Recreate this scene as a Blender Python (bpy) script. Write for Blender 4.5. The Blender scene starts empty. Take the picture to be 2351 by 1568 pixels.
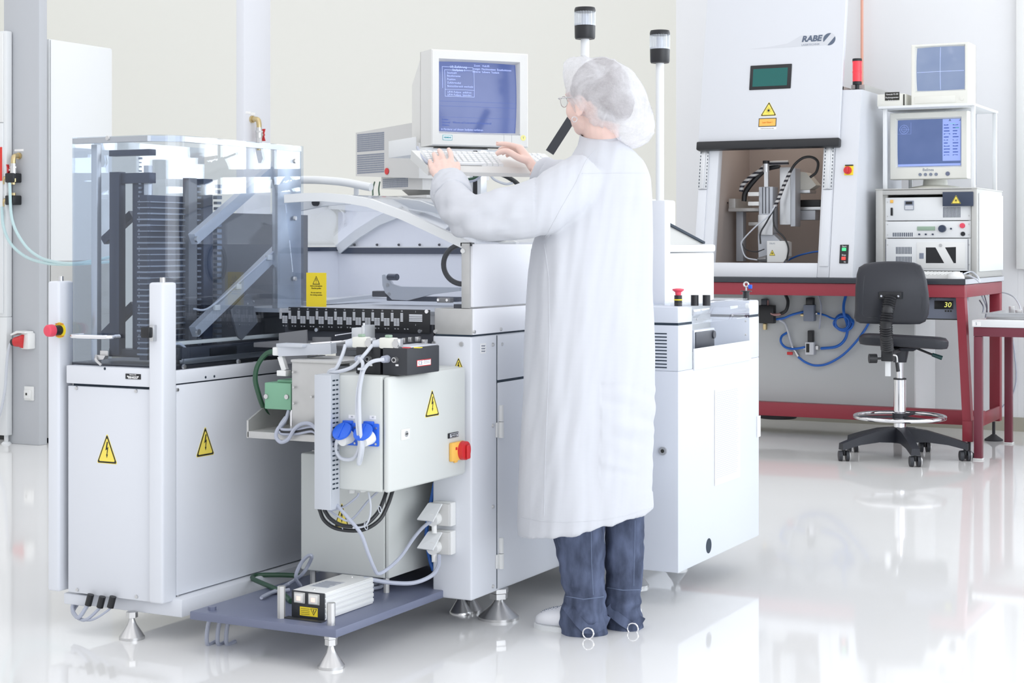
import bpy, bmesh, math, random
from mathutils import Matrix, Vector, noise
random.seed(7)
SC = bpy.context.scene
COL = SC.collection
# ---------------------------------------------------------------- camera
# world axes follow the machines: x to the right side of the line, y along it, z up
F, CX, HV, CAMH = 3850.0, 1175.5, 561.0, 1.14
TH = math.atan(1995 / 3850.0)
FW = Vector((-math.sin(TH), math.cos(TH), 0)); RT = Vector((math.cos(TH), math.sin(TH), 0))
cam_d = bpy.data.cameras.new('camera'); cam = bpy.data.objects.new('camera', cam_d); COL.objects.link(cam)
cam.location = (0, 0, CAMH); cam.rotation_euler = (math.pi / 2, 0, TH)
cam_d.sensor_width = 36; cam_d.lens = F / 2351 * 36; cam_d.shift_y = -(784 - HV) / 2351
cam_d.clip_start = 0.05; cam_d.clip_end = 100
SC.camera = cam
# ---------------------------------------------------------------- world, lights, exposure
SC.view_settings.view_transform = 'Standard'; SC.view_settings.look = 'None'
SC.view_settings.exposure = 0.0; SC.view_settings.gamma = 1.0
SC.view_settings.use_curve_mapping = False
w = bpy.data.worlds.new('world'); SC.world = w; w.use_nodes = True
bg = w.node_tree.nodes['Background']; bg.inputs[0].default_value = (0.95, 0.962, 1.0, 1); bg.inputs[1].default_value = 1.07
def area(name, loc, rot, sx, sy, power, col=(1, 1, 1)):
    d = bpy.data.lights.new(name, 'AREA'); d.shape = 'RECTANGLE'; d.size = sx; d.size_y = sy; d.energy = power; d.color = col
    o = bpy.data.objects.new(name, d); COL.objects.link(o); o.location = loc; o.rotation_euler = rot
    return o
# daylight through the row of windows in the right wall and through the window in the back wall
area('daylight_right_near', (3.35, .6, 1.9), (0, math.radians(90), 0), 3.0, 7.0, 104, (0.90, 0.93, 1.0))
area('daylight_right_far', (3.35, 7.4, 2.1), (0, math.radians(90), 0), 2.6, 6.0, 16, (0.84, 0.89, 1.0))
area('ceiling_lamps', (-2.5, 5.0, 3.88), (0, 0, 0), 9.0, 9.0, 48, (1.0, .98, .97))
SC.cycles.transparent_max_bounces = 32
SC.cycles.max_bounces = 10

# ---------------------------------------------------------------- measuring helpers: a pixel's ray met with a real plane
def _ray(u, v):
    k = (u - CX) / F
    return FW.x + RT.x * k, FW.y + RT.y * k, (HV - v) / F
def onx(u, v, x):
    d = _ray(u, v); t = x / d[0]; return Vector((x, d[1] * t, CAMH + d[2] * t))
def ony(u, v, y):
    d = _ray(u, v); t = y / d[1]; return Vector((d[0] * t, y, CAMH + d[2] * t))
def onz(u, v, z):
    d = _ray(u, v); t = (z - CAMH) / d[2]; return Vector((d[0] * t, d[1] * t, z))
def ond(u, v, D):
    d = _ray(u, v); return Vector((d[0] * D, d[1] * D, CAMH + d[2] * D))
def qa(u, v, y):
    p = ony(u, v, y); return (p.x, p.z)
def qb(u, v, x):
    p = onx(u, v, x); return (p.y, p.z)
def FA(y): return Matrix(((1, 0, 0, 0), (0, 0, -1, y), (0, 1, 0, 0), (0, 0, 0, 1)))       # plane facing -y: local x = x, y = z, z out
def FB(x): return Matrix(((0, 0, 1, x), (1, 0, 0, 0), (0, 1, 0, 0), (0, 0, 0, 1)))        # plane facing +x: local x = y, y = z, z out
def frame(o, yaw, pitch=0.0):
    """upright frame at o; at yaw 0 it faces -y; pitch leans it back"""
    return Matrix.Translation(o) @ Matrix.Rotation(yaw, 4, 'Z') @ Matrix.Rotation(math.pi / 2 - pitch, 4, 'X')

# ---------------------------------------------------------------- materials
def mat(name, col, rough=0.5, metal=0.0, spec=0.5, bump=0.0, bscale=200.0, var=0.0, vscale=3.0, coat=0.0, emit=None, es=1.0, stretch=None):
    m = bpy.data.materials.new(name); m.use_nodes = True; nt = m.node_tree; b = nt.nodes['Principled BSDF']
    b.inputs['Base Color'].default_value = (*col, 1); b.inputs['Roughness'].default_value = rough; b.inputs['Metallic'].default_value = metal
    b.inputs['Specular IOR Level'].default_value = spec; b.inputs['Coat Weight'].default_value = coat
    if emit: b.inputs['Emission Color'].default_value = (*emit, 1); b.inputs['Emission Strength'].default_value = es
    if bump or var:
        tc = nt.nodes.new('ShaderNodeTexCoord'); src = tc.outputs['Object']
        if stretch:
            mp = nt.nodes.new('ShaderNodeMapping'); mp.inputs['Scale'].default_value = stretch; nt.links.new(src, mp.inputs[0]); src = mp.outputs[0]
    if bump:
        n = nt.nodes.new('ShaderNodeTexNoise'); n.inputs['Scale'].default_value = bscale; n.inputs['Detail'].default_value = 2; nt.links.new(src, n.inputs['Vector'])
        bp = nt.nodes.new('ShaderNodeBump'); bp.inputs['Strength'].default_value = bump; bp.inputs['Distance'].default_value = 0.001
        nt.links.new(n.outputs['Fac'], bp.inputs['Height']); nt.links.new(bp.outputs[0], b.inputs['Normal'])
    if var:
        n = nt.nodes.new('ShaderNodeTexNoise'); n.inputs['Scale'].default_value = vscale; n.inputs['Detail'].default_value = 4; nt.links.new(src, n.inputs['Vector'])
        mx = nt.nodes.new('ShaderNodeMix'); mx.data_type = 'RGBA'
        mx.inputs['A'].default_value = (*[c * (1 - var) for c in col], 1); mx.inputs['B'].default_value = (*[min(1, c * (1 + var)) for c in col], 1)
        r_ = nt.nodes.new('ShaderNodeMapRange'); r_.inputs['From Min'].default_value = .32; r_.inputs['From Max'].default_value = .68; nt.links.new(n.outputs['Fac'], r_.inputs['Value']); nt.links.new(r_.outputs[0], mx.inputs['Factor']); nt.links.new(mx.outputs['Result'], b.inputs['Base Color'])
    return m
def clear(name, tint, gloss=1.0, ior=1.45, rough=0.0, veil=0.0, veilcol=(.8, .85, .9)):
    m = bpy.data.materials.new(name); m.use_nodes = True; nt = m.node_tree; nt.nodes.remove(nt.nodes['Principled BSDF']); out = nt.nodes['Material Output']
    t = nt.nodes.new('ShaderNodeBsdfTransparent'); t.inputs[0].default_value = (*tint, 1)
    g = nt.nodes.new('ShaderNodeBsdfGlossy'); g.inputs['Roughness'].default_value = rough; g.inputs[0].default_value = (gloss, gloss, gloss, 1)
    f = nt.nodes.new('ShaderNodeFresnel'); geo = nt.nodes.new('ShaderNodeNewGeometry'); im = nt.nodes.new('ShaderNodeMix'); im.data_type = 'FLOAT'
    im.inputs['A'].default_value = ior; im.inputs['B'].default_value = 1 / ior; nt.links.new(geo.outputs['Backfacing'], im.inputs['Factor']); nt.links.new(im.outputs['Result'], f.inputs[0])   # same reflectance from both sides of a thin sheet
    mx = nt.nodes.new('ShaderNodeMixShader'); nt.links.new(f.outputs[0], mx.inputs[0]); nt.links.new(t.outputs[0], mx.inputs[1]); nt.links.new(g.outputs[0], mx.inputs[2])
    last = mx
    if veil:
        d = nt.nodes.new('ShaderNodeBsdfTranslucent'); d.inputs[0].default_value = (*veilcol, 1)
        d2 = nt.nodes.new('ShaderNodeBsdfDiffuse'); d2.inputs[0].default_value = (*veilcol, 1)
        a = nt.nodes.new('ShaderNodeMixShader'); a.inputs[0].default_value = .5; nt.links.new(d.outputs[0], a.inputs[1]); nt.links.new(d2.outputs[0], a.inputs[2])
        m2 = nt.nodes.new('ShaderNodeMixShader'); m2.inputs[0].default_value = veil; nt.links.new(mx.outputs[0], m2.inputs[1]); nt.links.new(a.outputs[0], m2.inputs[2]); last = m2
    nt.links.new(last.outputs[0], out.inputs[0])
    return m
M = {}
M['paint'] = mat('powder_coat_white', (.725, .75, .80), .42, bump=.05, bscale=600)
M['paint2'] = mat('powder_coat_white_door', (.715, .74, .79), .45, bump=.05, bscale=600)
M['pillar2'] = mat('pale_pillar_paint', (.74, .755, .80), .5)
M['paint3'] = mat('cabinet_white', (.64, .675, .745), .45, bump=.05, bscale=600)
M['bright'] = mat('brightened_white', (.88, .89, .93), .4)  # white lifted to make up for the operator's shade on hood side and band
M['sky'] = mat('bright_daylit_pane', (.9, .95, 1), .3, emit=(.90, .95, 1.0), es=9.0)
M['boxpaint'] = mat('box_paint_grey_green', (.64, .665, .645), .45, bump=.05, bscale=500)
M['cream'] = mat('cream_plastic', (.78, .78, .72), .5)
M['beige'] = mat('beige_plastic', (.72, .72, .70), .5, bump=.05, bscale=900)
M['beige_dark'] = mat('beige_plastic_back', (.60, .60, .59), .55)
M['white'] = mat('white_plastic', (.80, .81, .80), .4)
M['offwhite'] = mat('white_enamel', (.78, .80, .81), .45)
M['black'] = mat('black_plastic', (.012, .013, .016), .4)
M['dark'] = mat('dark_metal', (.06, .065, .08), .45, .3)
M['darkgrey'] = mat('dark_grey_plastic', (.028, .031, .038), .5)
M['gap'] = mat('shadow_gap_black', (.015, .03, .05), .7)
M['rack'] = mat('blue_black_anodised', (.045, .06, .10), .35, .3)
M['rackslat'] = mat('magazine_slat', (.30, .34, .40), .35, .5)
M['steel'] = mat('brushed_steel', (.56, .57, .58), .32, .9, bump=.15, bscale=60, stretch=(1, 1, 30))
M['sheet'] = mat('sheet_metal', (.55, .55, .54), .45, .55, var=.04, vscale=20)
M['sheetgrey'] = mat('grey_sheet_panel', (.52, .52, .50), .45, .25)
M['plate'] = mat('grey_brown_plate', (.20, .205, .22), .5, .25)
M['alu'] = mat('aluminium', (.68, .70, .72), .35, .75)
M['aluw'] = mat('anodised_aluminium', (.56, .59, .64), .45, .3)
M['chrome'] = mat('chrome', (.80, .80, .82), .08, 1.0)
M['zinc'] = mat('zinc_plated', (.62, .62, .62), .3, .9)
M['brass'] = mat('brass', (.62, .50, .28), .3, .9)
M['copper'] = mat('copper_pipe', (.80, .42, .32), .5, .2)
M['slate'] = mat('slate_blue_paint', (.155, .175, .26), .35)
M['green'] = mat('green_paint', (.20, .42, .28), .5)
M['hosegreen'] = mat('green_hose', (.03, .09, .05), .4)
M['cable'] = mat('grey_cable', (.42, .45, .54), .45)
M['cablew'] = mat('white_cable', (.60, .63, .69), .45)
M['cableblk'] = mat('black_cable', (.025, .027, .03), .45)
M['bluehose'] = mat('blue_hose', (.02, .14, .55), .35)
M['tealhose'] = mat('pale_teal_hose', (.52, .70, .72), .3)
M['blue'] = mat('blue_socket_plastic', (.02, .13, .72), .4)
M['red'] = mat('red_plastic', (.62, .03, .035), .4)
M['redsign'] = mat('red_panel', (.75, .04, .03), .6)
M['pink'] = mat('emergency_red', (.78, .07, .12), .45)
M['yellow'] = mat('yellow_sticker', (.90, .70, .03), .5)
M['warn'] = mat('warning_yellow', (.92, .75, .12), .5)
M['orange'] = mat('orange_yellow_plastic', (.88, .50, .10), .45)
M['ink'] = mat('black_ink', (.02, .02, .015), .6)
M['inkgrey'] = mat('grey_ink', (.22, .25, .32), .6)
M['paper'] = mat('paper', (.88, .88, .88), .7)
M['silver'] = mat('silver_mark', (.62, .64, .68), .4, .3)
M['bench_red'] = mat('dark_red_paint', (.28, .028, .045), .4)
M['tbl_red'] = mat('wine_red_paint', (.17, .03, .05), .4)
M['worktop'] = mat('black_worktop', (.03, .035, .045), .3)
M['lasergrey'] = mat('laser_cabinet_white', (.68, .70, .74), .45)
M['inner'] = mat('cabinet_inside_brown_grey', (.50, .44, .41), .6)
M['panelgrey'] = mat('grey_panel_under_bench', (.52, .54, .545), .5)
M['fabric_black'] = mat('black_polyurethane', (.016, .018, .026), .45, bump=.2, bscale=900)
M['rubber'] = mat('rubber', (.03, .03, .035), .6)
M['skin'] = mat('skin', (.82, .60, .53), .5, spec=.4, var=.05, vscale=25)
M['hair'] = mat('greyish_hair', (.34, .31, .31), .8)
M['coat'] = mat('white_coat_fabric', (.80, .83, .87), .85, spec=.2)
M['denim'] = mat('denim', (.090, .110, .175), .85, spec=.1, var=.42, vscale=28, bump=.5, bscale=900, stretch=(1, 1, .35))
M['denimseam'] = mat('denim_seam', (.16, .20, .30), .85, spec=.1)
M['plexi'] = clear('clear_plexiglass', (.86, .89, .93), 1.0, 1.47)
M['plexi2'] = clear('clear_polycarbonate', (.97, .98, 1.0), 1.0, 1.3)
M['lens'] = clear('clear_lamp_lens', (.93, .94, .96), 1.0, 1.45, veil=.35)
M['glass'] = clear('spectacle_glass', (.96, .97, .98), 1.0, 1.3)
M['redlens'] = mat('red_lens', (.85, .05, .07), .25, emit=(.9, .08, .1), es=.25)
M['greenglass'] = mat('green_laser_glass', (.0, .11, .10), .08)
M['lamp_pink'] = mat('rocker_lit', (.9, .6, .55), .3, emit=(1, .55, .45), es=.7)
M['led'] = mat('yellow_digits', (.5, .5, .1), .4, emit=(.85, .85, .2), es=1.0)
M['ledgreen'] = mat('lit_green_button', (.05, .6, .2), .4, emit=(.1, .8, .35), es=.6)
M['ledred'] = mat('lit_red_button', (.75, .06, .05), .4, emit=(.9, .1, .08), es=.3)
M['lcd'] = mat('green_lcd', (.30, .42, .32), .3)
M['scr_frame'] = mat('crt_edge', (.05, .07, .16), .3)
def screen_mat(name, base, band):
    m = bpy.data.materials.new(name); m.use_nodes = True; nt = m.node_tree; b = nt.nodes['Principled BSDF']
    b.inputs['Base Color'].default_value = (.02, .025, .05, 1); b.inputs['Roughness'].default_value = .12
    tc = nt.nodes.new('ShaderNodeTexCoord'); n = nt.nodes.new('ShaderNodeTexNoise'); n.inputs['Scale'].default_value = 6; nt.links.new(tc.outputs['Object'], n.inputs['Vector'])
    mx = nt.nodes.new('ShaderNodeMix'); mx.data_type = 'RGBA'; mx.inputs['A'].default_value = (*base, 1); mx.inputs['B'].default_value = (*band, 1)
    nt.links.new(n.outputs['Fac'], mx.inputs['Factor']); nt.links.new(mx.outputs['Result'], b.inputs['Emission Color']); b.inputs['Emission Strength'].default_value = 1.42
    return m
M['scr1'] = screen_mat('crt_blue', (.045, .070, .205), (.095, .13, .31))
M['scr2'] = screen_mat('crt_slate_blue', (.045, .080, .195), (.085, .125, .27))
M['scr3'] = screen_mat('crt_grey_blue', (.13, .18, .30), (.22, .27, .38))
M['scrtext'] = mat('screen_text', (.3, .35, .6), .4, emit=(.45, .55, .95), es=.8)
M['scrtextd'] = mat('screen_text_dim', (.05, .08, .25), .4, emit=(.03, .07, .30), es=.8)
M['scrbar'] = mat('screen_panel', (.2, .25, .5), .4, emit=(.22, .30, .62), es=.8)
M['scrgreen'] = mat('screen_green', (.1, .4, .3), .4, emit=(.10, .45, .40), es=.8)
def floor_mat():
    m = mat('epoxy_floor', (.83, .83, .82), .13, spec=.5, var=.03, vscale=.6)
    nt = m.node_tree; b = nt.nodes['Principled BSDF']
    n = nt.nodes.new('ShaderNodeTexNoise'); n.inputs['Scale'].default_value = 1.3; n.inputs['Detail'].default_value = 3
    tc = nt.nodes.new('ShaderNodeTexCoord'); nt.links.new(tc.outputs['Object'], n.inputs['Vector'])
    r = nt.nodes.new('ShaderNodeMapRange'); r.inputs['To Min'].default_value = .025; r.inputs['To Max'].default_value = .085
    nt.links.new(n.outputs['Fac'], r.inputs['Value']); nt.links.new(r.outputs[0], b.inputs['Roughness'])
    return m
M['floor'] = floor_mat()
M['wall_cream'] = mat('cream_wall_paint', (.89, .89, .84), .9, bump=.1, bscale=150)
M['wall_white'] = mat('white_wall_paint', (.85, .86, .875), .9, bump=.1, bscale=150)
M['skirting'] = mat('beige_skirting', (.42, .40, .33), .6)
M['pillar'] = mat('light_grey_pillar_paint', (.50, .52, .55), .5)
M['strip'] = mat('lamp_diffuser', (.9, .9, .9), .4, emit=(1, .98, .95), es=5.0)
M['daylight'] = mat('daylit_pane', (.9, .95, 1), .3, emit=(.92, .96, 1.0), es=1.6)

# ---------------------------------------------------------------- mesh builder
class MB:
    def __init__(s): s.bm = bmesh.new(); s.M = Matrix.Identity(4); s.mi = 0; s.k = 0
    def _fin(s, vs, fs):
        for v in vs: v.co = s.M @ v.co
        for f in fs: f.material_index = s.mi; f.smooth = True
    def box(s, x0, x1, y0, y1, z0, z1, bev=0.0, seg=2):
        if x0 > x1: x0, x1 = x1, x0
        if y0 > y1: y0, y1 = y1, y0
        if z0 > z1: z0, z1 = z1, z0
        e = (s.k % 9) * .00017; s.k += 1                         # no two boxes of a mesh share a plane exactly
        if min(x1 - x0, y1 - y0, z1 - z0) > .004: x0 += e; x1 -= e; y0 += e; y1 -= e; z0 += e; z1 -= e
        t = bmesh.new(); bmesh.ops.create_cube(t, size=1)
        for v in t.verts: v.co = ((x0 + x1) / 2 + v.co.x * (x1 - x0), (y0 + y1) / 2 + v.co.y * (y1 - y0), (z0 + z1) / 2 + v.co.z * (z1 - z0))
        if bev:
            bev = min(bev, .45 * min(x1 - x0, y1 - y0, z1 - z0))
            bmesh.ops.bevel(t, geom=list(t.edges), offset=bev, segments=seg, profile=.5, affect='EDGES')
        s.merge(t)
    def merge(s, t):
        mp = {}
        for v in t.verts: mp[v.index if False else v] = s.bm.verts.new(s.M @ v.co)
        for f in t.faces:
            try: g = s.bm.faces.new([mp[v] for v in f.verts]); g.material_index = s.mi; g.smooth = True
            except ValueError: pass
        t.free()
    def cyl(s, p0, p1, r, r2=None, n=20, cap=True):
        p0 = Vector(p0); p1 = Vector(p1); r2 = r if r2 is None else r2
        ax = (p1 - p0).normalized(); a = ax.orthogonal().normalized(); b = ax.cross(a)
        v0 = []; v1 = []
        for i in range(n):
            t = 2 * math.pi * i / n; d = a * math.cos(t) + b * math.sin(t)
            v0.append(s.bm.verts.new(s.M @ (p0 + d * r))); v1.append(s.bm.verts.new(s.M @ (p1 + d * r2)))
        fs = [s.bm.faces.new((v0[i], v0[(i + 1) % n], v1[(i + 1) % n], v1[i])) for i in range(n)]
        if cap: fs += [s.bm.faces.new(v0[::-1]), s.bm.faces.new(v1)]
        for f in fs: f.material_index = s.mi; f.smooth = True
    def prism(s, poly, axis, a0, a1):
        """poly in the two other axes (x: y,z; y: x,z; z: x,y)"""
        def P(p, a):
            return Vector((a, p[0], p[1])) if axis == 'x' else Vector((p[0], a, p[1])) if axis == 'y' else Vector((p[0], p[1], a))
        v0 = [s.bm.verts.new(s.M @ P(p, a0)) for p in poly]; v1 = [s.bm.verts.new(s.M @ P(p, a1)) for p in poly]; n = len(poly)
        fs = [s.bm.faces.new((v0[i], v0[(i + 1) % n], v1[(i + 1) % n], v1[i])) for i in range(n)] + [s.bm.faces.new(v0[::-1]), s.bm.faces.new(v1)]
        for f in fs: f.material_index = s.mi; f.smooth = True
    def hexa(s, pts):
        """8 points: four of one end in order, then the four of the other"""
        v = [s.bm.verts.new(s.M @ Vector(p)) for p in pts]
        for q in ((3, 2, 1, 0), (4, 5, 6, 7), (0, 1, 5, 4), (1, 2, 6, 5), (2, 3, 7, 6), (3, 0, 4, 7)):
            f = s.bm.faces.new([v[i] for i in q]); f.material_index = s.mi; f.smooth = True
    def bar(s, p0, p1, w, h, up=(0, 0, 1)):
        p0 = Vector(p0); p1 = Vector(p1); d = (p1 - p0).normalized(); sx = d.cross(Vector(up)).normalized() * w / 2; uz = sx.cross(d).normalized() * h / 2
        s.hexa([p0 - sx - uz, p0 + sx - uz, p0 + sx + uz, p0 - sx + uz, p1 - sx - uz, p1 + sx - uz, p1 + sx + uz, p1 - sx + uz])
    def loft(s, rings, cap=True, closed=True):
        vs = [[s.bm.verts.new(s.M @ Vector(p)) for p in r] for r in rings]; fs = []
        n = len(rings[0])
        for a, b in zip(vs, vs[1:]):
            for i in range(n if closed else n - 1): fs.append(s.bm.faces.new((a[i], a[(i + 1) % n], b[(i + 1) % n], b[i])))
        if cap and closed: fs += [s.bm.faces.new(vs[0][::-1]), s.bm.faces.new(vs[-1])]
        for f in fs: f.material_index = s.mi; f.smooth = True
    def tube(s, pts, r, n=8, sub=6, rad=None, cap=True):
        pts = [Vector(p) for p in pts]; rs = rad or [r] * len(pts)
        q = []; qr = []
        if len(pts) > 2 and sub > 1:
            e = [pts[0] * 2 - pts[1]] + pts + [pts[-1] * 2 - pts[-2]]
            for i in range(len(pts) - 1):
                a, b, c, d = e[i:i + 4]
                for k in range(sub):
                    t = k / sub
                    q.append(.5 * ((2 * b) + (c - a) * t + (2 * a - 5 * b + 4 * c - d) * t * t + (3 * b - a - 3 * c + d) * t ** 3)); qr.append(rs[i] + (rs[i + 1] - rs[i]) * t)
            q.append(pts[-1]); qr.append(rs[-1])
        else: q, qr = pts, rs
        rings = []; nrm = None
        for i, p in enumerate(q):
            t = (q[min(i + 1, len(q) - 1)] - q[max(i - 1, 0)]).normalized()
            if nrm is None: nrm = t.orthogonal().normalized()
            nrm = (nrm - t * nrm.dot(t)).normalized(); b = t.cross(nrm)
            rings.append([p + (nrm * math.cos(2 * math.pi * k / n) + b * math.sin(2 * math.pi * k / n)) * qr[i] for k in range(n)])
        s.loft(rings, cap)
    def ring(s, c, R, r, nrm=(0, 0, 1), n=40, m=10, a0=0, a1=2 * math.pi):
        nrm = Vector(nrm).normalized(); a = nrm.orthogonal().normalized(); b = nrm.cross(a); c = Vector(c); full = abs(a1 - a0 - 2 * math.pi) < 1e-6
        rings = []
        for i in range(n + (0 if full else 1)):
            t = a0 + (a1 - a0) * i / n; d = a * math.cos(t) + b * math.sin(t)
            rings.append([c + d * (R + r * math.cos(2 * math.pi * k / m)) + nrm * r * math.sin(2 * math.pi * k / m) for k in range(m)])
        if full: rings.append(rings[0])
        s.loft(rings, not full)
        if full: bmesh.ops.remove_doubles(s.bm, verts=s.bm.verts, dist=1e-6)
    def lathe(s, prof, c=(0, 0, 0), n=28, axis='z'):
        rings = []
        for r, z in prof:
            ring = []
            for k in range(n):
                t = 2 * math.pi * k / n; x, y = r * math.cos(t), r * math.sin(t)
                ring.append(Vector(c) + (Vector((x, y, z)) if axis == 'z' else Vector((x, z, -y)) if axis == 'y' else Vector((z, x, y))))
            rings.append(ring)
        s.loft(rings)
    def ball(s, c, rx, ry=None, rz=None, u=20, v=12):
        ry = rx if ry is None else ry; rz = rx if rz is None else rz; t = bmesh.new(); bmesh.ops.create_uvsphere(t, u_segments=u, v_segments=v, radius=1)
        for p in t.verts: p.co = (c[0] + p.co.x * rx, c[1] + p.co.y * ry, c[2] + p.co.z * rz)
        s.merge(t)
    def text(s, st, size, x, y, z, align='CENTER', ex=.0003, bold=0.0, sx=1.0, shear=0.0):
        cu = bpy.data.curves.new('t', 'FONT'); cu.body = st; cu.size = size; cu.align_x = align; cu.align_y = 'CENTER'; cu.extrude = ex; cu.offset = bold; cu.resolution_u = 3; cu.shear = shear
        o = bpy.data.objects.new('t', cu); COL.objects.link(o); bpy.context.view_layer.update()
        me = bpy.data.meshes.new_from_object(o.evaluated_get(bpy.context.evaluated_depsgraph_get())); bpy.data.objects.remove(o); bpy.data.curves.remove(cu)
        t = bmesh.new(); t.from_mesh(me); bpy.data.meshes.remove(me)
        for v in t.verts: v.co = (x + v.co.x * sx, y + v.co.y, z + v.co.z + ex)
        s.merge(t)
    def build(s, name, mats, parent=None, sharp=35, label=None, kind=None):
        root = ORG.get(parent.name, Vector()) if parent else Vector()
        bmesh.ops.recalc_face_normals(s.bm, faces=s.bm.faces)
        for v in s.bm.verts: v.co -= root
        me = bpy.data.meshes.new(name); s.bm.to_mesh(me); s.bm.free()
        for m in (mats if isinstance(mats, (list, tuple)) else [mats]): me.materials.append(M[m] if isinstance(m, str) else m)
        me.set_sharp_from_angle(angle=math.radians(sharp))
        o = bpy.data.objects.new(name, me); COL.objects.link(o)
        if parent: o.parent = parent; ORG[o.name] = root
        if label: o['label'] = label
        if kind: o['kind'] = kind
        return o
ORG = {}
def thing(name, label, cat, loc, group=None):
    o = bpy.data.objects.new(name, None); COL.objects.link(o); o.location = loc; o.empty_display_size = .05
    o['label'] = label; o['category'] = cat
    if group: o['group'] = group
    ORG[o.name] = Vector(loc); return o
def tag(o, label, cat, group=None):
    o['label'] = label; o['category'] = cat
    if group: o['group'] = group
    return o
def part(parent, name, m, *boxes, bev=.0):
    b = MB()
    for q in boxes: b.box(*q, bev=bev)
    return b.build(name, m, parent)
_scr = {}
def screw(parent, p, axis, r=.006, m='zinc', name='screw'):
    """a domed screw head; axis 'A' faces -y, 'B' faces +x, 'U' up"""
    k = (axis, round(r, 4), m)
    if k not in _scr:
        b = MB(); b.M = FA(0) if axis == 'A' else FB(0) if axis == 'B' else Matrix.Identity(4)
        b.cyl((0, 0, -.002), (0, 0, r * .55), r, r * .8, 14); b.cyl((0, 0, r * .5), (0, 0, r * .6), r * .4, r * .4, 6)
        o = b.build(name, m); _scr[k] = o.data; bpy.data.objects.remove(o)
    o = bpy.data.objects.new(name, _scr[k]); COL.objects.link(o); o.parent = parent
    o.location = Vector(p) - ORG[parent.name]; ORG[o.name] = ORG[parent.name]
    return o
def bolt_sign(parent, fr, cx, cy, wd, ht, laser=False, name='warning_sticker'):
    """yellow triangle with a black border and a lightning bolt (or a beam burst)"""
    b = MB(); b.M = fr
    def tri(k, z0, z1):
        c = cy - ht / 6
        pts = [(cx - wd / 2 * k, c - ht / 3 * k), (cx + wd / 2 * k, c - ht / 3 * k), (cx, c + ht * 2 / 3 * k)]
        r = []
        for i, p in enumerate(pts):                                     # clipped corners
            a, d = pts[i - 1], pts[(i + 1) % 3]
            r.append((p[0] + (a[0] - p[0]) * .05, p[1] + (a[1] - p[1]) * .05)); r.append((p[0] + (d[0] - p[0]) * .05, p[1] + (d[1] - p[1]) * .05))
        b.prism(r, 'z', z0, z1)
    b.mi = 1; tri(1.06, -.0002, .0004); b.mi = 0; tri(1.0, 0, .0008); b.mi = 1; tri(.83, 0, .0012); b.mi = 0
    if laser:
        c = cy - ht * .12; b.cyl((cx, c, 0), (cx, c, .0018), wd * .075, n=14)
        for k in range(12):
            t = k * math.pi / 6 + .1; L = wd * (.24 if k % 2 else .19)
            b.hexa([(cx + math.cos(t) * wd * .1 - math.sin(t) * .0008, c + math.sin(t) * wd * .1 + math.cos(t) * .0008, .001), (cx + math.cos(t) * L, c + math.sin(t) * L, .001), (cx + math.cos(t) * L + .0003, c + math.sin(t) * L, .001), (cx + math.cos(t) * wd * .1 + math.sin(t) * .0008, c + math.sin(t) * wd * .1 - math.cos(t) * .0008, .001),
                    (cx + math.cos(t) * wd * .1 - math.sin(t) * .0008, c + math.sin(t) * wd * .1 + math.cos(t) * .0008, .0016), (cx + math.cos(t) * L, c + math.sin(t) * L, .0016), (cx + math.cos(t) * L + .0003, c + math.sin(t) * L, .0016), (cx + math.cos(t) * wd * .1 + math.sin(t) * .0008, c + math.sin(t) * wd * .1 - math.cos(t) * .0008, .0016)])
    else:
        def q(x, y): return (cx + x * wd, cy + y * ht)
        b.prism([q(.0, .24), q(.055, .24), q(.01, .02), q(.075, .07), q(.02, -.22), q(-.012, -.22), q(.015, -.02), q(-.07, -.06)], 'z', .001, .0017)
        b.prism([q(-.035, -.20), q(.05, -.20), q(.005, -.32)], 'z', .001, .0017)
    return b.build(name, ['ink', 'warn'], parent)
def foot(parent, x, y, top, r=.05, name='leg'):
    """threaded levelling foot with lock nuts"""
    b = MB(); b.lathe([(r, 0), (r, .008), (r * .94, .011), (r * .38, .042), (r * .26, .052), (r * .22, .058)], (x, y, .0), 30)
    b.cyl((x, y, .05), (x, y, top), r * .22, n=14)
    b.cyl((x, y, .062), (x, y, .078), r * .46, n=6)
    if top > .085: b.cyl((x, y, top - .013), (x, y, top), r * .5, n=6)
    return b.build(name, 'zinc', parent)
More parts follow.
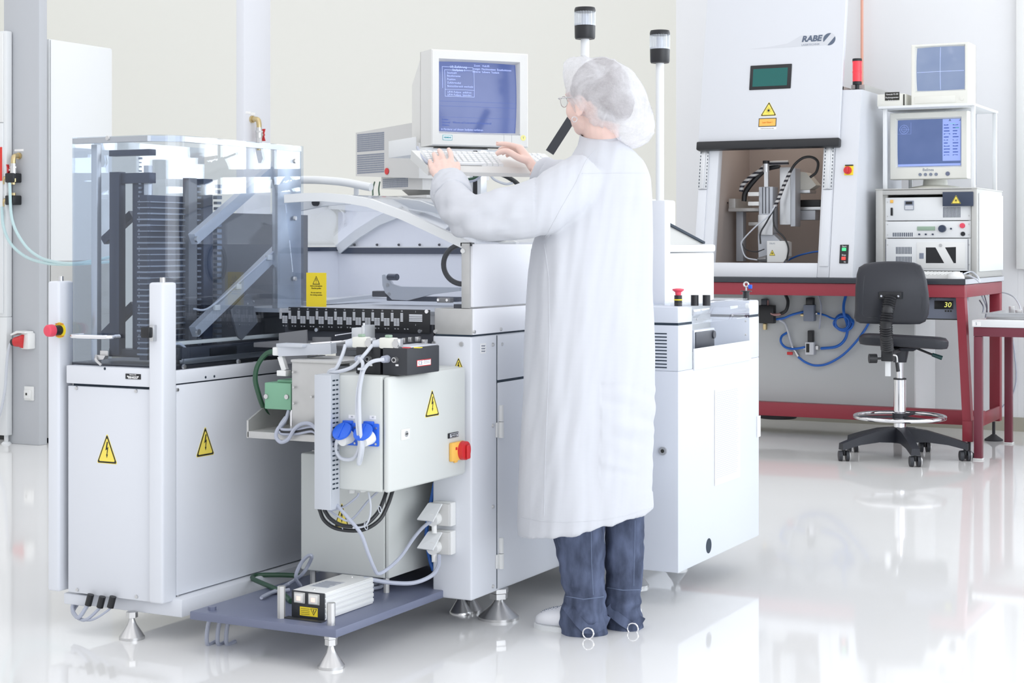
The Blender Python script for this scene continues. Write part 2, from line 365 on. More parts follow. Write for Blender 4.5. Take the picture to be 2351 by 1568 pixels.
# ================================================================ the setting
def struct(name, b, m, parent=None):
    o = b.build(name, m, parent)
    if not parent: o['kind'] = 'structure'
    return o
WH = 3.6
b = MB(); b.box(-13, 3.5, -1.0, 13.2, -.12, 0); struct('floor', b, 'floor')
b = MB(); b.box(-13, -4.13, 13.0, 13.2, 0, 4.8); struct('wall_back', b, 'wall_cream')
b = MB(); b.box(-4.2, -4.13, 10.65, 13.0, 0, WH); struct('wall_return', b, 'wall_cream')
b = MB()
for q in ((-4.2, -1.966, 0, WH), (-.6, 1.0, 0, WH), (3.0, 3.5, 0, WH), (-1.966, -.6, 0, .99), (-1.966, -.6, 3.4, WH), (1.0, 3.0, 0, 1.5), (1.0, 3.0, 3.3, WH)): b.box(q[0], q[1], 10.5, 10.65, q[2], q[3])
struct('wall_right_back', b, 'wall_white')
for n, (x0, x1, z0, z1, m) in enumerate(((-1.966, -.6, .99, 3.4, 'daylight'), (1.0, 3.0, 1.5, 3.3, 'sky'))):
    b = MB(); b.box(x0, x0 + .06, 10.44, 10.6, z0, z1, bev=.004); b.box(x1 - .06, x1, 10.44, 10.6, z0, z1, bev=.004); b.box((x0 + x1) / 2 - .03, (x0 + x1) / 2 + .03, 10.44, 10.6, z0 + .04, z1 - .04, bev=.004)
    b.box(x0 + .06, x1 - .06, 10.44, 10.6, z0, z0 + .04, bev=.004); b.box(x0 + .06, x1 - .06, 10.44, 10.6, z1 - .04, z1, bev=.004); w1 = struct('window_%d' % (n + 1), b, 'white')
    b = MB(); b.box(x0 + .01, x1 - .01, 10.58, 10.59, z0 + .01, z1 - .01); b.build('pane', m, w1)
b = MB(); b.box(-13, -12.85, -1, 13, 0, 4.8); struct('wall_left', b, 'wall_cream')
b = MB(); b.box(3.5, 3.65, -1, 10.65, 0, .9); b.box(3.5, 3.65, -1, 10.65, 3.4, WH); b.box(3.5, 3.65, 10.3, 10.65, .9, 3.4); struct('wall_right', b, 'wall_white')
b = MB()
for k in range(7): b.box(3.5, 3.62, -1 + k * 1.873, -.94 + k * 1.873, .9, 3.4)
w2 = struct('window_3', b, 'white')
b = MB(); b.box(3.6, 3.61, -1, 10.3, .9, 3.4); b.build('pane', 'daylight', w2)
b = MB(); b.box(-4.13, 3.5, 10.488, 10.5, 0, .085); struct('baseboard_right', b, 'skirting')
b = MB(); b.box(-12.8, -4.2, 12.985, 13.0, 0, .085); struct('baseboard_back', b, 'skirting')
# two steel pillars
b = MB(); b.box(-7.02, -6.752, 7.205, 7.27, 0, WH, bev=.004); struct('trim_1', b, 'pillar')
b = MB(); b.box(-6.717, -6.654, 9.0, 9.30, 0, WH, bev=.004); struct('trim_2', b, 'pillar2')

# ---- far left: white cabinet, pillar fittings
t = thing('tall_cabinet', 'tall white cabinet standing behind the left grey pillar', 'cabinet', (-7.1, 7.6, 0))
b = MB(); b.box(-7.4, -6.775, 7.31, 7.84, .03, 2.317, bev=.004); b.build('body', 'offwhite', t)
b = MB(); b.box(-6.775, -6.765, 7.315, 7.835, 1.045, 2.312, bev=.002); b.build('door', 'offwhite', t)
b = MB(); b.box(-6.775, -6.765, 7.315, 7.835, .035, 1.038, bev=.002); b.build('door', 'sheetgrey', t, label='grey lower door')
b = MB(); b.box(-7.38, -6.80, 7.33, 7.82, 0, .03); b.build('plinth', 'black', t)
Y = 7.155
t = thing('wall_cabinet_on_stand', 'white cabinet on legs cut off by the left edge, beside grey pillar', 'cabinet', (-7.1, 7.1, 0))
x1 = ony(15, 400, Y).x; xa = ony(8, 400, Y).x
z0 = ony(20, 728, Y).z; z1 = ony(20, 70, Y).z; zm = ony(5, 281, Y).z
b = MB(); b.box(-7.6, x1, Y, Y + .045, z0, z1, bev=.006); b.build('body', 'offwhite', t)
b = MB(); b.box(-7.6, ony(9, 400, Y).x, Y - .012, Y, zm, z1 - .01, bev=.003); b.build('door', 'white', t)
b = MB(); b.box(-7.6, ony(9, 400, Y).x, Y - .012, Y, z0 + .02, zm - .004, bev=.003); b.build('door', 'offwhite', t)
b = MB(); b.box(-7.5, ony(8.5, 400, Y).x, Y - .016, Y - .012, ony(5, 415, Y).z, ony(5, 338, Y).z); b.build('red_panel', 'redsign', t, label='square red panel on the door')
for xx in (-7.5, ony(6, 900, Y).x):
    b = MB(); b.box(xx - .03, xx + .03, Y, Y + .045, .05, z0, bev=.004); b.cyl((xx, Y + .03, .0), (xx, Y + .03, .05), .012); b.cyl((xx, Y + .03, 0), (xx, Y + .03, .012), .03, .02); b.build('leg', 'offwhite', t)
b = MB(); b.box(-7.6, x1, Y + .01, Y + .04, ony(10, 945, Y).z, ony(10, 928, Y).z); b.build('cross_rail', 'offwhite', t)
# fittings on the pillar's grey face
YP = 7.205
def pz(u, v): return ony(u, v, YP)
def valve(name, label, P, ox, oy, turn, handle_mat='red', s=1.0):
    """brass elbow out of a pillar face, nickel ball valve below it with a red wing handle; ox = out of the face, oy = sideways"""
    t = thing(name, label, 'valve', P); P = Vector(P); ox = Vector(ox) * s; oy = Vector(oy) * s; Z = Vector((0, 0, 1)) * s
    b = MB(); b.tube([P, P + ox * .03, P + ox * .045 - Z * .008, P + ox * .05 - Z * .03, P + ox * .05 - Z * .05], .014 * s, 12, 4); b.cyl(P, P + ox * .012, .019 * s); b.build('elbow', 'brass', t)
    q = P + ox * .05
    b = MB(); b.cyl(q - Z * .045, q - Z * .065, .016 * s); b.cyl(q - Z * .062, q - Z * .072, .021 * s, n=8); b.cyl(q - Z * .072, q - Z * .10, .018 * s); b.cyl(q - Z * .10, q - Z * .13, .016 * s, n=8); b.cyl(q - Z * .082, q - Z * .082 + oy * .028, .009 * s); b.build('valve_body', 'zinc', t)
    h = q - Z * .082 + oy * .032
    b = MB()
    for sg in (1, -1):
        b.hexa([h - ox * .007 - oy * .003, h + ox * .007 - oy * .003, h + ox * .007 + oy * .003, h - ox * .007 + oy * .003] + [h + Z * sg * .032 + d * .009 + oy * (.012 + e) for d, e in ((-ox, -.003), (ox, -.003), (ox, .003), (-ox, .003))])
    b.cyl(h - oy * .004, h + oy * .006, .011 * s); b.build('handle', handle_mat, t)
    b = MB(); b.cyl(q - Z * .13, q - Z * .15, .019 * s, n=8); b.cyl(q - Z * .148, q - Z * .165, .012 * s); b.build('union_nut', 'brass', t)
    return t
valve('ball_valve', 'red handled ball valve above the black regulators on left pillar', pz(45, 358), (0, -1, 0), (-1, 0, 0), 1)
for (u, v, nm, lb) in ((41, 409, 'upper', 'upper of two black air regulators on the left pillar'), (41, 460, 'lower', 'lower of two black air regulators on the left pillar')):
    p = pz(u, v); t = thing('air_regulator', lb, 'regulator', p, 'air regulators on the left pillar')
    b = MB(); b.box(p.x - .032, p.x + .03, YP - .07, YP, p.z - .027, p.z + .027, bev=.006); b.build('body', 'black', t)
    b = MB(); b.tube([(p.x - .03, YP - .04, p.z), (p.x - .05, YP - .045, p.z + .002), (p.x - .062, YP - .05, p.z - .012), (p.x - .064, YP - .05, p.z - .035)], .011, 10, 4); b.build('elbow', 'brass', t)
    b = MB(); b.cyl((p.x, YP - .035, p.z + .025), (p.x, YP - .035, p.z + .042), .013); b.build('connector', 'brass', t)
p = pz(44, 345); b = MB(); b.box(p.x - .034, p.x + .034, YP - .002, YP, p.z - .006, p.z + .006); tag(b.build('label_strip', 'paper'), 'narrow white label strip above the valve on left pillar', 'label')
for (pts, lb) in (([(22, 420, 7.13), (28, 505, 7.1), (55, 560, 7.05), (90, 590, 6.98), (130, 602, 6.9), (170, 605, 6.85), (215, 598, 6.95), (262, 588, 7.1)], 'pale teal air hose hanging from the upper regulator'), ([(4, 475, 7.14), (8, 520, 7.12), (25, 560, 7.08), (60, 590, 7.03), (105, 604, 6.95), (150, 607, 6.88), (200, 605, 6.9), (265, 600, 7.1)], 'pale teal air hose hanging from the lower regulator')):
    b = MB(); b.tube([ony(u, v, y) for u, v, y in pts], .0085, 8, 6); tag(b.build('air_hose', 'tealhose'), lb, 'hose', 'teal hoses on the left')
p = pz(68, 782)
t = thing('power_socket', 'white pillar socket with a red industrial plug in it', 'socket', p)
b = MB(); b.box(p.x - .01, p.x + .045, YP - .06, YP, p.z - .045, p.z + .045, bev=.006); b.build('body', 'white', t)
b = MB(); b.prism([(p.x - .075, p.z + .038), (p.x - .03, p.z + .058), (p.x + .03, p.z + .055), (p.x + .035, p.z + .045), (p.x - .02, p.z + .046), (p.x - .07, p.z + .03)], 'y', YP - .075, YP - .005); b.build('lid', 'white', t)
t2 = thing('power_plug', 'round red industrial plug pushed into the pillar socket', 'plug', p)
b = MB(); b.cyl((p.x - .005, YP - .05, p.z), (p.x + .012, YP - .05, p.z - .002), .04); b.cyl((p.x - .055, YP - .06, p.z - .006), (p.x, YP - .05, p.z), .026, .036); b.build('body', 'red', t2)
b = MB(); b.cyl((p.x - .072, YP - .063, p.z - .008), (p.x - .05, YP - .06, p.z - .006), .02, .025); b.build('strain_relief', 'black', t2)
b = MB(); b.tube([(p.x - .07, YP - .063, p.z - .01), (p.x - .09, YP - .065, p.z - .03), (p.x - .105, YP - .07, p.z - .12), (p.x - .12, YP - .07, p.z - .28), (p.x - .15, YP - .08, p.z - .42), (p.x - .2, YP - .1, p.z - .52)], .008, 8); tag(b.build('power_cable', 'cablew'), 'white cable hanging from the red plug on left pillar', 'cable')
p = pz(69, 903); t = thing('light_switch', 'small square white switch low on the left pillar', 'switch', p)
b = MB(); b.box(p.x - .034, p.x + .034, YP - .012, YP, p.z - .04, p.z + .04, bev=.003); b.build('frame', 'white', t)
b = MB(); b.box(p.x - .028, p.x + .02, YP - .022, YP - .011, p.z - .03, p.z + .02, bev=.004); b.mi = 1; b.box(p.x - .014, p.x - .002, YP - .0225, YP - .022, p.z - .01, p.z + .004); b.build('rocker', ['white', 'ink'], t)
# valve on the far pillar
p = onx(577, 274, -6.654)
valve('ball_valve', 'red handled ball valve on the far pillar above the machine', p, (1, 0, 0), (0, 1, 0), 1, s=1.25)
b = MB(); b.M = FB(-6.654); q = qb(573, 259, -6.654); b.box(q[0] - .045, q[0] + .01, q[1] - .008, q[1] + .008, 0, .002); b.box(q[0] + .015, q[0] + .06, q[1] - .014, q[1] + .004, 0, .002); tag(b.build('label_strip', 'paper'), 'white label strips above the valve on far pillar', 'label')
# copper pipe on the right back wall
p = ony(1979, 60, 10.46); b = MB(); b.cyl((p.x, 10.46, 1.9), (p.x, 10.46, 5.0), .009); tag(b.build('copper_pipe', 'copper'), 'thin vertical copper pipe on the white wall behind red lamp', 'pipe')
# ceiling lamps: rows of light strips above the hall (seen mirrored in the screens)
for i in range(3):
    for j in range(4):
        x = -6.0 + i * 3.2; y = 1.2 + j * 3.0
        t = thing('ceiling_light', 'long ceiling light strip hanging above the hall', 'light', (x, y, 3.9), 'ceiling light strips')
        part(t, 'housing', 'white', (x - .09, x + .09, y - .6, y + .6, 3.93, 4.0), bev=.004)
        part(t, 'diffuser', 'strip', (x - .075, x + .075, y - .58, y + .58, 3.91, 3.93))
# ================================================================ board loader (left module of the line)
YA, XB = 3.80, -3.085
t = thing('board_loader', 'pale grey loader cabinet with clear plexiglass hood at left end of the line', 'machine', (-3.29, 4.15, 0))
L = t
xl = qa(155, 1000, YA)[0]; zt = qa(200, 886, YA)[1]; zb = qa(155, 1361, YA)[1]
part(t, 'base_frame', 'paint', (xl + .02, -3.05, YA + .03, 4.80, .07, .122), bev=.004)
# front panel of the A side, fascia above it
part(t, 'front_panel', 'paint2', (xl + .002, -3.13, YA, YA + .02, zb + .003, zt - .002), bev=.002)
part(t, 'fascia', 'paint', (xl + .002, -3.13, YA - .008, YA + .03, zt + .006, qa(200, 840, YA)[1]), bev=.003)
part(t, 'cabinet_core', 'gap', (xl + .012, XB - .012, YA + .012, 4.62, .115, zt + .02))
zp = qb(391, 884, XB)[1]
part(t, 'side_panel', 'paint2', (XB - .012, XB, YA + .05, 4.62, .126, zp - .003), bev=.002)
b = MB(); b.box(XB - .02, XB, YA + .02, 4.62, zp + .001, qb(412, 850, XB)[1], bev=.002)
b.mi = 1; b.M = FB(XB)
for u, v in ((472, 866), (492, 864)): q = qb(u, v, XB); b.cyl((q[0], q[1], -.001), (q[0], q[1], .0006), .004, n=10)
b.build('upper_side_rail', ['paint', 'gap'], t)
# posts
PZ = 1.031
def post(x0, x1, y0, y1, name='post'):
    b = MB(); b.box(x0, x1, y0, y1, .112, PZ, bev=.008, seg=3); p = b.build(name, 'paint', t)
    b = MB(); b.cyl(((x0 + x1) / 2 , (y0 + y1) / 2, PZ), ((x0 + x1) / 2, (y0 + y1) / 2, PZ + .014), .0085, n=16); b.build('cap_screw', 'zinc', p)
    return p
pl = post(-3.515, -3.470, 3.785, 3.85)
pr = post(-3.135, -3.083, 3.785, 3.85)
# sensor on the right post
q = qa(352, 762, 3.785); part(pr, 'sensor_bracket', 'steel', (q[0] - .002, q[0] + .012, 3.770, 3.785, q[1] - .026, q[1] + .02), bev=.001)
part(pr, 'sensor', 'black', (q[0] - .022, q[0] + .008, 3.755, 3.786, q[1] - .016, q[1] + .014), bev=.003)
# emergency stop on the left post: yellow disc, dark collar, red mushroom (faces away from the post towards -y)
q = qa(140, 758, 3.785)
b = MB(); b.M = FA(3.785) ; cx, cz = q[0] - .004, q[1]
b.cyl((cx, cz, 0), (cx, cz, .002), .023, n=28); b.mi = 1
b.text('NOT-AUS', .0075, cx, cz + .018, .002, ex=.0002); b.text('EMERGENCY', .006, cx + .002, cz - .018, .002, ex=.0002)
es = b.build('emergency_stop', ['yellow', 'red'], t, label='round yellow plate of the emergency stop')
b = MB(); b.cyl((cx, 3.785, cz), (cx - .003, 3.762, cz), .015, n=24); b.build('collar', 'black', es)
b = MB(); b.M = Matrix.Translation((cx - .003, 3.762, cz)) @ Matrix.Rotation(math.radians(90), 4, 'X') @ Matrix.Rotation(math.radians(-8), 4, 'Y')
b.lathe([(.010, 0), (.0175, .002), (.0185, .008), (.0175, .022), (.014, .026), (.006, .0275), (0.0005, .0277)]); b.build('mushroom_button', 'pink', es)
# screws and small plate
for u, v in ((176, 891), (313, 898), (178, 1354), (314, 1370)): q = qa(u, v, YA); screw(t, (q[0], YA, q[1]), 'A')
for u, v in ((407, 895), (409, 1371)): q = qb(u, v, XB); screw(t, (XB, q[0], q[1]), 'B')
b = MB(); b.M = FA(YA - .008); q0 = qa(293, 857, YA); q1 = qa(328, 871, YA); b.box(q0[0], q1[0], q1[1], q0[1], 0, .002, bev=.001); b.mi = 1
cx, cz = (q0[0] + q1[0]) / 2, (q0[1] + q1[1]) / 2
b.text('00H4253', .0095, cx, cz - .003, .002, bold=.0003); b.text('Siemens AG', .005, cx, cz + .005, .002)
for sg in (-1, 1): b.cyl((cx + sg * .019, cz, .0018), (cx + sg * .019, cz, .0026), .0022, n=10)
b.build('type_plate', ['black', 'paper'], t)
b = MB(); b.M = FA(YA - .008); q = qa(245, 846, YA); b.cyl((q[0], q[1], -.002), (q[0], q[1], .0006), .004); b.build('bore', 'gap', t)
q = qa(246, 1030, YA); bolt_sign(t, FA(YA), q[0], q[1], .073, .084)
q = qb(471, 1013, XB); bolt_sign(t, FB(XB), q[0], q[1], .083, .084)
# plexiglass hood: one bent sheet, front - rounded corner - side
z0, z1 = qa(245, 838, YA)[1], 1.456
xf = qa(165, 500, YA + .01)[0]; yf = YA + .012; R = .075; th = .006
def hood_path(off):
    p = [(xf, yf + off)]
    c = (XB - R, yf + R)
    for k in range(9):
        a = -math.pi / 2 + k * math.pi / 16
        p.append((c[0] + (R - off) * math.cos(a), c[1] + (R - off) * math.sin(a)))
    p.append((XB - off, 4.492)); return p
o_, i_ = hood_path(0), hood_path(th)
b = MB(); b.prism(o_ + i_[::-1], 'z', z0, z1)
b.build('plexiglass_hood', 'plexi', t, sharp=30, label='clear bent plexiglass hood')
b = MB(); b.prism([(xf, yf), (XB - R, yf), (XB, yf + R), (XB, 4.48), (XB - .02, 4.48), (XB - .02, yf + R), (XB - R, yf + .02), (xf, yf + .02)], 'z', z1 - .018, z1 - .002); b.build('hood_top_frame', 'steel', t)
b = MB(); b.box(XB - .03, XB - .007, 4.36, 4.49, z0 + .15, z1 - .01, bev=.002); b.build('hood_end_post', 'alu', t)
b = MB(); b.box(xf, xf + .006, yf, yf + .62, z0, z1); b.build('plexiglass_left', 'plexi', t)
for u, v in ((248, 317),): q = qa(u, v, yf); screw(t, (q[0], yf, q[1]), 'A', .008)
for u, v in ((677, 370), (677, 501), (677, 640)): q = qb(u, v, XB); screw(t, (XB, q[0], q[1]), 'B', .008)
# chrome pull handle and latch on the front
q = qa(189, 770, yf); q2 = qa(262, 770, yf)
b = MB(); b.tube([(q[0] + .004, yf, q[1]), (q[0] - .004, yf - .03, q[1]), (q[0] + .01, yf - .045, q[1]), (q2[0] - .01, yf - .045, q[1]), (q2[0] + .012, yf - .03, q[1]), (q2[0] + .02, yf, q[1])], .0065, 10, 5); b.build('pull_handle', 'chrome', t)
q = qa(240, 822, yf)
b = MB(); b.box(q[0] - .014, q[0] + .016, yf - .004, yf, q[1] + .005, q[1] + .022, bev=.001); b.hexa([(q[0] - .018, yf - .022, q[1] - .006), (q[0] + .014, yf - .022, q[1] - .002), (q[0] + .014, yf - .002, q[1] - .002), (q[0] - .018, yf - .002, q[1] - .006), (q[0] - .012, yf - .018, q[1] + .01), (q[0] + .018, yf - .018, q[1] + .008), (q[0] + .018, yf - .002, q[1] + .008), (q[0] - .012, yf - .002, q[1] + .01)])
b.tube([(q[0] - .016, yf - .018, q[1] + .008), (q[0] - .006, yf - .03, q[1] - .004), (q[0] + .01, yf - .026, q[1] - .018)], .004, 8, 4); b.build('toggle_latch', 'zinc', t)
part(t, 'hood_profile', 'alu', (xf + .045, xf + .068, yf + .03, yf + .05, z0, z1 - .02), bev=.002)
# ---- the lift inside
YI = YA + .10
def upA(u0, u1, v0, v1, y, dy, name, m):
    a = qa(u0, v0, y); c = qa(u1, v1, y); return part(t, name, m, (a[0], c[0], y, y + dy, c[1], a[1]), bev=.001)
upA(251, 273, 395, 815, YI, .03, 'lift_column', 'rack')
upA(304, 330, 398, 815, YI + .02, .03, 'lift_column', 'rack')
upA(258, 343, 398, 420, YI + .01, .03, 'cross_bar', 'rack')
upA(250, 343, 345, 356, YI + .01, .03, 'cross_bar', 'rack')
upA(250, 343, 800, 822, YI + .01, .05, 'cross_bar', 'dark')
a = onx(352, 500, -3.30)
for (p0, p1) in (((240, 553), (306, 492)), ((240, 770), (310, 700))):
    b = MB(); s, e = ony(*p0, YI + .06), ony(*p1, YI + .06); b.bar(s, e, .025, .022, (0, 1, 0)); b.build('link_arm', 'rack', t)
b = MB()
for k in range(46):
    z = .83 + k * .0125; a = qa(322, 600, YI + .015); b.box(a[0] - .005, a[0] + .004, YI + .012, YI + .02, z, z + .006)
b.build('toothed_rack', 'rackslat', t)
upA(330, 341, 380, 815, YI + .02, .02, 'guide_rod', 'alu')
# magazine: dark slotted uprights with slats, seen through the side
XM = -3.20
y0, y1 = onx(345, 600, XM).y, onx(440, 600, XM).y
mag = part(t, 'magazine', 'rack', (XM - .04, XM - .012, y0, y1 + .10, .80, 1.285))
b = MB()
for k in range(27):
    z = .815 + k * .0172; b.box(XM - .012, XM, y0, y1, z, z + .0055); b.box(XM - .04, XM, y0 - .012, y0, z, z + .0055)
b.build('magazine_slats', 'rackslat', mag)
a, c = onx(432, 600, XM + .01).y, onx(451, 600, XM + .01).y; part(t, 'magazine_upright', 'plate', (XM - .01, XM + .012, a, c, .80, 1.34))
a, c = onx(466, 600, XM + .01).y, onx(487, 600, XM + .01).y; part(t, 'magazine_upright', 'rack', (XM - .02, XM + .012, a, c, .80, 1.34))
b = MB(); b2 = MB()
for k in range(30):
    z = .815 + k * .0172; b.box(XM - .01, XM + .004, onx(451, 600, XM).y, onx(466, 600, XM).y, z, z + .006); b2.box(XM, XM + .016, onx(489, 600, XM).y, onx(500, 600, XM).y, z, z + .011)
b.build('belt_cleats', 'rackslat', t); b2.build('belt_cleats', 'rackslat', t)
part(t, 'back_plate', 'plate', (-3.28, -3.265, onx(470, 600, -3.27).y, 4.78, .78, 1.24))
part(t, 'back_plate', 'plate', (-3.45, -3.14, 4.70, 4.71, .78, 1.24)) if False else None
# bright diagonal arms near the side pane
XD = -3.125
for (p0, p1, wd) in (((443, 549), (657, 362), .034), ((445, 762), (664, 548), .034)):
    s, e = onx(*p0, XD), onx(*p1, XD); b = MB(); b.bar(s, e, .024, wd, (0, 0, 1)); arm = b.build('diagonal_arm', 'aluw' if wd > 0 else 'alu', t)
    b = MB(); b.cyl(s + Vector((.012, 0, 0)), s + Vector((.02, 0, 0)), .009); b.build('pivot_bolt', 'zinc', arm)
pts = [(445, 712), (470, 714), (500, 695), (545, 655), (615, 592), (650, 560)]
b = MB(); b.tube([onx(u, v - 3, XD + .014) for u, v in pts], .003, 8); cb = b.build('arm_cable', 'cablew', t)
for u, v in ((497, 703), (546, 655), (617, 588)): p = onx(u, v, XD + .014); part(t, 'cable_clip', 'white', (p.x - .005, p.x + .006, p.y - .012, p.y + .012, p.z - .012, p.z + .004), bev=.001)
b = MB(); p = [onx(u, v, -3.11) for u, v in ((529, 712), (566, 674), (578, 680), (592, 740), (556, 780), (548, 775))]; b.loft([[q + Vector((0, 0, 0)) for q in p], [q - Vector((.006, .0, 0)) for q in p]]); tp = b.build('deflector_plate', 'plate', t)
for u, v in ((545, 718), (550, 746), (568, 697), (582, 692)): screw(tp, onx(u, v, -3.11), 'B', .0035)
# tray edge, rail and clutter at the foot of the hood
ya, yb = onx(412, 800, XB - .03).y, 4.42
part(t, 'belt_strip', 'cream', (XB - .05, XB - .03, ya, yb, .845, .856), bev=.002)
part(t, 'bed_rail', 'dark', (XB - .06, XB - .02, ya, yb, .80, .838), bev=.002)
part(t, 'bed_rail', 'steel', (XB - .03, XB - .012, ya, yb, .790, .806), bev=.001)
part(t, 'bed_plate', 'dark', (-3.46, XB - .03, YA + .03, 4.62, .775, .79))
part(t, 'drive_block', 'black', (XB - .05, XB - .016, 4.03, 4.16, .80, .83), bev=.002)
b = MB(); b.tube([(XB - .04, 3.86, .84), (XB - .03, 3.9, .85), (XB - .03, 3.95, .82), (XB - .03, 3.98, .805)], .004, 8); b.build('bed_cable', 'cablew', t)
for u, v in ((421, 842), (546, 830)): q = qb(u, v, XB - .01); screw(t, (XB - .008, q[0], q[1]), 'B', .008)
b = MB(); q = qb(677, 500, XB - .03)
for k in range(16): z = .97 + k * .0125; b.box(XB - .034, XB - .03, onx(653, 700, XB - .03).y, onx(662, 700, XB - .03).y, z - .06, z - .052)
b.build('slot_strip', 'rackslat', t)
# ghosted yellow notice lies on the machine, feet
foot(t, -3.207, 3.80, .072, .037)
foot(t, -3.40, 4.55, .072, .037); foot(t, -3.12, 4.60, .072, .037)
# connector box and cable loops under the left post
p = ony(185, 1380, YA + .05)
part(t, 'connector_box', 'paint', (p.x - .03, p.x + .06, YA + .01, YA + .05, .072, .105), bev=.004)
for k, (u, v, uu, vv) in enumerate(((205, 1380, 165, 1385), (232, 1385, 165, 1395), (256, 1385, 168, 1400))):
    s = ony(u, v, YA - .012); e = ony(uu, vv, YA + .01); m = ony((u + uu) / 2 - 6, 1424 - 6 * (k == 0), YA - .03)
    b = MB(); b.tube([s, s - Vector((.008, .006, .02)), m, e + Vector((.002, 0, -.012)), e + Vector((0, .03, .02))], .006 - .0012 * k, 8); cb = b.build('cable_loop', 'cable', t)
    b = MB(); b.cyl(s + Vector((.006, 0, .02)), s - Vector((.003, .002, .012)), .010, n=12); b.build('boot', 'black', cb)
# ================================================================ placement machine (middle of the line)
XR, YF = -2.372, 4.319
t = thing('placement_machine', 'long pale grey assembly machine with curved clear hood, behind the loader', 'machine', (-2.9, 4.9, 0))
MM = t
xc = -2.504
zc = .869
b = MB(); b.box(xc, XR, YF, 5.30, .092, zc, bev=.006, seg=3); b.build('column', 'paint2', t)
part(t, 'rear_body', 'paint', (-3.06, xc + .01, 4.64, 5.30, .10, .80), bev=.004)
part(t, 'rear_body', 'paint', (-3.49, -2.42, 5.35, 6.05, .10, 1.31), bev=.01)
# B side door with its gaps
yd = onx(1140, 900, XR).y
zg = qb(1140, 876, XR)[1]
part(t, 'side_door', 'paint2', (XR, XR + .003, yd + .003, 5.28, .10, zg - .004), bev=.001)
part(t, 'side_door', 'paint2', (XR, XR + .003, yd + .003, 5.28, zg + .004, zc - .004), bev=.001)
part(t, 'door_gap', 'gap', (XR - .001, XR + .0008, yd - .001, 5.28, zg - .006, zg + .006)); part(t, 'door_gap', 'gap', (XR - .001, XR + .0006, yd - .0005, yd + .003, .10, zc - .004))
for v0, v1 in ((930, 1004), (1234, 1304)):
    q0 = qb(1147, v0, XR); q1 = qb(1147, v1, XR); zm = (q0[1] + q1[1]) / 2
    b = MB(); b.cyl((XR + .008, yd + .014, zm + .001), (XR + .008, yd + .014, q0[1]), .008, n=14); b.cyl((XR + .008, yd + .014, q1[1]), (XR + .008, yd + .014, zm - .001), .009, n=14); b.box(XR, XR + .006, yd - .008, yd + .016, q1[1] + .002, zm - .002, bev=.002); b.build('hinge', 'white', t)
for u, v in ((1131, 791), (1151, 790), (1131, 977), (1131, 1163), (1131, 1346)): q = qb(u, v, XR); screw(t, (XR + .002, q[0], q[1]), 'B')
for u, v in ((997, 788), (1060, 790)): q = qa(u, v, YF); screw(t, (q[0], YF, q[1]), 'A', .008)
b = MB(); b.M = FB(XR); q = qb(1109, 800, XR); b.box(q[0] - .017, q[0] + .017, q[1] - .015, q[1] + .015, 0, .0006); b.mi = 1
for k in range(3): b.text('Prüfsiegel', .006, q[0], q[1] + .008 - .008 * k, .0006)
b.build('inspection_sticker', ['paper', 'inkgrey'], t)
q = qa(1053, 836, YF); bolt_sign(t, FA(YF), q[0], q[1] - .004, .042, .045)
# steel band over the column; its cover and the hood side are whitened to offset shade
z1, z2, z3 = zc + .004, .951, 1.141
b = MB(); b.box(xc + .006, XR + .001, YF, 5.30, z1, z2, bev=.003); b.build('upper_band', 'sheet', t)
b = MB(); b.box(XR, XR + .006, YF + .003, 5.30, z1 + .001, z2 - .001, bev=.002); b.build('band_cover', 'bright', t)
for u, v in ((1000, 761),): q = qa(u, v, YF); screw(t, (q[0], YF, q[1]), 'A', .007)
for u, v in ((1085, 762), (1146, 756)): q = qb(u, v, XR); screw(t, (XR + .006, q[0], q[1]), 'B', .006)
part(t, 'band_gap', 'gap', (xc + .008, XR - .002, YF + .002, 5.29, zc - .001, z1 + .001))
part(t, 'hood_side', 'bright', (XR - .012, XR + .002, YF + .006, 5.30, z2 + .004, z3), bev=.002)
b = MB(); a0, a1 = qa(1060, 600, YF)[0], qa(1079, 600, YF)[0]; b.box(a0, a1, YF - .002, YF + .012, z2 + .001, z3 + .002, bev=.001)
s = b.build('hood_end_strip', 'sheet', t)
b = MB(); q = qa(1064, 576, YF); b.cyl((q[0], YF - .006, q[1]), (q[0], YF, q[1]), .007); b.build('stop_button', 'white', s)
part(t, 'hood_seal', 'black', (a0 - .004, a1 + .004, YF + .0, YF + .02, z3 - .006, z3 + .004))
# hood: rounded arches, lid sheet, seal, interior
ARC = [(-3.49, 1.135), (-3.40, 1.195), (-3.31, 1.243), (-3.221, 1.273), (-3.09, 1.293), (-2.963, 1.299), (-2.897, 1.299), (-2.811, 1.292), (-2.728, 1.279), (-2.603, 1.238), (-2.482, 1.189), (-2.379, 1.146)]
def arch(pts, y0, y1, h, name, m):
    n = len(pts); inner = []
    for i, (x, z) in enumerate(pts):
        a = pts[max(i - 1, 0)]; c = pts[min(i + 1, n - 1)]; d = Vector((c[0] - a[0], c[1] - a[1])).normalized(); inner.append((x + d.y * h, z - d.x * h))
    b = MB(); v = []
    rings = [[(p[0], y0, p[1]), (p[0], y1, p[1]), (q[0], y1, q[1]), (q[0], y0, q[1])] for p, q in zip(pts, inner)]
    b.loft(rings); return b.build(name, m, t, sharp=40)
FRONT = [p for p in ARC if p[0] > -3.05]; FRONT = [(-3.04, 1.2955)] + FRONT
arch(FRONT, YF, YF + .02, .026, 'hood_arch', 'offwhite')
arch(ARC, 4.62, 4.64, .026, 'hood_arch', 'offwhite')
arch(ARC, 5.29, 5.31, .035, 'hood_arch', 'offwhite')
arch(FRONT, YF + .02, 4.62, .003, 'hood_lid', 'plexi2')
arch(ARC, 4.64, 5.29, .003, 'hood_lid', 'plexi2')
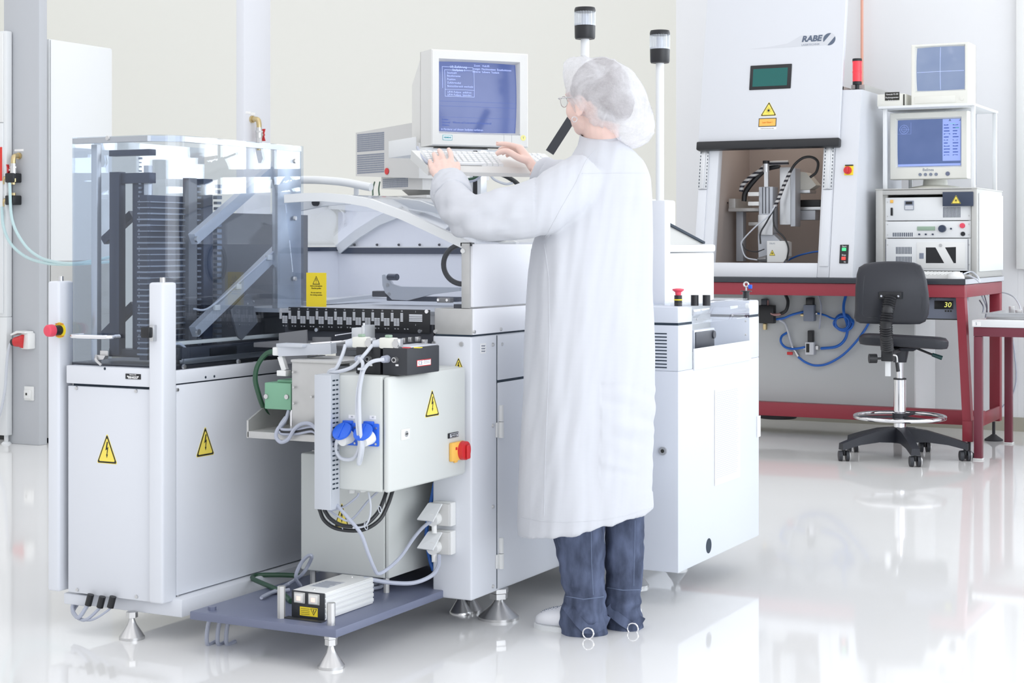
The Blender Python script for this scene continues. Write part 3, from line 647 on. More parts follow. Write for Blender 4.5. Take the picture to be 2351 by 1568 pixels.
b = MB(); pts = [(x, z - .02) for x, z in FRONT]; b.prism(pts + [(-2.40, z2 + .006), (-3.0, z2 + .006)], 'y', YF + .006, YF + .011); b.build('hood_front_pane', 'plexi2', t)
b = MB(); b.tube([ony(581, 435, 4.6), ony(640, 419, 4.6), ony(698, 413, 4.6), ony(780, 417, 4.6), ony(852, 430, 4.6)], .0135, 12); h = b.build('lid_handle', 'offwhite', t)
for u, v, vv in ((818, 424, 448), (640, 419, 445)): p = ony(u, v, 4.6); r = ony(u, vv, 4.62); b = MB(); b.cyl(p, r, .008); b.build('handle_stem', 'offwhite', h)
part(t, 'interior_back', 'bright', (-3.49, XR - .012, 5.31, 5.345, .94, 1.262))
part(t, 'interior_back_seal', 'rack', (-3.47, XR - .02, 5.300, 5.309, 1.105, 1.128)); part(t, 'interior_seal_edge', 'white', (-3.47, XR - .02, 5.298, 5.309, 1.128, 1.132))
part(t, 'interior_left', 'bright', (-3.505, -3.49, 4.64, 5.31, .94, 1.13)); part(t, 'interior_left_seal', 'rack', (-3.49, -3.482, 4.66, 5.30, 1.115, 1.13))
part(t, 'interior_floor', 'aluw', (-3.49, -2.42, 4.36, 5.31, .925, .938))
for u in (810, 862, 912, 960, 1005): p = ony(u, 562, 5.29); screw(t, (p.x, 5.300, p.z), 'A', .005, 'dark', 'seal_clip')
b = MB(); b.M = FA(4.62); q = qa(727, 465, 4.62); b.cyl((q[0], q[1], 0), (q[0], q[1], .012), .012); kb = b.build('lid_knob', 'black', t)
# yellow notice on the hood pane
b = MB(); b.M = FA(YF + .006); q0 = qa(701, 626, YF); q1 = qa(747, 705, YF); cx = (q0[0] + q1[0]) / 2
b.box(q0[0], q1[0], q1[1], q0[1], 0, .0008); b.mi = 1
z = q0[1] - .023; hh = .022
b.prism([(cx - hh * .62, z - hh * .6), (cx + hh * .62, z - hh * .6), (cx, z + hh * .6)], 'z', .0006, .0012); b.mi = 0
b.prism([(cx - hh * .46, z - hh * .5), (cx + hh * .46, z - hh * .5), (cx, z + hh * .42)], 'z', .0006, .0015); b.mi = 1
b.box(cx - .0011, cx + .0011, z - .004, z + .006, .0014, .0018); b.cyl((cx, z - .0075, .0014), (cx, z - .0075, .0018), .0012, n=8)
for st, dz in (('Nicht in die laufende', .041), ('Maschine greifen', .048), ('Do not reach into', .0615), ('the running machine', .0685)): b.text(st, .0062, cx, q0[1] - dz, .0008, sx=.86)
b.build('notice', ['yellow', 'ink'], t, label='yellow notice with black warning triangle and text')
# black scale strip
q0 = qa(690, 704, YF); q1 = qa(988, 766, YF); x0 = q0[0]; x1 = q1[0]; zt_, zb_ = .945, .874
b = MB(); b.M = FA(YF); b.box(-3.02, x1, zb_, zt_, 0, .004, bev=.001); b.mi = 1
xs = [qa(u, 730, YF)[0] for u in (708.5, 729.5, 750.5, 772, 793, 814.5, 836, 857.5, 879.5, 902, 924)]
stp = (xs[-1] - xs[0]) / 10
xs = [xs[0] - stp * k for k in (3, 2, 1)] + xs
for i, x in enumerate(xs):
    b.mi = 1; b.box(x - .0046, x + .0046, .908, .934, .004, .0046)
    if x < xs[-1] - .001 or True:
        for dx in (.0155 - .005, .0155 + .005):
            if x + dx < -2.60: b.box(x + dx - .0045, x + dx + .0045, .895, .9175, .004, .0045)
    b.mi = 0
    for k in range(5): b.box(x - .0046, x + .0046, .9118 + k * .0042, .9124 + k * .0042, .0044, .0048)
    for dx in (.0155 - .005, .0155 + .005):
        for k in range(5): b.box(x + dx - .0046, x + dx + .0046, .8985 + k * .0036, .8992 + k * .0036, .0044, .0048)
    b.mi = 2
    b.text(str(37 - i * 2 if 0 else ['63', '60', '59', '57', '53', '49', '45', '41', '37', '33', '29', '25', '13', '10'][i]), .0065, x, .9395, .004)
    b.text(str(90 + i % 8), .0055, x + .0105, .886, .004); b.text(str(81 + i), .0055, x + .021, .886, .004)
a = qa(941, 730, YF)[0]; c = qa(971, 730, YF)[0]; b.mi = 1; b.box(a, c, .909, .931, .004, .0046); b.mi = 0
for k in range(3): b.box(a, c, .9135 + k * .005, .9145 + k * .005, .0044, .0048)
b.mi = 2; b.text('1', .007, (a + c) / 2, .9385, .004); b.text('1', .007, (a + c) / 2, .899, .004)
b.build('scale_strip', ['black', 'silver', 'silver'], t, label='black strip with silver scale marks and numbers')
for u, v in ((729, 757), (966, 760), (982, 715)): q = qa(u, v, YF); screw(t, (q[0], YF - .004, q[1]), 'A', .0075, 'chrome')
# gantry arm, hoop, and works inside the hood
YG = 4.75
def gp(u, v): return ony(u, v, YG)
b = MB(); pts = [(877, 632), (882, 630), (893, 640), (900, 652), (918, 658), (1055, 660), (1055, 668), (990, 676), (935, 690), (900, 688), (884, 672), (878, 655)]
b.prism([(gp(u, v).x, gp(u, v).z) for u, v in pts], 'y', YG, YG + .012); g = b.build('gantry_arm', 'aluw', t)
b = MB()
for u, v in ((890, 654), (893, 675)): p = gp(u, v); b.cyl((p.x, YG - .002, p.z), (p.x, YG + .001, p.z), .006)
b.build('arm_bush', 'zinc', g)
p = gp(905, 636); b = MB(); b.cyl((p.x - .02, YG, p.z), (p.x + .018, YG - .012, p.z), .011); b.cyl((p.x + .018, YG - .012, p.z), (p.x + .02, YG - .0125, p.z), .006); b.build('camera_head', 'rack', g)
q = gp(880, 690); r = gp(1040, 700); part(t, 'gantry_beam', 'rack', (q.x, r.x, YG + .02, YG + .06, .952, .968), bev=.002)
q = gp(850, 668); r = gp(882, 682); part(t, 'cross_slide', 'dark', (q.x, r.x, YG + .01, YG + .05, r.z, q.z), bev=.003)
b = MB(); b.bar(ony(705, 697, 4.6), ony(866, 678, 5.0), .05, .012); b.build('conveyor_rail', 'alu', t)
b = MB(); c = ony(1062, 607, 4.62); b.ring(c, .062, .0085, (.25, -1, 0), 40, 10); b.build('cable_hoop', 'black', t)
p = ony(1022, 690, YF + .02); b = MB(); b.box(p.x - .02, p.x + .024, YF + .004, YF + .03, p.z - .006, p.z + .009, bev=.002); cb = b.build('clamp_block', 'plate', t)
for dx in (-.014, .016): screw(cb, (p.x + dx, YF + .004, p.z + .002), 'A', .005, 'chrome')
part(t, 'hood_foot', 'dark', (a0 - .03, a0 - .002, YF + .005, YF + .03, z2 - .002, z2 + .012))
# feeder bay: dark bed below the strip with rods and blocks
part(t, 'feeder_bed', 'plate', (-3.04, xc, 4.16, 4.64, .828, .842), bev=.002)
part(t, 'feeder_back', 'dark', (-3.04, xc, YF + .006, YF + .02, .842, .90))
b = MB(); q = [ony(u, v, 4.10) for u, v in ((640, 765), (703, 757), (706, 830), (640, 838))]; b.loft([[p for p in q], [p + Vector((0, .006, 0)) for p in q]]); b.build('guard_plate', 'plate', t)
b = MB(); q = [ony(u, v, 4.12) for u, v in ((717, 774), (758, 774), (758, 812), (717, 812))]; b.loft([[p for p in q], [p + Vector((0, .006, 0)) for p in q]]); b.build('guard_plate', 'plate', t)
for (s, e, r) in (((712, 790), (806, 783), .004), ((760, 787), (830, 777), .003), ((770, 770), (812, 764), .002)): b = MB(); b.cyl(ony(*s, 4.05), ony(*e, 4.14), r, n=10); b.build('guide_rod', 'chrome', t)
q = ony(735, 812, 4.0); part(t, 'feeder_track', 'steel', (q.x - .06, q.x + .10, 4.0, 4.28, .795, .806), bev=.001)
for u, v in ((765, 820), (775, 820), (785, 819), (795, 823)): p = ony(u, v, 4.0); screw(t, (p.x, 4.02, .806), 'U', .006, 'chrome')
b = MB(); p = ony(832, 765, 4.12); b.box(p.x - .025, p.x + .02, 4.10, 4.15, p.z - .03, p.z + .016, bev=.002); b.box(p.x + .012, p.x + .022, 4.095, 4.155, p.z - .02, p.z + .024, bev=.002); b.cyl((p.x + .005, 4.12, p.z + .016), (p.x + .005, 4.12, p.z + .03), .004); b.build('pneumatic_block', 'alu', t)
b = MB()
for u, v in ((930, 778), (944, 776), (960, 775), (975, 781)): p = ony(u, v, 4.28); b.box(p.x - .006, p.x + .006, 4.27, 4.29, p.z - .012, p.z + .003, bev=.001)
b.build('rail_clips', 'zinc', t)
foot(t, -2.387, 4.518, .093, .062); foot(t, -2.52, 4.52, .1, .035); foot(t, -2.42, 5.15, .093, .05); foot(t, -3.3, 5.8, .1, .05)
# twin grey weatherproof sockets on the column's front face
for k, (u, v, lb) in enumerate(((1030, 1178, 'upper grey flap socket low on the machine column, cable plugged in'), (1030, 1243, 'lower grey flap socket low on the machine column, cable plugged in'))):
    p = ony(u, v, YF); s = thing('flap_socket', lb, 'socket', p, 'flap sockets on the column')
    x0, x1 = ony(1002, v, YF - .04).x, ony(1044, v, YF).x
    zt_, zb_ = p.z + .036, p.z - .034
    x0, x1 = p.x - .045, p.x + .026
    part(s, 'housing', 'white', (x0 + .006, x1, YF - .03, YF, zb_, zt_), bev=.004)
    part(s, 'front_cover', 'beige_dark', (x0, x1 - .002, YF - .042, YF - .03, zb_ + .002, zt_ - .002), bev=.003)
    b = MB(); hx0, hx1 = x0 - .004, x1 - .022
    y0 = YF - .043
    b.hexa([(hx0 + .006, y0, zt_ - .006), (hx1, y0, zt_ - .004), (hx1, y0 - .004, zt_ - .001), (hx0 + .006, y0 - .004, zt_ - .003), (hx0 - .012, y0 - .034, zb_ + .020), (hx1 - .012, y0 - .034, zb_ + .018), (hx1 - .012, y0 - .038, zb_ + .021), (hx0 - .012, y0 - .038, zb_ + .023)])
    b.build('flap', 'offwhite', s)
    b = MB(); b.cyl((p.x - .018, YF - .041, p.z - .01), (p.x - .018, YF - .068, p.z - .012), .019, n=20); b.cyl((p.x - .018, YF - .055, p.z - .02), (p.x - .014, YF - .06, p.z - .052), .008, n=12); tag(b.build('mains_plug', 'white'), 'white mains plug in the ' + ('upper' if k == 0 else 'lower') + ' flap socket', 'plug', 'plugs in the flap sockets')
# ================================================================ cart with the slate-blue plate
t = thing('equipment_cart', 'low slate-blue steel plate on levelling feet between loader and machine', 'cart', (-2.75, 4.0, 0))
CT = t
part(t, 'plate', 'slate', (-2.955, -2.468, 3.745, 4.62, .092, .115), bev=.003)
foot(t, -2.51, 3.785, .092, .037); foot(t, -2.51, 4.56, .092, .037)
for (u, v, r, h, m, sd) in ((646, 1419, .011, .088, 'sheet', 6),): 
    p = onz(u, v, .115); b = MB(); b.cyl((p.x, p.y, .115), (p.x, p.y, .115 + h), r, n=sd); b.build('pin', m, t)
b = MB(); b.cyl((-2.51, 3.785, .115), (-2.51, 3.785, .175), .0115, n=16); b.build('threaded_stud', 'zinc', t)
for p in ((-2.60, 4.215), (-2.60, 4.50), (-2.86, 4.215), (-2.86, 4.50)): b = MB(); b.cyl((p[0], p[1], .115), (p[0], p[1], .160), .009, n=6); b.build('pin', 'sheet', t)
p = onz(487, 1400, .115); b = MB(); b.cyl((p.x, p.y, .115), (p.x, p.y, .124), .012, n=6); b.build('nut', 'slate', t)
for k, u in enumerate((452, 477, 497)):
    s = onz(u, 1412, .10); b = MB(); b.tube([s + Vector((.01, .06, -.005)), s + Vector((0, .05, -.04)), s + Vector((-.01, .06, -.095)), s + Vector((-.01, .10, -.096))], .006, 8); tag(b.build('floor_cable', 'cable'), ('left', 'middle', 'right')[k] + ' of three grey cables dropping to the floor under the blue plate', 'cable', 'cables under the plate')
# lower electrical cabinet on the plate
t = thing('lower_cabinet', 'pale grey electrical cabinet standing on the slate-blue plate', 'cabinet', (-2.73, 4.4, .16))
x0, x1, y0, y1 = -2.889, -2.577, 4.191, 4.58
b = MB(); b.box(x0, x1 - .015, y0, y1, .16, .512, bev=.005, seg=3); b.build('body', 'boxpaint', t)
part(t, 'door', 'boxpaint', (x1 - .013, x1, y0 + .001, y1, .161, .511), bev=.004)
part(t, 'door_gap', 'gap', (x1 - .016, x1 - .012, y0 + .006, y1 - .01, .166, .505))
part(t, 'top_rail', 'sheet', (x0 + .02, x0 + .1, y0 + .03, y0 + .1, .512, .519), bev=.002)
part(t, 'hanger_bracket', 'sheet', (x0 + .10, x1 - .05, y0 + .10, y0 + .2, .512, .70), bev=.002)
q = qa(785, 1178, y0); bolt_sign(t, FA(y0), q[0], q[1] - .006, .050, .070)
# control box in front of the column
XC, YC = -2.385, 3.877
t = thing('control_box', 'pale grey control box with red rotary switch fixed before the machine column', 'box', (-2.47, 4.09, .466))
CB = t
b = MB(); b.box(-2.60, XC - .022, YC, 4.312, .466, .782, bev=.006, seg=3); b.build('body', 'boxpaint', t)
b = MB(); b.box(XC - .019, XC, YC + .001, 4.309, .466, .780, bev=.008, seg=3); d = b.build('door', 'boxpaint', t)
part(t, 'door_gap', 'gap', (XC - .024, XC - .017, YC + .008, 4.30, .474, .772))
q = qb(992, 925, XC); bolt_sign(d, FB(XC), q[0], q[1], .078, .074)
q = qb(931, 996, XC); b = MB(); b.M = FB(XC); b.box(q[0] - .025, q[0] + .022, q[1] - .016, q[1] + .014, 0, .002, bev=.001); b.mi = 1; b.cyl((q[0], q[1], .002), (q[0], q[1], .0045), .008, n=18); b.mi = 2; b.box(q[0] - .006, q[0] + .006, q[1] - .0013, q[1] + .0013, .004, .0052); b.build('door_lock', ['white', 'zinc', 'ink'], d)
q = qb(1047, 1034, XC); b = MB(); b.M = FB(XC); b.box(q[0] - .042, q[0] + .034, q[1] - .028, q[1] + .026, 0, .012, bev=.003); b.box(q[0] - .018, q[0] - .002, q[1] - .034, q[1] - .026, 0, .008, bev=.002); b.mi = 1; b.box(q[0] - .024, q[0] - .014, q[1] + .004, q[1] + .012, .011, .0125); sw = b.build('main_switch', ['orange', 'red'], d, label='orange-yellow base plate of the main switch')
b = MB(); b.M = FB(XC); c = (q[0] + .016, q[1] - .001); b.cyl((c[0], c[1], .012), (c[0], c[1], .026), .028, .027, n=30); b.box(c[0] - .007, c[0] + .010, c[1] - .024, c[1] + .017, .026, .036, bev=.005); b.build('rotary_knob', 'red', sw)
q = qb(1041, 998, XC); b = MB(); b.M = FB(XC); b.box(q[0] - .034, q[0] + .026, q[1] - .008, q[1] + .007, 0, .003, bev=.001); b.mi = 1; b.box(q[0] - .026, q[0] + .023, q[1] - .006, q[1] + .005, .003, .0034); b.mi = 2; b.text('HAUPTSCHALTER', .005, q[0], q[1] + .0015, .0034); b.text('MAIN SWITCH', .0045, q[0], q[1] - .004, .0034); b.build('switch_label', ['black', 'silver', 'ink'], d)
# blue sockets with half-open lids and white plugs
for k, (u, v) in enumerate(((805, 995), (853, 997))):
    q = qa(u, v, YC)
    b = MB(); b.M = FA(YC); b.box(q[0] - .026, q[0] + .026, q[1] - .032, q[1] + .030, 0, .008, bev=.003); b.box(q[0] - .020, q[0] + .010, q[1] + .026, q[1] + .036, 0, .012, bev=.002); s = b.build('blue_socket', 'blue', t)
    for dx, dz in ((.019, .018), (.019, -.025)): screw(s, (q[0] + dx, YC - .008, q[1] + dz), 'A', .0038)
    b = MB(); b.M = FA(YC) @ Matrix.Translation((q[0] - .006, q[1] + .026, .014)) @ Matrix.Rotation(math.radians(-42), 4, 'X') @ Matrix.Translation((0, -.026, 0)); b.lathe([(.027, 0), (.0285, .003), (.027, .007), (.012, .0085), (.0005, .009)], n=30); b.box(-.0015, .0015, -.024, .024, .0085, .0105); b.build('lid', 'blue', s)
    b = MB(); b.cyl((q[0], YC - .008, q[1] - .006), (q[0] - .004, YC - .040, q[1] - .016), .021, .016, n=20); tag(b.build('mains_plug', 'white'), 'white plug under the ' + ('left' if k == 0 else 'right') + ' blue socket lid on the control box', 'plug', 'plugs in the blue sockets')
    b = MB(); b.M = FA(YC); b.box(q[0] - .006, q[0] + .014, q[1] + .041, q[1] + .051, 0, .0008); b.mi = 1; b.text('X%d' % (3 + k * 4), .006, q[0] + .005, q[1] + .046, .0008); b.build('socket_label', ['paper', 'inkgrey'], t)
b = MB(); b.cyl((-2.53, YC + .04, .452), (-2.53, YC + .04, .466), .010, n=8); b.cyl((-2.50, YC + .05, .456), (-2.50, YC + .05, .466), .010, n=8); b.build('cable_glands', 'white', t)
# slotted cable duct at the left of the box
yD = YC - .048
p0 = ony(722, 860, yD); p1 = ony(758, 1172, yD)
t = thing('cable_duct', 'upright light grey slotted wiring duct beside the control box', 'duct', (p0.x, YC, p1.z))
b = MB(); b.box(p0.x, p1.x, yD + .003, YC - .001, p1.z, p0.z); b.build('duct', 'aluw', t)
part(t, 'cover', 'aluw', (p0.x - .001, p1.x + .001, yD, yD + .008, p1.z, p0.z), bev=.002)
b = MB(); n = 24
for k in range(n):
    z = p1.z + .055 + k * (p0.z - p1.z - .06) / n; b.box(p1.x, p1.x + .0008, yD + .012, yD + .024, z, z + .0042); b.box(p1.x, p1.x + .0008, yD + .029, yD + .039, z, z + .0042)
b.build('slots', 'gap', t)
# two black camera control units on the box
for k, (u0, u1, lb) in enumerate(((817, 872, 'black control unit behind the labelled one on top of the control box'), (878, 1010, 'front black control unit with white and red approval label on control box'))):
    t = thing('controller_unit', lb, 'controller', (-2.47, 4.05, .783), 'black units on the control box')
    yb = 3.915; x0 = ony(u0, 830, yb).x; x1 = ony(873 if k == 0 else 935, 830, yb).x
    ye = 4.02 if k == 0 else onx(1009, 820, x1).y
    z1 = ony(935, 800, yb).z
    b = MB(); b.box(x0, x1, yb, ye, .783, z1, bev=.003); b.build('housing', 'black' if k == 0 else 'darkgrey', t)
    for (u, v, m, r) in (((848, 824, 'zinc', .0085), (830, 823, 'cable', .011)) if k == 0 else ((909, 826, 'zinc', .0085), (889, 824, 'cable', .011))):
        p = ony(u, v, yb); b = MB(); b.cyl((p.x, yb, p.z), (p.x, yb - (.012 if m == 'zinc' else .022), p.z), r, r * .85, n=16)
        if m == 'zinc': b.mi = 1; b.cyl((p.x, yb - .0115, p.z), (p.x, yb - .0125, p.z), r * .55)
        b.build('connector', [m, 'black'], t)
    p = ony(852 if k == 0 else 912, 838, yb); part(t, 'tag', 'paper', (p.x - .005, p.x + .004, yb - .001, yb, p.z - .003, p.z + .002))
    if k:
        b = MB(); b.M = FB(x1); q0 = qb(957, 842, x1); q1 = qb(989, 823, x1); b.box(q0[0], q1[0], q0[1], q1[1], 0, .0006); b.mi = 1; b.box(q0[0] + .002, q1[0] - .002, q0[1] + .002, q1[1] - .002, 0, .0009); b.mi = 2
        b.text('CE', .016, q0[0] + .018, (q0[1] + q1[1]) / 2, .0009, sx=1.2)
        for j in range(3): b.box(q0[0] + .036, q1[0] - .006, q0[1] + .007 + j * .004, q0[1] + .0082 + j * .004, .0009, .0011)
        b.build('approval_label', ['red', 'paper', 'inkgrey'], t)
        part(t, 'lid', 'silver', (x0 + .01, x1 - .004, yb + .02, ye - .01, z1, z1 + .004), bev=.001)
        for u, m in ((936, 'red'), (962, 'yellow')): p = onz(u, 799, z1 + .004); part(t, 'lid_mark', m, (p.x - .012, p.x + .006, p.y - .008, p.y + .008, z1 + .004, z1 + .006))
# two white cable connectors lying across the top
for k, (u, v) in enumerate(((822, 788), (884, 790))):
    c = ony(u, v, 3.93); t = thing('cable_connector', ('left' if k == 0 else 'right') + ' white square plug with green latch above the black units', 'plug', c, 'white plugs above the black units')
    b = MB(); b.box(c.x - .012, c.x + .036, c.y - .014, c.y + .014, c.z - .012, c.z + .018, bev=.004); b.build('body', 'cream', t)
    b = MB(); b.cyl((c.x - .034, c.y - .004, c.z - .002), (c.x - .01, c.y, c.z + .002), .011, .014, n=14); b.build('gland', 'cablew', t)
    part(t, 'latch', 'lcd', (c.x + .004, c.x + .02, c.y - .008, c.y + .008, c.z + .018, c.z + .026), bev=.002)
    b = MB(); b.cyl((c.x + .042, c.y - .016, c.z + .002), (c.x + .042, c.y - .012, c.z + .002), .010); b.box(c.x + .036, c.x + .05, c.y - .013, c.y + .014, c.z - .012, c.z + .016, bev=.002); b.build('coupling', 'zinc', t)
# ---- cables around the boxes
def cable(pts, r, m, label, name='cable', cat='cable', group=None, n=8):
    b = MB(); b.tube(pts, r, n, 6); return tag(b.build(name, m), label, cat, group)
yd = YC - .03
cable([ony(u, v, y) for u, v, y in ((793, 792, 3.92), (786, 815, 3.90), (772, 845, 3.885), (756, 853, 3.89), (750, 880, 3.90))], .0052, 'cablew', 'grey cable from the left white plug into the top of the duct')
cable([ony(u, v, y) for u, v, y in ((855, 792, 3.92), (836, 815, 3.89), (810, 842, 3.88), (775, 854, 3.88), (757, 857, 3.89), (754, 885, 3.90))], .0052, 'cablew', 'grey cable from the right white plug into the top of the duct')
cable([ony(u, v, y) for u, v, y in ((824, 822, 3.89), (833, 835, 3.87), (829, 860, 3.865), (821, 900, 3.862), (819, 950, 3.855), (822, 990, 3.835), (825, 1025, 3.84), (812, 1052, 3.86), (785, 1053, 3.86), (771, 1035, 3.855), (774, 1012, 3.84), (782, 1004, 3.838))], .0052, 'cablew', 'grey cable looping down from rear black unit to the left blue socket')
cable([ony(u, v, y) for u, v, y in ((882, 825, 3.89), (855, 830, 3.87), (838, 845, 3.865), (830, 870, 3.86), (825, 910, 3.855), (826, 970, 3.835), (829, 1020, 3.83), (823, 1062, 3.85), (827, 1060, 3.86), (832, 1035, 3.84), (834, 1008, 3.836))], .0052, 'cablew', 'grey cable hanging from front black unit to the right blue socket')
p = ony(832, 847, 3.862); b = MB(); b.box(p.x - .010, p.x + .010, p.y - .010, p.y + .004, p.z - .003, p.z + .003, bev=.001); tag(b.build('cable_tie', 'cablew'), 'white tie around the pair of grey cables before the control box', 'cable tie')
# from the duct's lower end: long grey cable to the upper flap socket
cable([ony(u, v, y) for u, v, y in ((762, 1130, 3.90), (766, 1150, 3.87), (800, 1190, 3.86), (828, 1225, 3.87), (845, 1270, 3.89), (858, 1302, 3.92), (868, 1317, 3.95), (890, 1306, 3.99), (920, 1278, 4.06), (950, 1235, 4.14), (972, 1210, 4.2), (990, 1197, 4.26))], .0052, 'cable', 'long grey cable sagging from the duct to the upper flap socket')
cable([ony(u, v, y) for u, v, y in ((1008, 1275, 4.26), (1006, 1300, 4.24), (990, 1322, 4.2), (950, 1338, 4.15), (900, 1338, 4.1), (850, 1330, 4.06), (835, 1328, 4.05))], .0062, 'cable', 'grey cable from the lower flap socket to the white supply unit')
for k, (pts, r, m, lb) in enumerate((
    (((733, 1168, 3.90), (745, 1195, 3.90), (775, 1214, 3.92), (830, 1217, 3.94), (870, 1195, 3.97), (890, 1160, 4.0), (902, 1125, 4.03)), .0055, 'cableblk', 'outer black cable bundle drooping under the control box'),
    (((744, 1170, 3.90), (760, 1192, 3.90), (790, 1207, 3.92), (835, 1205, 3.94), (865, 1180, 3.97), (880, 1150, 4.0), (888, 1125, 4.03)), .0055, 'cableblk', 'inner black cable bundle drooping under the control box'),
    (((750, 1168, 3.90), (775, 1185, 3.90), (805, 1194, 3.93), (845, 1150, 3.97), (870, 1126, 4.0)), .0030, 'cable', 'thin grey cable between duct and underside of the control box'),
    (((760, 1172, 3.90), (790, 1163, 3.90), (818, 1142, 3.91), (824, 1132, 3.915)), .0030, 'cable', 'thin grey cable crossing the half-hidden warning triangle'),
    (((846, 1130, 3.93), (851, 1160, 3.93), (848, 1190, 3.93), (836, 1208, 3.93), (810, 1212, 3.92)), .0028, 'cablew', 'thin pale cable hanging from the white gland under the control box'))):
    cable([ony(u, v, y) for u, v, y in pts], r, m, lb, group='cables under the control box')
for u, v in ((760, 1200), (789, 1211), (872, 1170), (840, 1208)): p = ony(u, v, 3.93); b = MB(); b.ring(p, .010, .0012, (1, .2, .3), 16, 6); tag(b.build('cable_tie', 'cablew'), 'white tie on the black cable bundle below the control box', 'cable tie', 'ties on the black bundle')
cable([ony(u, v, 4.35) for u, v in ((998, 1108), (992, 1140), (984, 1180), (979, 1230), (986, 1280), (995, 1310))], .0058, 'bluehose', 'bright blue air hose beside the flap sockets', 'air_hose', 'hose')
# ---- white supply unit on the plate
t = thing('supply_unit', 'small white ribbed supply unit with two lit switches on blue plate', 'power supply', (-2.6, 3.93, .115))
x0, x1 = onz(667, 1418, .115).x, onz(749, 1425, .115).x; yA_ = onz(700, 1421, .115).y; yB_ = onz(848, 1385, .115).y; zt_ = ony(667, 1342, yA_).z
zt_ = .115 + .076
b = MB(); b.box(x0 + .001, x1 - .001, yA_ + .004, yB_, .116, zt_, bev=.003)
for k in range(5): b.box(x1 - .002, x1 + .0012, yA_ + .006, yB_ - .001, .122 + k * .014, .132 + k * .014, bev=.001)
b.build('housing', 'white', t)
b = MB(); b.box(x0, x1, yA_, yA_ + .004, .118, zt_ - .001, bev=.001); b.box(x0 - .012, x1 + .004, yA_ - .022, yA_ + .002, .115, .118, bev=.001); f = b.build('front_plate', 'darkgrey', t)
W_ = x1 - x0
for k, c in enumerate((x0 + W_ * .26, x0 + W_ * .70)):
    b = MB(); b.box(c - W_ * .17, c + W_ * .17, yA_ - .004, yA_, .157, .187, bev=.002); b.mi = 1; b.box(c - W_ * .13, c + W_ * .13, yA_ - .009, yA_ - .003, .160, .184, bev=.002); b.mi = 2; b.box(c - W_ * .05, c + W_ * .07, yA_ - .0095, yA_ - .0085, .166, .177); b.build('rocker_switch', ['sheet', 'beige', 'lamp_pink'], f)
b = MB(); b.M = FA(yA_); c0, c1 = x0 + W_ * .26, x0 + W_ * .80; b.box(c0, c1, .124, .148, 0, .0008, bev=.0); b.mi = 1
for k in range(4): b.box(c0 + .003, c0 + (c1 - c0) * .55, .1275 + k * .005, .1287 + k * .005, .0008, .001)
tc = c0 + (c1 - c0) * .78; b.prism([(tc - .011, .1455), (tc + .011, .1455), (tc, .127)], 'z', .0006, .001); b.mi = 0; b.prism([(tc - .008, .1442), (tc + .008, .1442), (tc, .1305)], 'z', .0008, .0013); b.mi = 1; b.prism([(tc - .001, .143), (tc + .002, .143), (tc, .138), (tc + .002, .138), (tc - .001, .132), (tc, .1365), (tc - .002, .1365)], 'z', .0012, .0016)
b.build('sticker', ['yellow', 'ink'], f)
b = MB(); b.box(x0 + .016, x1 - .03, yA_ + .06, yA_ + .15, zt_, zt_ + .0008); b.mi = 1
for k in range(5): b.box(x0 + .02, x1 - .034 - .006 * (k % 2), yA_ + .07 + k * .015, yA_ + .076 + k * .015, zt_ + .0008, zt_ + .001)
b.build('rating_label', ['silver', 'inkgrey'], t)
for y in (yA_ + .03, yB_ - .03): screw(t, ((x0 + x1) / 2, y, zt_), 'U', .004)
# cables on the plate behind it
zc_ = .122
def pl_(u, v, z=.123): return onz(u, v, z)
cable([pl_(668, 1380), pl_(640, 1356), pl_(600, 1338), pl_(580, 1328), pl_(590, 1321), pl_(640, 1320), pl_(690, 1322)], .0075, 'hosegreen', 'dark green ribbed hose curling on the blue plate', 'hose', 'hose')
cable([pl_(690, 1345), ony(679, 1325, 4.1), ony(690, 1295, 4.1), ony(706, 1277, 4.1), ony(716, 1277, 4.1), ony(708, 1297, 4.12), ony(692, 1320, 4.12), pl_(660, 1342), pl_(620, 1362), pl_(600, 1372), pl_(625, 1360), pl_(664, 1354)], .0055, 'cable', 'grey cable looping upright behind the white supply unit')
cable([pl_(845, 1345), pl_(870, 1340), pl_(875, 1347), pl_(850, 1352)], .0055, 'cable', 'short grey cable loop at the back of the supply unit')
# ---- feeder bracket with green block, and its sheet-metal shield
t = thing('belt_feeder', 'sheet-metal feeder with green block and grey arm, left of the duct', 'feeder', (-2.75, 3.98, .64))
ys = 3.93
a = ony(667, 830, ys); c = ony(770, 1005, ys)
part(t, 'shield', 'sheet', (a.x, c.x, ys + .006, ys + .016, ony(700, 990, ys).z, a.z), bev=.002)
part(t, 'shield_top', 'sheet', (a.x, c.x + .02, ys, ys + .19, a.z - .002, a.z + .006), bev=.002)
for u, v in ((673, 854), (674, 889), (674, 926), (715, 911)): p = ony(u, v, ys); screw(t, (p.x, ys, p.z), 'A', .004)
q0 = ony(607, 878, 3.95); q1 = ony(668, 942, 3.95)
b = MB(); b.box(q0.x, q1.x, 3.95, 4.03, q1.z, q0.z, bev=.003); b.box(q0.x + .03, q1.x, 3.97, 4.03, q0.z, q0.z + .008, bev=.002); g = b.build('green_block', 'green', t)
for u, v in ((612, 910), (659, 911)): p = ony(u, v, 3.95); screw(g, (p.x, 3.95, p.z), 'A', .0085)
q = ony(660, 798, 3.98)
b = MB(); e0, e1 = ony(645, 805, 3.98), ony(766, 800, 4.02); b.bar(e0, e1, .05, .03); b.box(e0.x - .0, e0.x + .09, 3.955, 4.005, e0.z + .012, e0.z + .022, bev=.002); ar = b.build('feeder_arm', 'aluw', t)
b = MB(); p = ony(638, 806, 3.98); b.box(p.x - .006, p.x + .016, 3.96, 4.0, p.z - .012, p.z + .012, bev=.003); b.build('end_connector', 'white', ar)
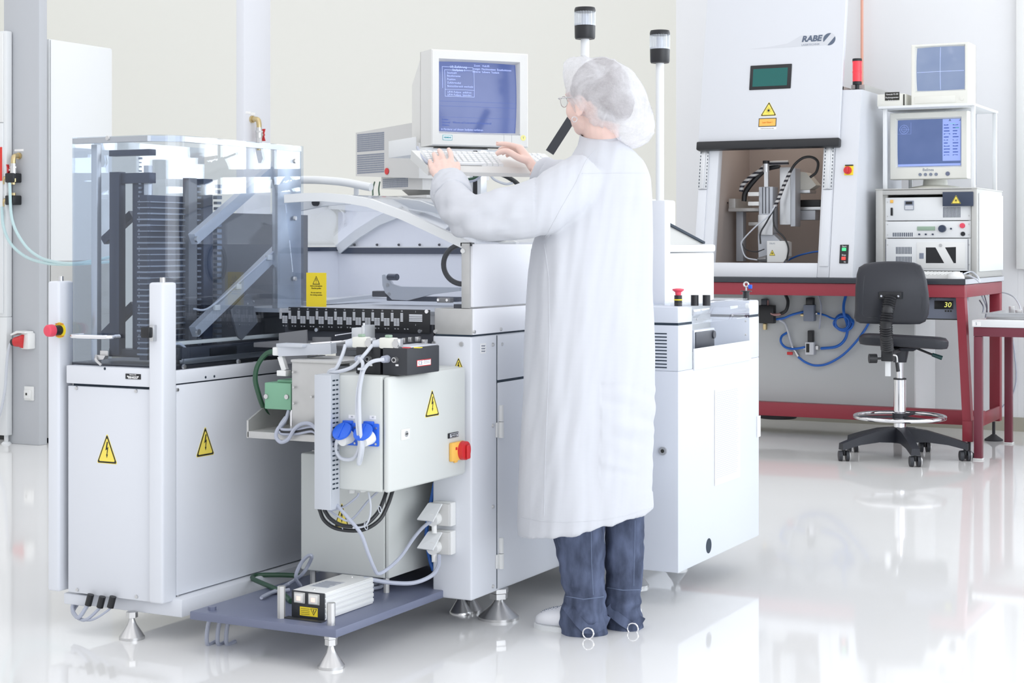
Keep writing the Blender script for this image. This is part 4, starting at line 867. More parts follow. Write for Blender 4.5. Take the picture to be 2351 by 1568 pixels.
b = MB(); p0, p1 = ony(645, 818, 3.97), ony(655, 850, 3.97); b.bar(p0, p1, .016, .014, (0, 1, 0)); b.box(p1.x - .02, p1.x + .012, 3.955, 3.985, p1.z - .016, p1.z, bev=.002); b.build('stay', 'white', t)
# tray bracket of folded metal with its angled cheek
yq = 3.93
b = MB(); pts = [ony(u, v, yq) for u, v in ((572, 958), (605, 930), (730, 930), (730, 1010), (572, 1005))]
r0 = [p for p in pts]
z0_, z1_ = ony(580, 1005, yq).z, ony(580, 989, yq).z
b.box(ony(572, 1000, yq).x, -2.60, yq - .01, yq + .28, z0_, z1_, bev=.002); b.build('tray', 'sheet', t)
b = MB(); xk = ony(572, 1000, yq).x; zt2 = ony(605, 930, yq).z
b.prism([(yq - .01, z0_), (yq + .28, z0_), (yq + .28, zt2), (yq + .10, zt2), (yq - .01, z1_ + .03)], 'x', xk - .0012, xk + .005); b.build('tray_cheek', 'sheet', t)
part(t, 'tray_back', 'plate', (xk + .006, -2.62, yq + .27, yq + .28, z1_, zt2)); 
b = MB(); p = ony(662, 975, 4.0); b.cyl((p.x, 4.02, z1_), (p.x, 4.02, q1.z), .009); b.build('post', 'chrome', t)
cable([ony(u, v, y) for u, v, y in ((637, 806, 3.98), (612, 812, 3.98), (592, 838, 3.97), (586, 870, 3.97), (594, 905, 3.98), (605, 935, 4.0), (625, 970, 4.05))], .0075, 'hosegreen', 'dark green hose arching from the feeder arm down to the tray', 'hose', 'hose')
cable([ony(u, v, y) for u, v, y in ((664, 940, 3.96), (655, 965, 3.93), (638, 985, 3.905), (634, 1003, 3.90), (645, 1015, 3.90), (662, 1008, 3.90), (676, 985, 3.905), (694, 973, 3.905), (712, 973, 3.905), (726, 985, 3.90))], .0055, 'cable', 'thick grey cable looping over the tray edge into the duct')
for k in range(3):
    cable([ony(u, v + 5 * k, y) for u, v, y in ((655, 958 + k, 3.94), (642, 978, 3.91), (648, 986, 3.912), (680, 986, 3.914), (715, 980, 3.912), (728, 988, 3.90))], .0042, 'cable' if k != 1 else 'cableblk', ('upper', 'middle', 'lower')[k] + ' thin cable of the bundle tied before the feeder tray', group='bundle before the tray')
# ================================================================ operator's terminal above the machine
def crt(name, label, O, yaw, W, H, depth, scr, screen, bez='beige', shell='beige', bezd=.11, rear=.6, group=None, glassr=.012):
    """O: middle of the front's lower edge; scr = (x0, x1, z0, z1) of the glass on the front"""
    t = thing(name, label, 'monitor', O, group); fr = frame(O, yaw)
    x0, x1, z0, z1 = scr
    b = MB(); b.M = fr                                            # bezel as a frame of four bars with a sloped reveal
    b.prism([(-W / 2, 0), (W / 2, 0), (W / 2, H), (-W / 2, H)], 'z', -bezd, -bezd + .004)
    def rect(a, c, d, f_, z): return [(a, d, z), (c, d, z), (c, f_, z), (a, f_, z)]
    k_ = .004; e = .010
    b.loft([rect(-W / 2, W / 2, 0, H, -bezd), rect(-W / 2, W / 2, 0, H, -k_), rect(-W / 2 + k_, W / 2 - k_, k_, H - k_, 0), rect(x0 - e, x1 + e, z0 - e, z1 + e, 0), rect(x0, x1, z0, z1, -.024), rect(x0, x1, z0, z1, -.05)], cap=False)
    bz = b.build('bezel', bez, t)
    b = MB(); b.M = fr; W2, H2 = W / 2 - .012, H - .02
    r = rear
    def rr(w, a, c, z): return [(-w, a, z), (w, a, z), (w, c, z), (-w, c, z)]
    b.loft([rr(W2, .015, H2, -bezd + .01), rr(W2, .015, H2, -bezd - .03), rr(W2 * r, H * .14, H * .74, -depth), rr(W2 * r * .9, H * .16, H * .72, -depth - .01)])
    b.build('housing', shell, t)
    b = MB(); b.M = fr; n = 14; rows = []                          # bulged glass
    for j in range(n + 1):
        row = []
        for i in range(n + 1):
            a, c = i / n * 2 - 1, j / n * 2 - 1
            row.append((x0 - .004 + (x1 - x0 + .008) * i / n, z0 - .004 + (z1 - z0 + .008) * j / n, -.022 + glassr * (1 - .5 * a * a - .5 * c * c)))
        rows.append(row)
    b.loft(rows, cap=False, closed=False); g = b.build('screen', screen, t)
    def sp(u, v):                                                 # point on the glass in unit coordinates
        a, c = u * 2 - 1, v * 2 - 1
        return (x0 + (x1 - x0) * u, z0 + (z1 - z0) * v, -.0205 + glassr * (1 - .5 * a * a - .5 * c * c))
    sp.fr = fr; sp.q = (x0, x1, z0, z1); return t, fr, g, sp
def srect(b, sp, u0, u1, v0, v1, n=6):
    m_ = 1 if abs(v1 - v0) < .1 else 8; n = n if abs(u1 - u0) > .1 else 1
    rows = [[Vector(sp(u0 + (u1 - u0) * i / n, v0 + (v1 - v0) * j / m_)) + Vector((0, 0, .0006)) for i in range(n + 1)] for j in range(m_ + 1)]
    b.loft(rows, cap=False, closed=False)
def stext(b, sp, st, size, u, v, align='LEFT', sx=1.0):
    p = sp(u, v); n0 = len(b.bm.verts); b.text(st, size, p[0], p[1], 0, align, .0001, sx=sx); b.bm.verts.ensure_lookup_table(); inv = sp.fr.inverted(); x0, x1, z0, z1 = sp.q
    for w_ in b.bm.verts[n0:]: q = inv @ w_.co; w_.co = sp.fr @ Vector((q.x, q.y, sp((q.x - x0) / (x1 - x0), (q.y - z0) / (z1 - z0))[2] + .0005 + q.z))
c0 = ond(991, 335, 5.80); c1 = ond(1213, 330, 5.95); O = (c0 + c1) / 2; O.z = 1.483
PSI = math.atan2((c1 - c0).y, (c1 - c0).x); W1 = Vector((c1.x - c0.x, c1.y - c0.y)).length; H1 = .333
t, fr, g, sp = crt('crt_monitor', 'large beige tube monitor with blue text screen above the keyboard', O, PSI, W1, H1, .43, (-W1 / 2 + .10 * W1, -W1 / 2 + .885 * W1, .052, .292), 'scr1', rear=.55)
b = MB(); b.M = fr
for (u0, u1, v0, v1) in ((.03, .43, .93, .935), (.03, .034, .62, .935), (.06, .44, .885, .89), (.06, .064, .50, .89), (.436, .44, .50, .89), (.06, .44, .60, .604), (.06, .44, .50, .505)): srect(b, sp, u0, u1, v0, v1)
stext(b, sp, 'US-Zuführung', .011, .13, .935); stext(b, sp, 'Stellplatz 1', .011, .16, .888)
for st, v in (('Stückzahl', .845), ('Bauelemente', .80), ('Position', .75), ('Zuführmodul', .70), ('Bestückbereich wechseln', .65)): stext(b, sp, st, .0095, .09, v)
stext(b, sp, 'UFW-Folipos  anfahren', .0095, .09, .565); stext(b, sp, 'UFW-Folipos  beenden', .0095, .09, .525)
stext(b, sp, 'Zoom   Hub.85', .0095, .44, .965); stext(b, sp, 'anzeigen  Maschinendaten  Einzelfunktionen', .0095, .42, .918, sx=.9); stext(b, sp, 'editieren  Software  Testläufe', .0095, .42, .875, sx=.9)
b.mi = 1; stext(b, sp, 'Fehler :', .0095, .03, .165); stext(b, sp, 'Zustand :  Warten auf Leiterplatte im Eingabeband', .0095, .03, .125, sx=.95); stext(b, sp, 'Aktion :', .0095, .03, .085)
srect(b, sp, .0, 1, .20, .203); srect(b, sp, 0, 1, .36, .363); srect(b, sp, 0, 1, .43, .433)
b.mi = 0; stext(b, sp, 'In Förderer auf diesem Stellplatz verfahren', .0095, .02, .025, sx=.95)
b.build('screen_text', ['scrtext', 'scrtextd'], g)
b = MB(); b.M = fr; q = (-W1 / 2 + .16 * W1, .028); b.box(q[0] - .018, q[0] + .018, q[1] - .009, q[1] + .009, 0, .0008, bev=.0); b.mi = 1; b.box(q[0] - .0165, q[0] + .0165, q[1] - .0075, q[1] + .0075, 0, .0011); b.mi = 0; b.text('SIEMENS', .0078, q[0], q[1], .0011, bold=.0002, sx=.92); b.build('badge', [mat('badge_teal', (.02, .36, .42), .4), 'offwhite'], t)
b = MB(); b.M = fr; q = (W1 / 2 - .02, .034); b.cyl((q[0], q[1], 0), (q[0], q[1], .001), .010); b.mi = 1; b.text('T', .010, q[0], q[1], .001); b.build('round_sticker', [mat('pale_yellow', (.85, .80, .30), .5), 'inkgrey'], t)
b = MB(); b.M = fr
b.box(W1 / 2 - .095, W1 / 2 - .0945, .004, .044, -.001, .0004); b.box(W1 / 2 - .065, W1 / 2 - .0645, .004, .044, -.001, .0004); b.box(-W1 / 2 + .03, W1 / 2 - .03, .0445, .045, -.001, .0004); b.build('panel_line', 'inkgrey', t)
t.location = O
# swivelling console arm: tray under the monitor, post and keyboard shelf
t = thing('console_arm', 'grey metal console post and tray carrying the beige monitor and keyboard', 'stand', (O.x - .12, O.y + .10, 1.31))
b = MB(); b.M = fr; b.box(-W1 / 2 - .012, W1 / 2 - .02, -.026, -.008, -.40, -.03, bev=.003); b.box(-W1 / 2 - .014, -W1 / 2 - .010, -.026, .036, -.40, -.12, bev=.001); b.build('tray', 'offwhite', t)
b = MB(); b.M = fr; b.cyl((-.0, -.008, -.19), (-.0, .012, -.19), .11, .09, n=30); b.build('swivel', 'beige_dark', t)
pp = ond(1098, 420, 5.75); b = MB(); b.box(pp.x - .022, pp.x + .022, pp.y - .022, pp.y + .022, 1.31, 1.462, bev=.002); b.mi = 1
b.M = frame((pp.x, pp.y, 1.31), PSI * .0); b.box(-.008, .008, 0, .15, .0225, .0235); b.build('post', ['alu', 'black'], t)
KO = ond(985, 381, 5.12); KYAW = PSI; kf = frame(KO, KYAW, math.radians(70))
KW, KD = .462, .162
b = MB(); b.M = kf; b.box(.06, KW - .04, .03, .15, -.040, -.028, bev=.002); b.build('keyboard_shelf', 'beige_dark', t)
bk = kf @ Vector((.24, .12, -.035)); b = MB(); b.cyl(bk, (pp.x, pp.y, 1.40), .014); b.build('shelf_arm', 'sheet', t)
t = thing('keyboard', 'wide beige keyboard under the big monitor with both hands on it', 'keyboard', KO)
b = MB(); b.M = kf; b.prism([(0, -.030), (KD, -.030), (KD, 0), (.02, -.004), (.004, -.014), (0, -.018)], 'x', 0, KW); b.build('case', 'beige', t, sharp=25)
b = MB(); b.M = kf; b.box(.0, .16, -.004, .02, -.032, -.020, bev=.003); b.build('palm_edge', 'beige', t) if False else b.bm.free()
kb = MB(); kb.hexa([(-.0085, -.0085, 0), (.0085, -.0085, 0), (.0085, .0085, 0), (-.0085, .0085, 0), (-.0065, -.006, .009), (.0065, -.006, .009), (.0065, .007, .0095), (-.0065, .007, .0095)])
ko = kb.build('key', 'offwhite'); kme = ko.data; bpy.data.objects.remove(ko)
R3 = kf.to_3x3().to_4x4()
for r in range(6):
    for c in range(16):
        if r == 0 and 3 <= c <= 8: continue
        x = .020 + c * .0192 + (.003 * r if c < 13 else 0) + (.012 if c > 12 else 0); 
        if c > 12: x = .355 + (c - 13) * .0192 + .04
        y = .030 + r * .0205 + (.008 if r == 5 else 0)
        o = bpy.data.objects.new('key', kme); COL.objects.link(o); o.parent = t
        o.matrix_local = Matrix.Translation((kf @ Vector((x, y, -.004))) - KO) @ R3; ORG[o.name] = KO
b = MB(); b.M = kf; b.box(.078, .19, .022, .038, -.003, .005, bev=.002); b.build('space_bar', 'offwhite', t)
b = MB(); b.tube([ond(958, 338, 5.32), ond(966, 356, 5.24), ond(978, 370, 5.16), ond(984, 374, 5.14)], .0045, 8); tag(b.build('keyboard_cable', 'cable'), 'grey cable bending into the left end of the beige keyboard', 'cable')
for k, (pts, m, lb) in enumerate((
    ([(1060, 412), (1085, 410), (1110, 398), (1125, 397)], 'hosegreen', 'green cable under the keyboard left of the post'),
    ([(1062, 418), (1090, 414), (1108, 400), (1124, 400)], 'cable', 'grey cable under the keyboard left of the post'),
    ([(1122, 399), (1150, 400), (1175, 412), (1190, 424), (1200, 440)], 'cableblk', 'black cable under the keyboard right of the post'),
    ([(1126, 398), (1155, 398), (1180, 414), (1196, 430)], 'hosegreen', 'green cable under the keyboard right of the post'),
    ([(1124, 398), (1135, 412), (1160, 422), (1178, 420)], 'cablew', 'pale cable loop under the keyboard right of the post'))):
    cable([ond(u, v, 5.66) for u, v in pts], .0045 if k != 2 else .008, m, lb, group=None)
b = MB(); p, q = ond(1262, 350, 5.62), ond(1338, 232, 5.62); b.bar(p, q, .024, .03); tag(b.build('support_rod', 'darkgrey'), 'dark slanting rod behind the operator\'s chin', 'rod')
# ---- vented grey unit behind the monitor
yawT = math.radians(66); TO = ond(962, 395, 6.42); TO.z = 1.405
ft = frame(TO, yawT)                                              # local x right, -z into depth; its left side faces the lens
t = thing('vented_unit', 'grey perforated computer unit behind the big monitor, with red round badge', 'computer', (TO.x, TO.y, 1.31))
dz = .44; hh = .185
b = MB(); b.M = ft; b.prism([(0, -dz), (0, 0), (hh + .012, 0), (hh, -dz)] if False else [(-dz * 1.0, .005), (0, -.012), (0, hh + .02), (-dz, hh)], 'x', 0, .34) if False else b.hexa([(0, -.012, 0), (.34, -.012, 0), (.34, hh + .02, 0), (0, hh + .02, 0), (0, .01, -dz), (.34, .01, -dz), (.34, hh, -dz), (0, hh, -dz)]); b.build('housing', 'beige_dark', t)
b = MB(); b.M = ft; b.hexa([(.03, -.055, -.02), (.30, -.055, -.02), (.30, -.01, -.02), (.03, -.01, -.02), (.03, -.045, -.30), (.30, -.045, -.30), (.30, .008, -.30), (.03, .008, -.30)]); b.build('lower_housing', 'beige_dark', t)
def holes(n, m, d0, d1, z0, z1, x, name, r=.0032):
    b = MB(); b.M = ft
    for i in range(n):
        for j in range(m):
            d = d0 + (d1 - d0) * i / (n - 1); z = z0 + (z1 - z0) * j / (m - 1); b.box(x - .0008, x + .001, z - r, z + r, -d - r, -d + r)
    b.build(name, 'inkgrey', t)
holes(22, 9, .24, .425, .110, .175, 0, 'vent_grid'); holes(22, 9, .24, .425, .022, .092, 0, 'vent_grid'); holes(18, 5, .12, .285, -.038, -.008, .03, 'vent_grid')
b = MB(); b.M = ft; b.cyl((-.001, .022, -.215), (-.004, .022, -.215), .013, n=20); b.build('round_badge', 'red', t)
b = MB(); b.M = ft; b.cyl((.16, -.075, -.17), (.16, -.05, -.17), .07, .10, n=30); b.box(.02, .32, -.094, -.075, -.34, .02, bev=.004); b.build('swivel_foot', 'beige_dark', t)
for k, (u0, u1) in enumerate(((860, 856), (872, 871))): cable([ond(u0, 418, 6.55), ond((u0 + u1) / 2 - 2, 434, 6.5), ond(u1, 450, 6.45)], .003, 'hosegreen', ('left' if k == 0 else 'right') + ' of two thin green wires hanging under the vented unit', group='wires under the vented unit')
# ================================================================ machine end cabinet (right unit)
XE, YE = -1.952, 4.898
t = thing('end_cabinet', 'white machine end cabinet with slots, clear flap and paper list, right of operator', 'machine', (-2.16, 5.28, 0))
EC = t
zt_ = .886; y1 = 5.665; zT = .944
ya, yb = onx(1590, 700, XE).y, onx(1721, 700, XE).y
zo0, zo1 = .79, .93
b = MB(); b.box(-2.37, XE, YE, y1, .111, .742, bev=.003); b.box(-2.37, XE, YE, ya, .742, zt_, bev=.002); b.box(-2.37, XE, yb, y1, .742, zt_, bev=.002); b.box(-2.37, XE - .15, ya - .01, yb + .01, .742, zt_); b.build('body', 'paint3', t)
b = MB(); b.box(-2.37, XE, YE, ya, zt_ + .006, zT, bev=.006); b.box(-2.37, XE, yb, y1, zt_ + .006, zT, bev=.006); b.box(-2.37, XE - .15, ya - .01, yb + .01, zt_, zT, bev=.002); b.build('top_cover', 'paint3', t)
part(t, 'cover_gap', 'gap', (-2.36, XE - .002, YE + .002, ya - .001, zt_ - .002, zt_ + .007), (-2.36, XE - .002, yb + .001, y1 - .003, zt_ - .002, zt_ + .007))
b = MB(); b.M = FA(YE)
for k in range(11):
    v = 765.5 + k * 7.75; q0 = qa(1503, v, YE); q1 = qa(1531, v, YE); b.box(q0[0], q1[0], q0[1] - .0018, q0[1] + .0018, -.001, .0006)
b.build('vent_slots', 'gap', t)
q = qa(1523, 1035, YE); b = MB(); b.M = FA(YE); b.cyl((q[0], q[1], 0), (q[0], q[1], .008), .013, n=24); b.mi = 1; b.cyl((q[0], q[1], .008), (q[0], q[1], .0085), .006); b.build('door_lock', ['zinc', 'ink'], t)
b = MB(); b.M = FB(XE); q = qb(1627, 1253, XE); b.cyl((q[0], q[1], -.001), (q[0], q[1], .0008), .0245, n=30); b.build('round_opening', 'gap', t)
# works seen in the opening, clear flap, plate below
part(t, 'recess_back', 'panelgrey', (XE - .149, XE - .145, ya, yb, .742, zT)); 
b = MB(); q0, q1 = onx(1594, 758, XE - .03), onx(1641, 795, XE - .03); b.box(XE - .05, XE - .03, q0.y, q1.y, .79, q0.z, bev=.003); cv = b.build('conveyor_end', 'aluw', t)
b = MB(); b.box(XE - .032, XE - .026, q0.y + .006, q1.y - .012, .795, q0.z - .007, bev=.006); 
b.cyl((XE - .028, q1.y - .022, q0.z - .022), (XE - .022, q1.y - .022, q0.z - .022), .013); b.build('belt_drive', 'dark', cv)
part(t, 'flap_plate', 'offwhite', (XE, XE + .006, ya + .004, yb, .738, .806), bev=.001)
b = MB(); b.hexa([(XE - .10, ya + .006, zT + .012), (XE - .10, yb - .01, zT + .012), (XE - .10, yb - .01, zT + .016), (XE - .10, ya + .006, zT + .016), (XE + .002, ya + .006, zT - .07), (XE + .002, yb - .06, zT - .06), (XE + .006, yb - .06, zT - .06), (XE + .006, ya + .006, zT - .07)]) if False else b.box(XE - .004, XE + .001, ya + .004, yb - .004, .885, .932, bev=.001); b.build('clear_flap', 'plexi2', t)
b = MB(); b.box(-2.30, XE - .004, YE + .03, yb - .01, zT + .004, zT + .009, bev=.001); b.build('clear_cover', 'plexi2', t)
for u, v in ((1713, 702),): p = onx(u, v, XE); b = MB(); b.cyl((XE, p.y, p.z), (XE + .012, p.y, p.z), .009); b.build('flap_knob', 'offwhite', t)
for u, v in ((1712, 737), (1712, 768), (1600, 733), (1682, 724)): p = onx(u, v, XE - .002); screw(t, (XE - .002, p.y, p.z), 'B', .004)
part(t, 'latch_strip', 'offwhite', (XE, XE + .004, onx(1737, 970, XE).y, onx(1744, 970, XE).y, onx(1740, 1003, XE).z, onx(1740, 955, XE).z), bev=.001)
# controls on its top
def top_at(u, v): return onz(u, v, zT)
for nm, u, v in (('emergency_stop', 1557, 700), ('knob', 1595, 701), ('knob', 1622, 700)):
    p = top_at(u, v); p.x = min(p.x, XE - .06); p = ond(u, v, 5.33 if u < 1570 else 5.36); z = zT
    b = MB(); b.cyl((p.x, p.y, z), (p.x, p.y, z + .034), .0125, n=20); k = b.build(nm, 'black', t)
    if nm == 'emergency_stop':
        b = MB(); b.lathe([(.009, .034), (.010, .044), (.0185, .050), (.0185, .054), (.008, .056), (.0005, .0565)], (p.x, p.y, z)); b.build('mushroom_button', 'pink', k)
        b = MB(); b.cyl((p.x, p.y, z + .018), (p.x, p.y, z + .022), .0135); b.build('yellow_ring', 'yellow', k)
p = onx(1713, 690, XE - .03); p.x = XE - .03
b = MB(); b.cyl((p.x, p.y, zT), (p.x, p.y, zT + .03), .012); b.cyl((p.x, p.y, zT + .03), (p.x, p.y, zT + .033), .02); k = b.build('key_switch', 'black', t)
b = MB(); b.ring((p.x, p.y, zT + .055), .008, .0028, (.3, -1, 0), 20, 8); b.box(p.x - .002, p.x + .002, p.y - .003, p.y + .003, zT + .033, zT + .048); b.build('key', 'zinc', k)
b = MB(); b.box(p.x + .008, p.x + .022, p.y - .002, p.y + .002, zT + .04, zT + .054, bev=.001); b.build('key_tag', 'blue', k)
# hood block and its sloped lid
ph = onx(1640, 560, -2.2)
b = MB(); b.box(-2.37, -2.2, 5.27, 5.88, zT - .2, 1.11, bev=.006); b.box(-2.37, -2.195, 5.265, 5.885, 1.112, 1.14, bev=.008); b.build('hood_block', 'offwhite', t)
b = MB(); y0h, z0h = 5.27, ony(1526, 514, 5.40).z
b.prism([(5.28, 1.14), (5.28, 1.155), (5.40, 1.218), (5.80, 1.142), (5.80, 1.14)], 'x', -2.37, -2.215); hl = b.build('hood_lid', 'sheetgrey', t)
b = MB(); b.bar((-2.212, 5.40, 1.222), (-2.212, 5.80, 1.146), .012, .008); b.build('lid_seal', 'gap', t)
# beacons
def beacon(name, label, P, z0, zt, r, post=True):
    t = thing(name, label, 'signal lamp', (P.x, P.y, z0), 'clear signal lamps on poles')
    b = MB(); b.cyl((P.x, P.y, z0), (P.x, P.y, zt - .108), r * .40, n=20); b.build('pole', 'offwhite', t)
    b = MB(); b.lathe([(r * .5, -.110), (r * .9, -.109), (r * .96, -.104), (r * .98, -.066), (r * .98, -.064)], (P.x, P.y, zt)); b.build('base', 'black', t)
    b = MB(); rings = []
    for z in (-.064, -.016):
        rings.append([(P.x + r * (1 - .05 * (k % 2)) * math.cos(k * math.pi / 24), P.y + r * (1 - .05 * (k % 2)) * math.sin(k * math.pi / 24), zt + z) for k in range(48)])
    b.loft(rings, cap=False); b.build('lens', 'lens', t)
    b = MB(); b.cyl((P.x, P.y, zt - .064), (P.x, P.y, zt - .024), r * .34, n=14); b.cyl((P.x, P.y, zt - .064), (P.x, P.y, zt - .058), r * .95); b.build('reflector', 'silver', t)
    b = MB(); b.lathe([(r * .99, -.017), (r * 1.0, -.010), (r * .93, -.002), (r * .5, 0), (.0005, 0)], (P.x, P.y, zt)); b.build('cap', 'black', t)
    return t
P1 = ond(1343, 60, 5.74); beacon('signal_lamp', 'clear signal lamp with black cap on the pole above the operator\'s cap', P1, 1.31, 1.952, .0365)
P2 = ond(1515, 100, 5.55); zt2 = CAMH + (561 - 69) / 3850 * 5.55
beacon('signal_lamp', 'clear signal lamp with black cap on free pole right of the operator', P2, 1.28, zt2, .0335)
b = MB(); b.box(P2.x - .026, P2.x + .026, P2.y - .02, P2.y + .03, zT - .2, 1.285, bev=.003); b.build('lamp_post', 'paint2', EC)
foot(EC, -2.2, 5.15, .111, .04); foot(EC, -2.2, 5.5, .111, .04)
# paper list
q0 = qb(1640, 897, XE); q1 = qb(1698, 1105, XE)
b = MB(); y0, y1_ = q0[0], q1[0]; zb_, zt_ = qb(1650, 1112, XE)[1], qb(1650, 893, XE)[1]
b.M = FB(XE); b.box(y0, y1_, zb_, zt_, .001, .002); b.mi = 1
for k in range(44): z = zt_ - .012 - k * (zt_ - zb_ - .03) / 44; b.box(y0 + .01, y1_ - .012 - .03 * random.random(), z - .0008, z + .0008, .002, .0022)
tag(b.build('paper_list', ['paper', 'cable']), 'long white paper list taped to the end cabinet\'s side', 'paper')
# ================================================================ laser cabinet on the red bench
BX, BY, BZ = -1.963, 9.03, .955
t = thing('workbench', 'long bench with black top and dark red steel frame under the laser cabinet', 'bench', (-2.9, 9.5, 0))
b = MB(); b.box(-4.05, BX, BY - .005, 10.05, BZ - .03, BZ, bev=.002); b.mi = 1; b.box(BX - .001, BX + .002, BY, 10.05, BZ - .028, BZ - .002); b.build('worktop', ['worktop', 'silver'], t)
rb = .855
b = MB(); b.box(-4.0, BX - .005, BY + .005, BY + .06, rb, BZ - .031, bev=.003); b.box(BX - .065, BX - .005, BY + .005, 10.03, rb, BZ - .031, bev=.003); b.box(-4.0, BX - .005, 9.975, 10.03, rb, BZ - .031, bev=.003); b.build('top_frame', 'bench_red', t)
lt, lb = ony(2205, 675, BY), ony(2221, 1015, BY)
b = MB(); b.hexa([(lb.x - .023, BY + .006, .11), (lb.x + .023, BY + .006, .11), (lb.x + .023, BY + .065, .11), (lb.x - .023, BY + .065, .11), (lt.x - .025, BY + .006, rb), (BX - .006, BY + .006, rb), (BX - .006, BY + .065, rb), (lt.x - .025, BY + .065, rb)])
b.box(lb.x - .028, lb.x + .028, BY, BY + .075, .09, .20, bev=.004); b.build('leg', 'bench_red', t)
b = MB(); b.box(BX - .065, BX - .005, 9.965, 10.03, .11, rb, bev=.004); b.build('leg', 'bench_red', t)
b = MB(); b.box(-4.0, -3.94, BY + .005, BY + .065, .11, rb, bev=.004); b.build('leg', 'bench_red', t)
b = MB(); b.box(-4.0, -3.94, 9.965, 10.03, .11, rb, bev=.004); b.build('leg', 'bench_red', t)
b = MB(); b.box(-4.0, lb.x, BY + .40, BY + .46, .135, .215, bev=.003); b.box(lb.x - .03, BX - .006, BY + .07, 9.97, .125, .20, bev=.003); b.build('stretcher', 'bench_red', t)
for x, y in ((lb.x, BY + .04), (BX - .035, 10.0 - .06), (-3.97, BY + .04), (-3.97, 9.95)):
    b = MB(); b.cyl((x, y, .03), (x, y, .11), .009, n=12); b.lathe([(.052, 0), (.052, .008), (.02, .03), (.014, .036)], (x, y, 0), 24); b.build('levelling_foot', 'rubber', t)
# cabinet with leaning front
SLP = math.atan(.174); y0 = 9.081
FS = frame((0, y0, BZ), 0, SLP); FSI = FS.inverted()
def qs(u, v, off=0.0):
    d = _ray(u, v); o = FSI @ Vector((0, 0, CAMH)); r = FSI.to_3x3() @ Vector(d); k = (off - o.z) / r.z; p = o + r * k; return (p.x, p.y)
t = thing('laser_cabinet', 'tall white laser cabinet with leaning front and raised door, on the red bench', 'machine', (-3.0, 9.5, BZ))
LC = t
xl = qs(1596, 540)[0]; xr = -2.59; ytop = 2.35; ycol = qs(1978, 205)[1]; xdr = qs(1905, 600)[0]
def ys(yl): return y0 + math.sin(SLP) * yl
def zs(yl): return BZ + math.cos(SLP) * yl
oL0, oR0 = qs(1635, 603)[0], qs(1877, 603)[0]; oB = qs(1750, 603)[1]; oT = qs(1750, 335)[1]
b = MB(); b.M = FS
b.box(xl, oL0, 0, ytop, -.06, 0, bev=.004); b.box(oR0, xdr, 0, ytop, -.06, 0, bev=.004); b.box(oL0, oR0, 0, oB, -.06, 0, bev=.002); b.box(oL0, oR0, oT + .05, ytop, -.06, 0, bev=.002); b.build('front_frame', 'lasergrey', t)
# right column and shell (walls follow the lean)
b = MB(); zt_ = zs(ycol); yk = 10.15
b.prism([(y0, BZ + .001), (yk, BZ + .001), (yk, zt_), (ys(ycol), zt_)], 'x', xdr + .002, xr); b.build('control_column', 'lasergrey', t)
b = MB(); zt2 = zs(ytop)
b.prism([(y0 + .06, BZ + .001), (yk, BZ + .001), (yk, zt_), (ys(ycol) + .10, zt_), (ys(ytop) + .10, zt2), (ys(ytop) + .06, zt2)], 'x', xl, xl + .03); b.prism([(ys(ycol - .02), zs(ycol - .02)), (ys(ycol - .02) + .10, zs(ycol - .02)), (ys(ytop) + .10, zt2), (ys(ytop), zt2)], 'x', xdr - .03, xdr); b.build('side_walls', 'lasergrey', t)
part(t, 'inside_back', 'inner', (xl + .03, xdr, 9.95, 9.97, BZ, zs(oT + .34))); [None for b in (MB(),) if b.prism([(y0 + .07, BZ), (9.95, BZ), (9.95, zs(oT + .34)), (ys(oT + .34) + .07, zs(oT + .34))], 'x', xl + .03, xl + .04) or b.build('inside_left', 'inner', t)]
part(t, 'inside_floor', 'plate', (xl + .03, xdr, y0 + .06, 9.95, BZ, BZ + .004)); [None for b in (MB(),) if b.prism([(y0 + .07, BZ), (9.95, BZ), (9.95, zt_), (ys(ycol) + .07, zt_)], 'x', xdr - .01, xdr) or b.build('inside_right', 'inner', t)]
part(t, 'inside_roof', 'inner', (xl + .03, xdr, ys(oT + .3), 9.95, zs(oT + .32), zs(oT + .34)))
ld = bpy.data.lights.new('cabinet_fill', 'AREA'); ld.shape = 'RECTANGLE'; ld.size = .5; ld.size_y = .1; ld.energy = 1.3; ld.color = (1.0, .9, .82); lo = bpy.data.objects.new('cabinet_fill', ld); COL.objects.link(lo); lo.location = ((xl + xdr) / 2, 9.6, zs(oT + .30)); lo.rotation_euler = (0, 0, 0)  # added light that brightens the chamber; no lamp is seen in it
# raised door
dT = qs(1750, 333, .03)[1]; dl, dr = qs(1602, 335, .03)[0], qs(1926, 325, .03)[0]
b = MB(); b.M = FS; b.box(dl, dr, dT, ytop + .05, .004, .03, bev=.006); dd = b.build('sliding_door', 'lasergrey', t)
b = MB(); b.M = FS; b.box(dl - .004, dr + .006, dT - .022, dT + .028, .0, .048, bev=.008); b.build('door_grip', 'black', dd)
# door rails
for (u, ul) in ((1622, 1606), (1905, 1893)):
    c = qs(1613 if u < 1700 else 1900, 450)[0]; lo = qs(u, 570 if u < 1700 else 612)[1]; mid = qs(u, 435)[1]
    b = MB(); b.M = FS; b.box(c - .028, c + .028, mid, dT, 0, .012, bev=.002); b.box(c - .010, c + .010, mid + .003, dT, .012, .018, bev=.002); r = b.build('door_rail', 'alu', t)
    b = MB(); b.M = FS
    for sx in (-.022, .022):
        for k in range(14): b.box(c + sx - .002, c + sx + .002, mid + .01 + k * .02, mid + .021 + k * .02, .012, .013)
    b.build('rail_slots', 'gap', r)
    b = MB(); b.M = FS; b.box(c - .026, c + .026, lo, mid - .004, 0, .008, bev=.002); b.build('rail_cover', 'lasergrey', t)
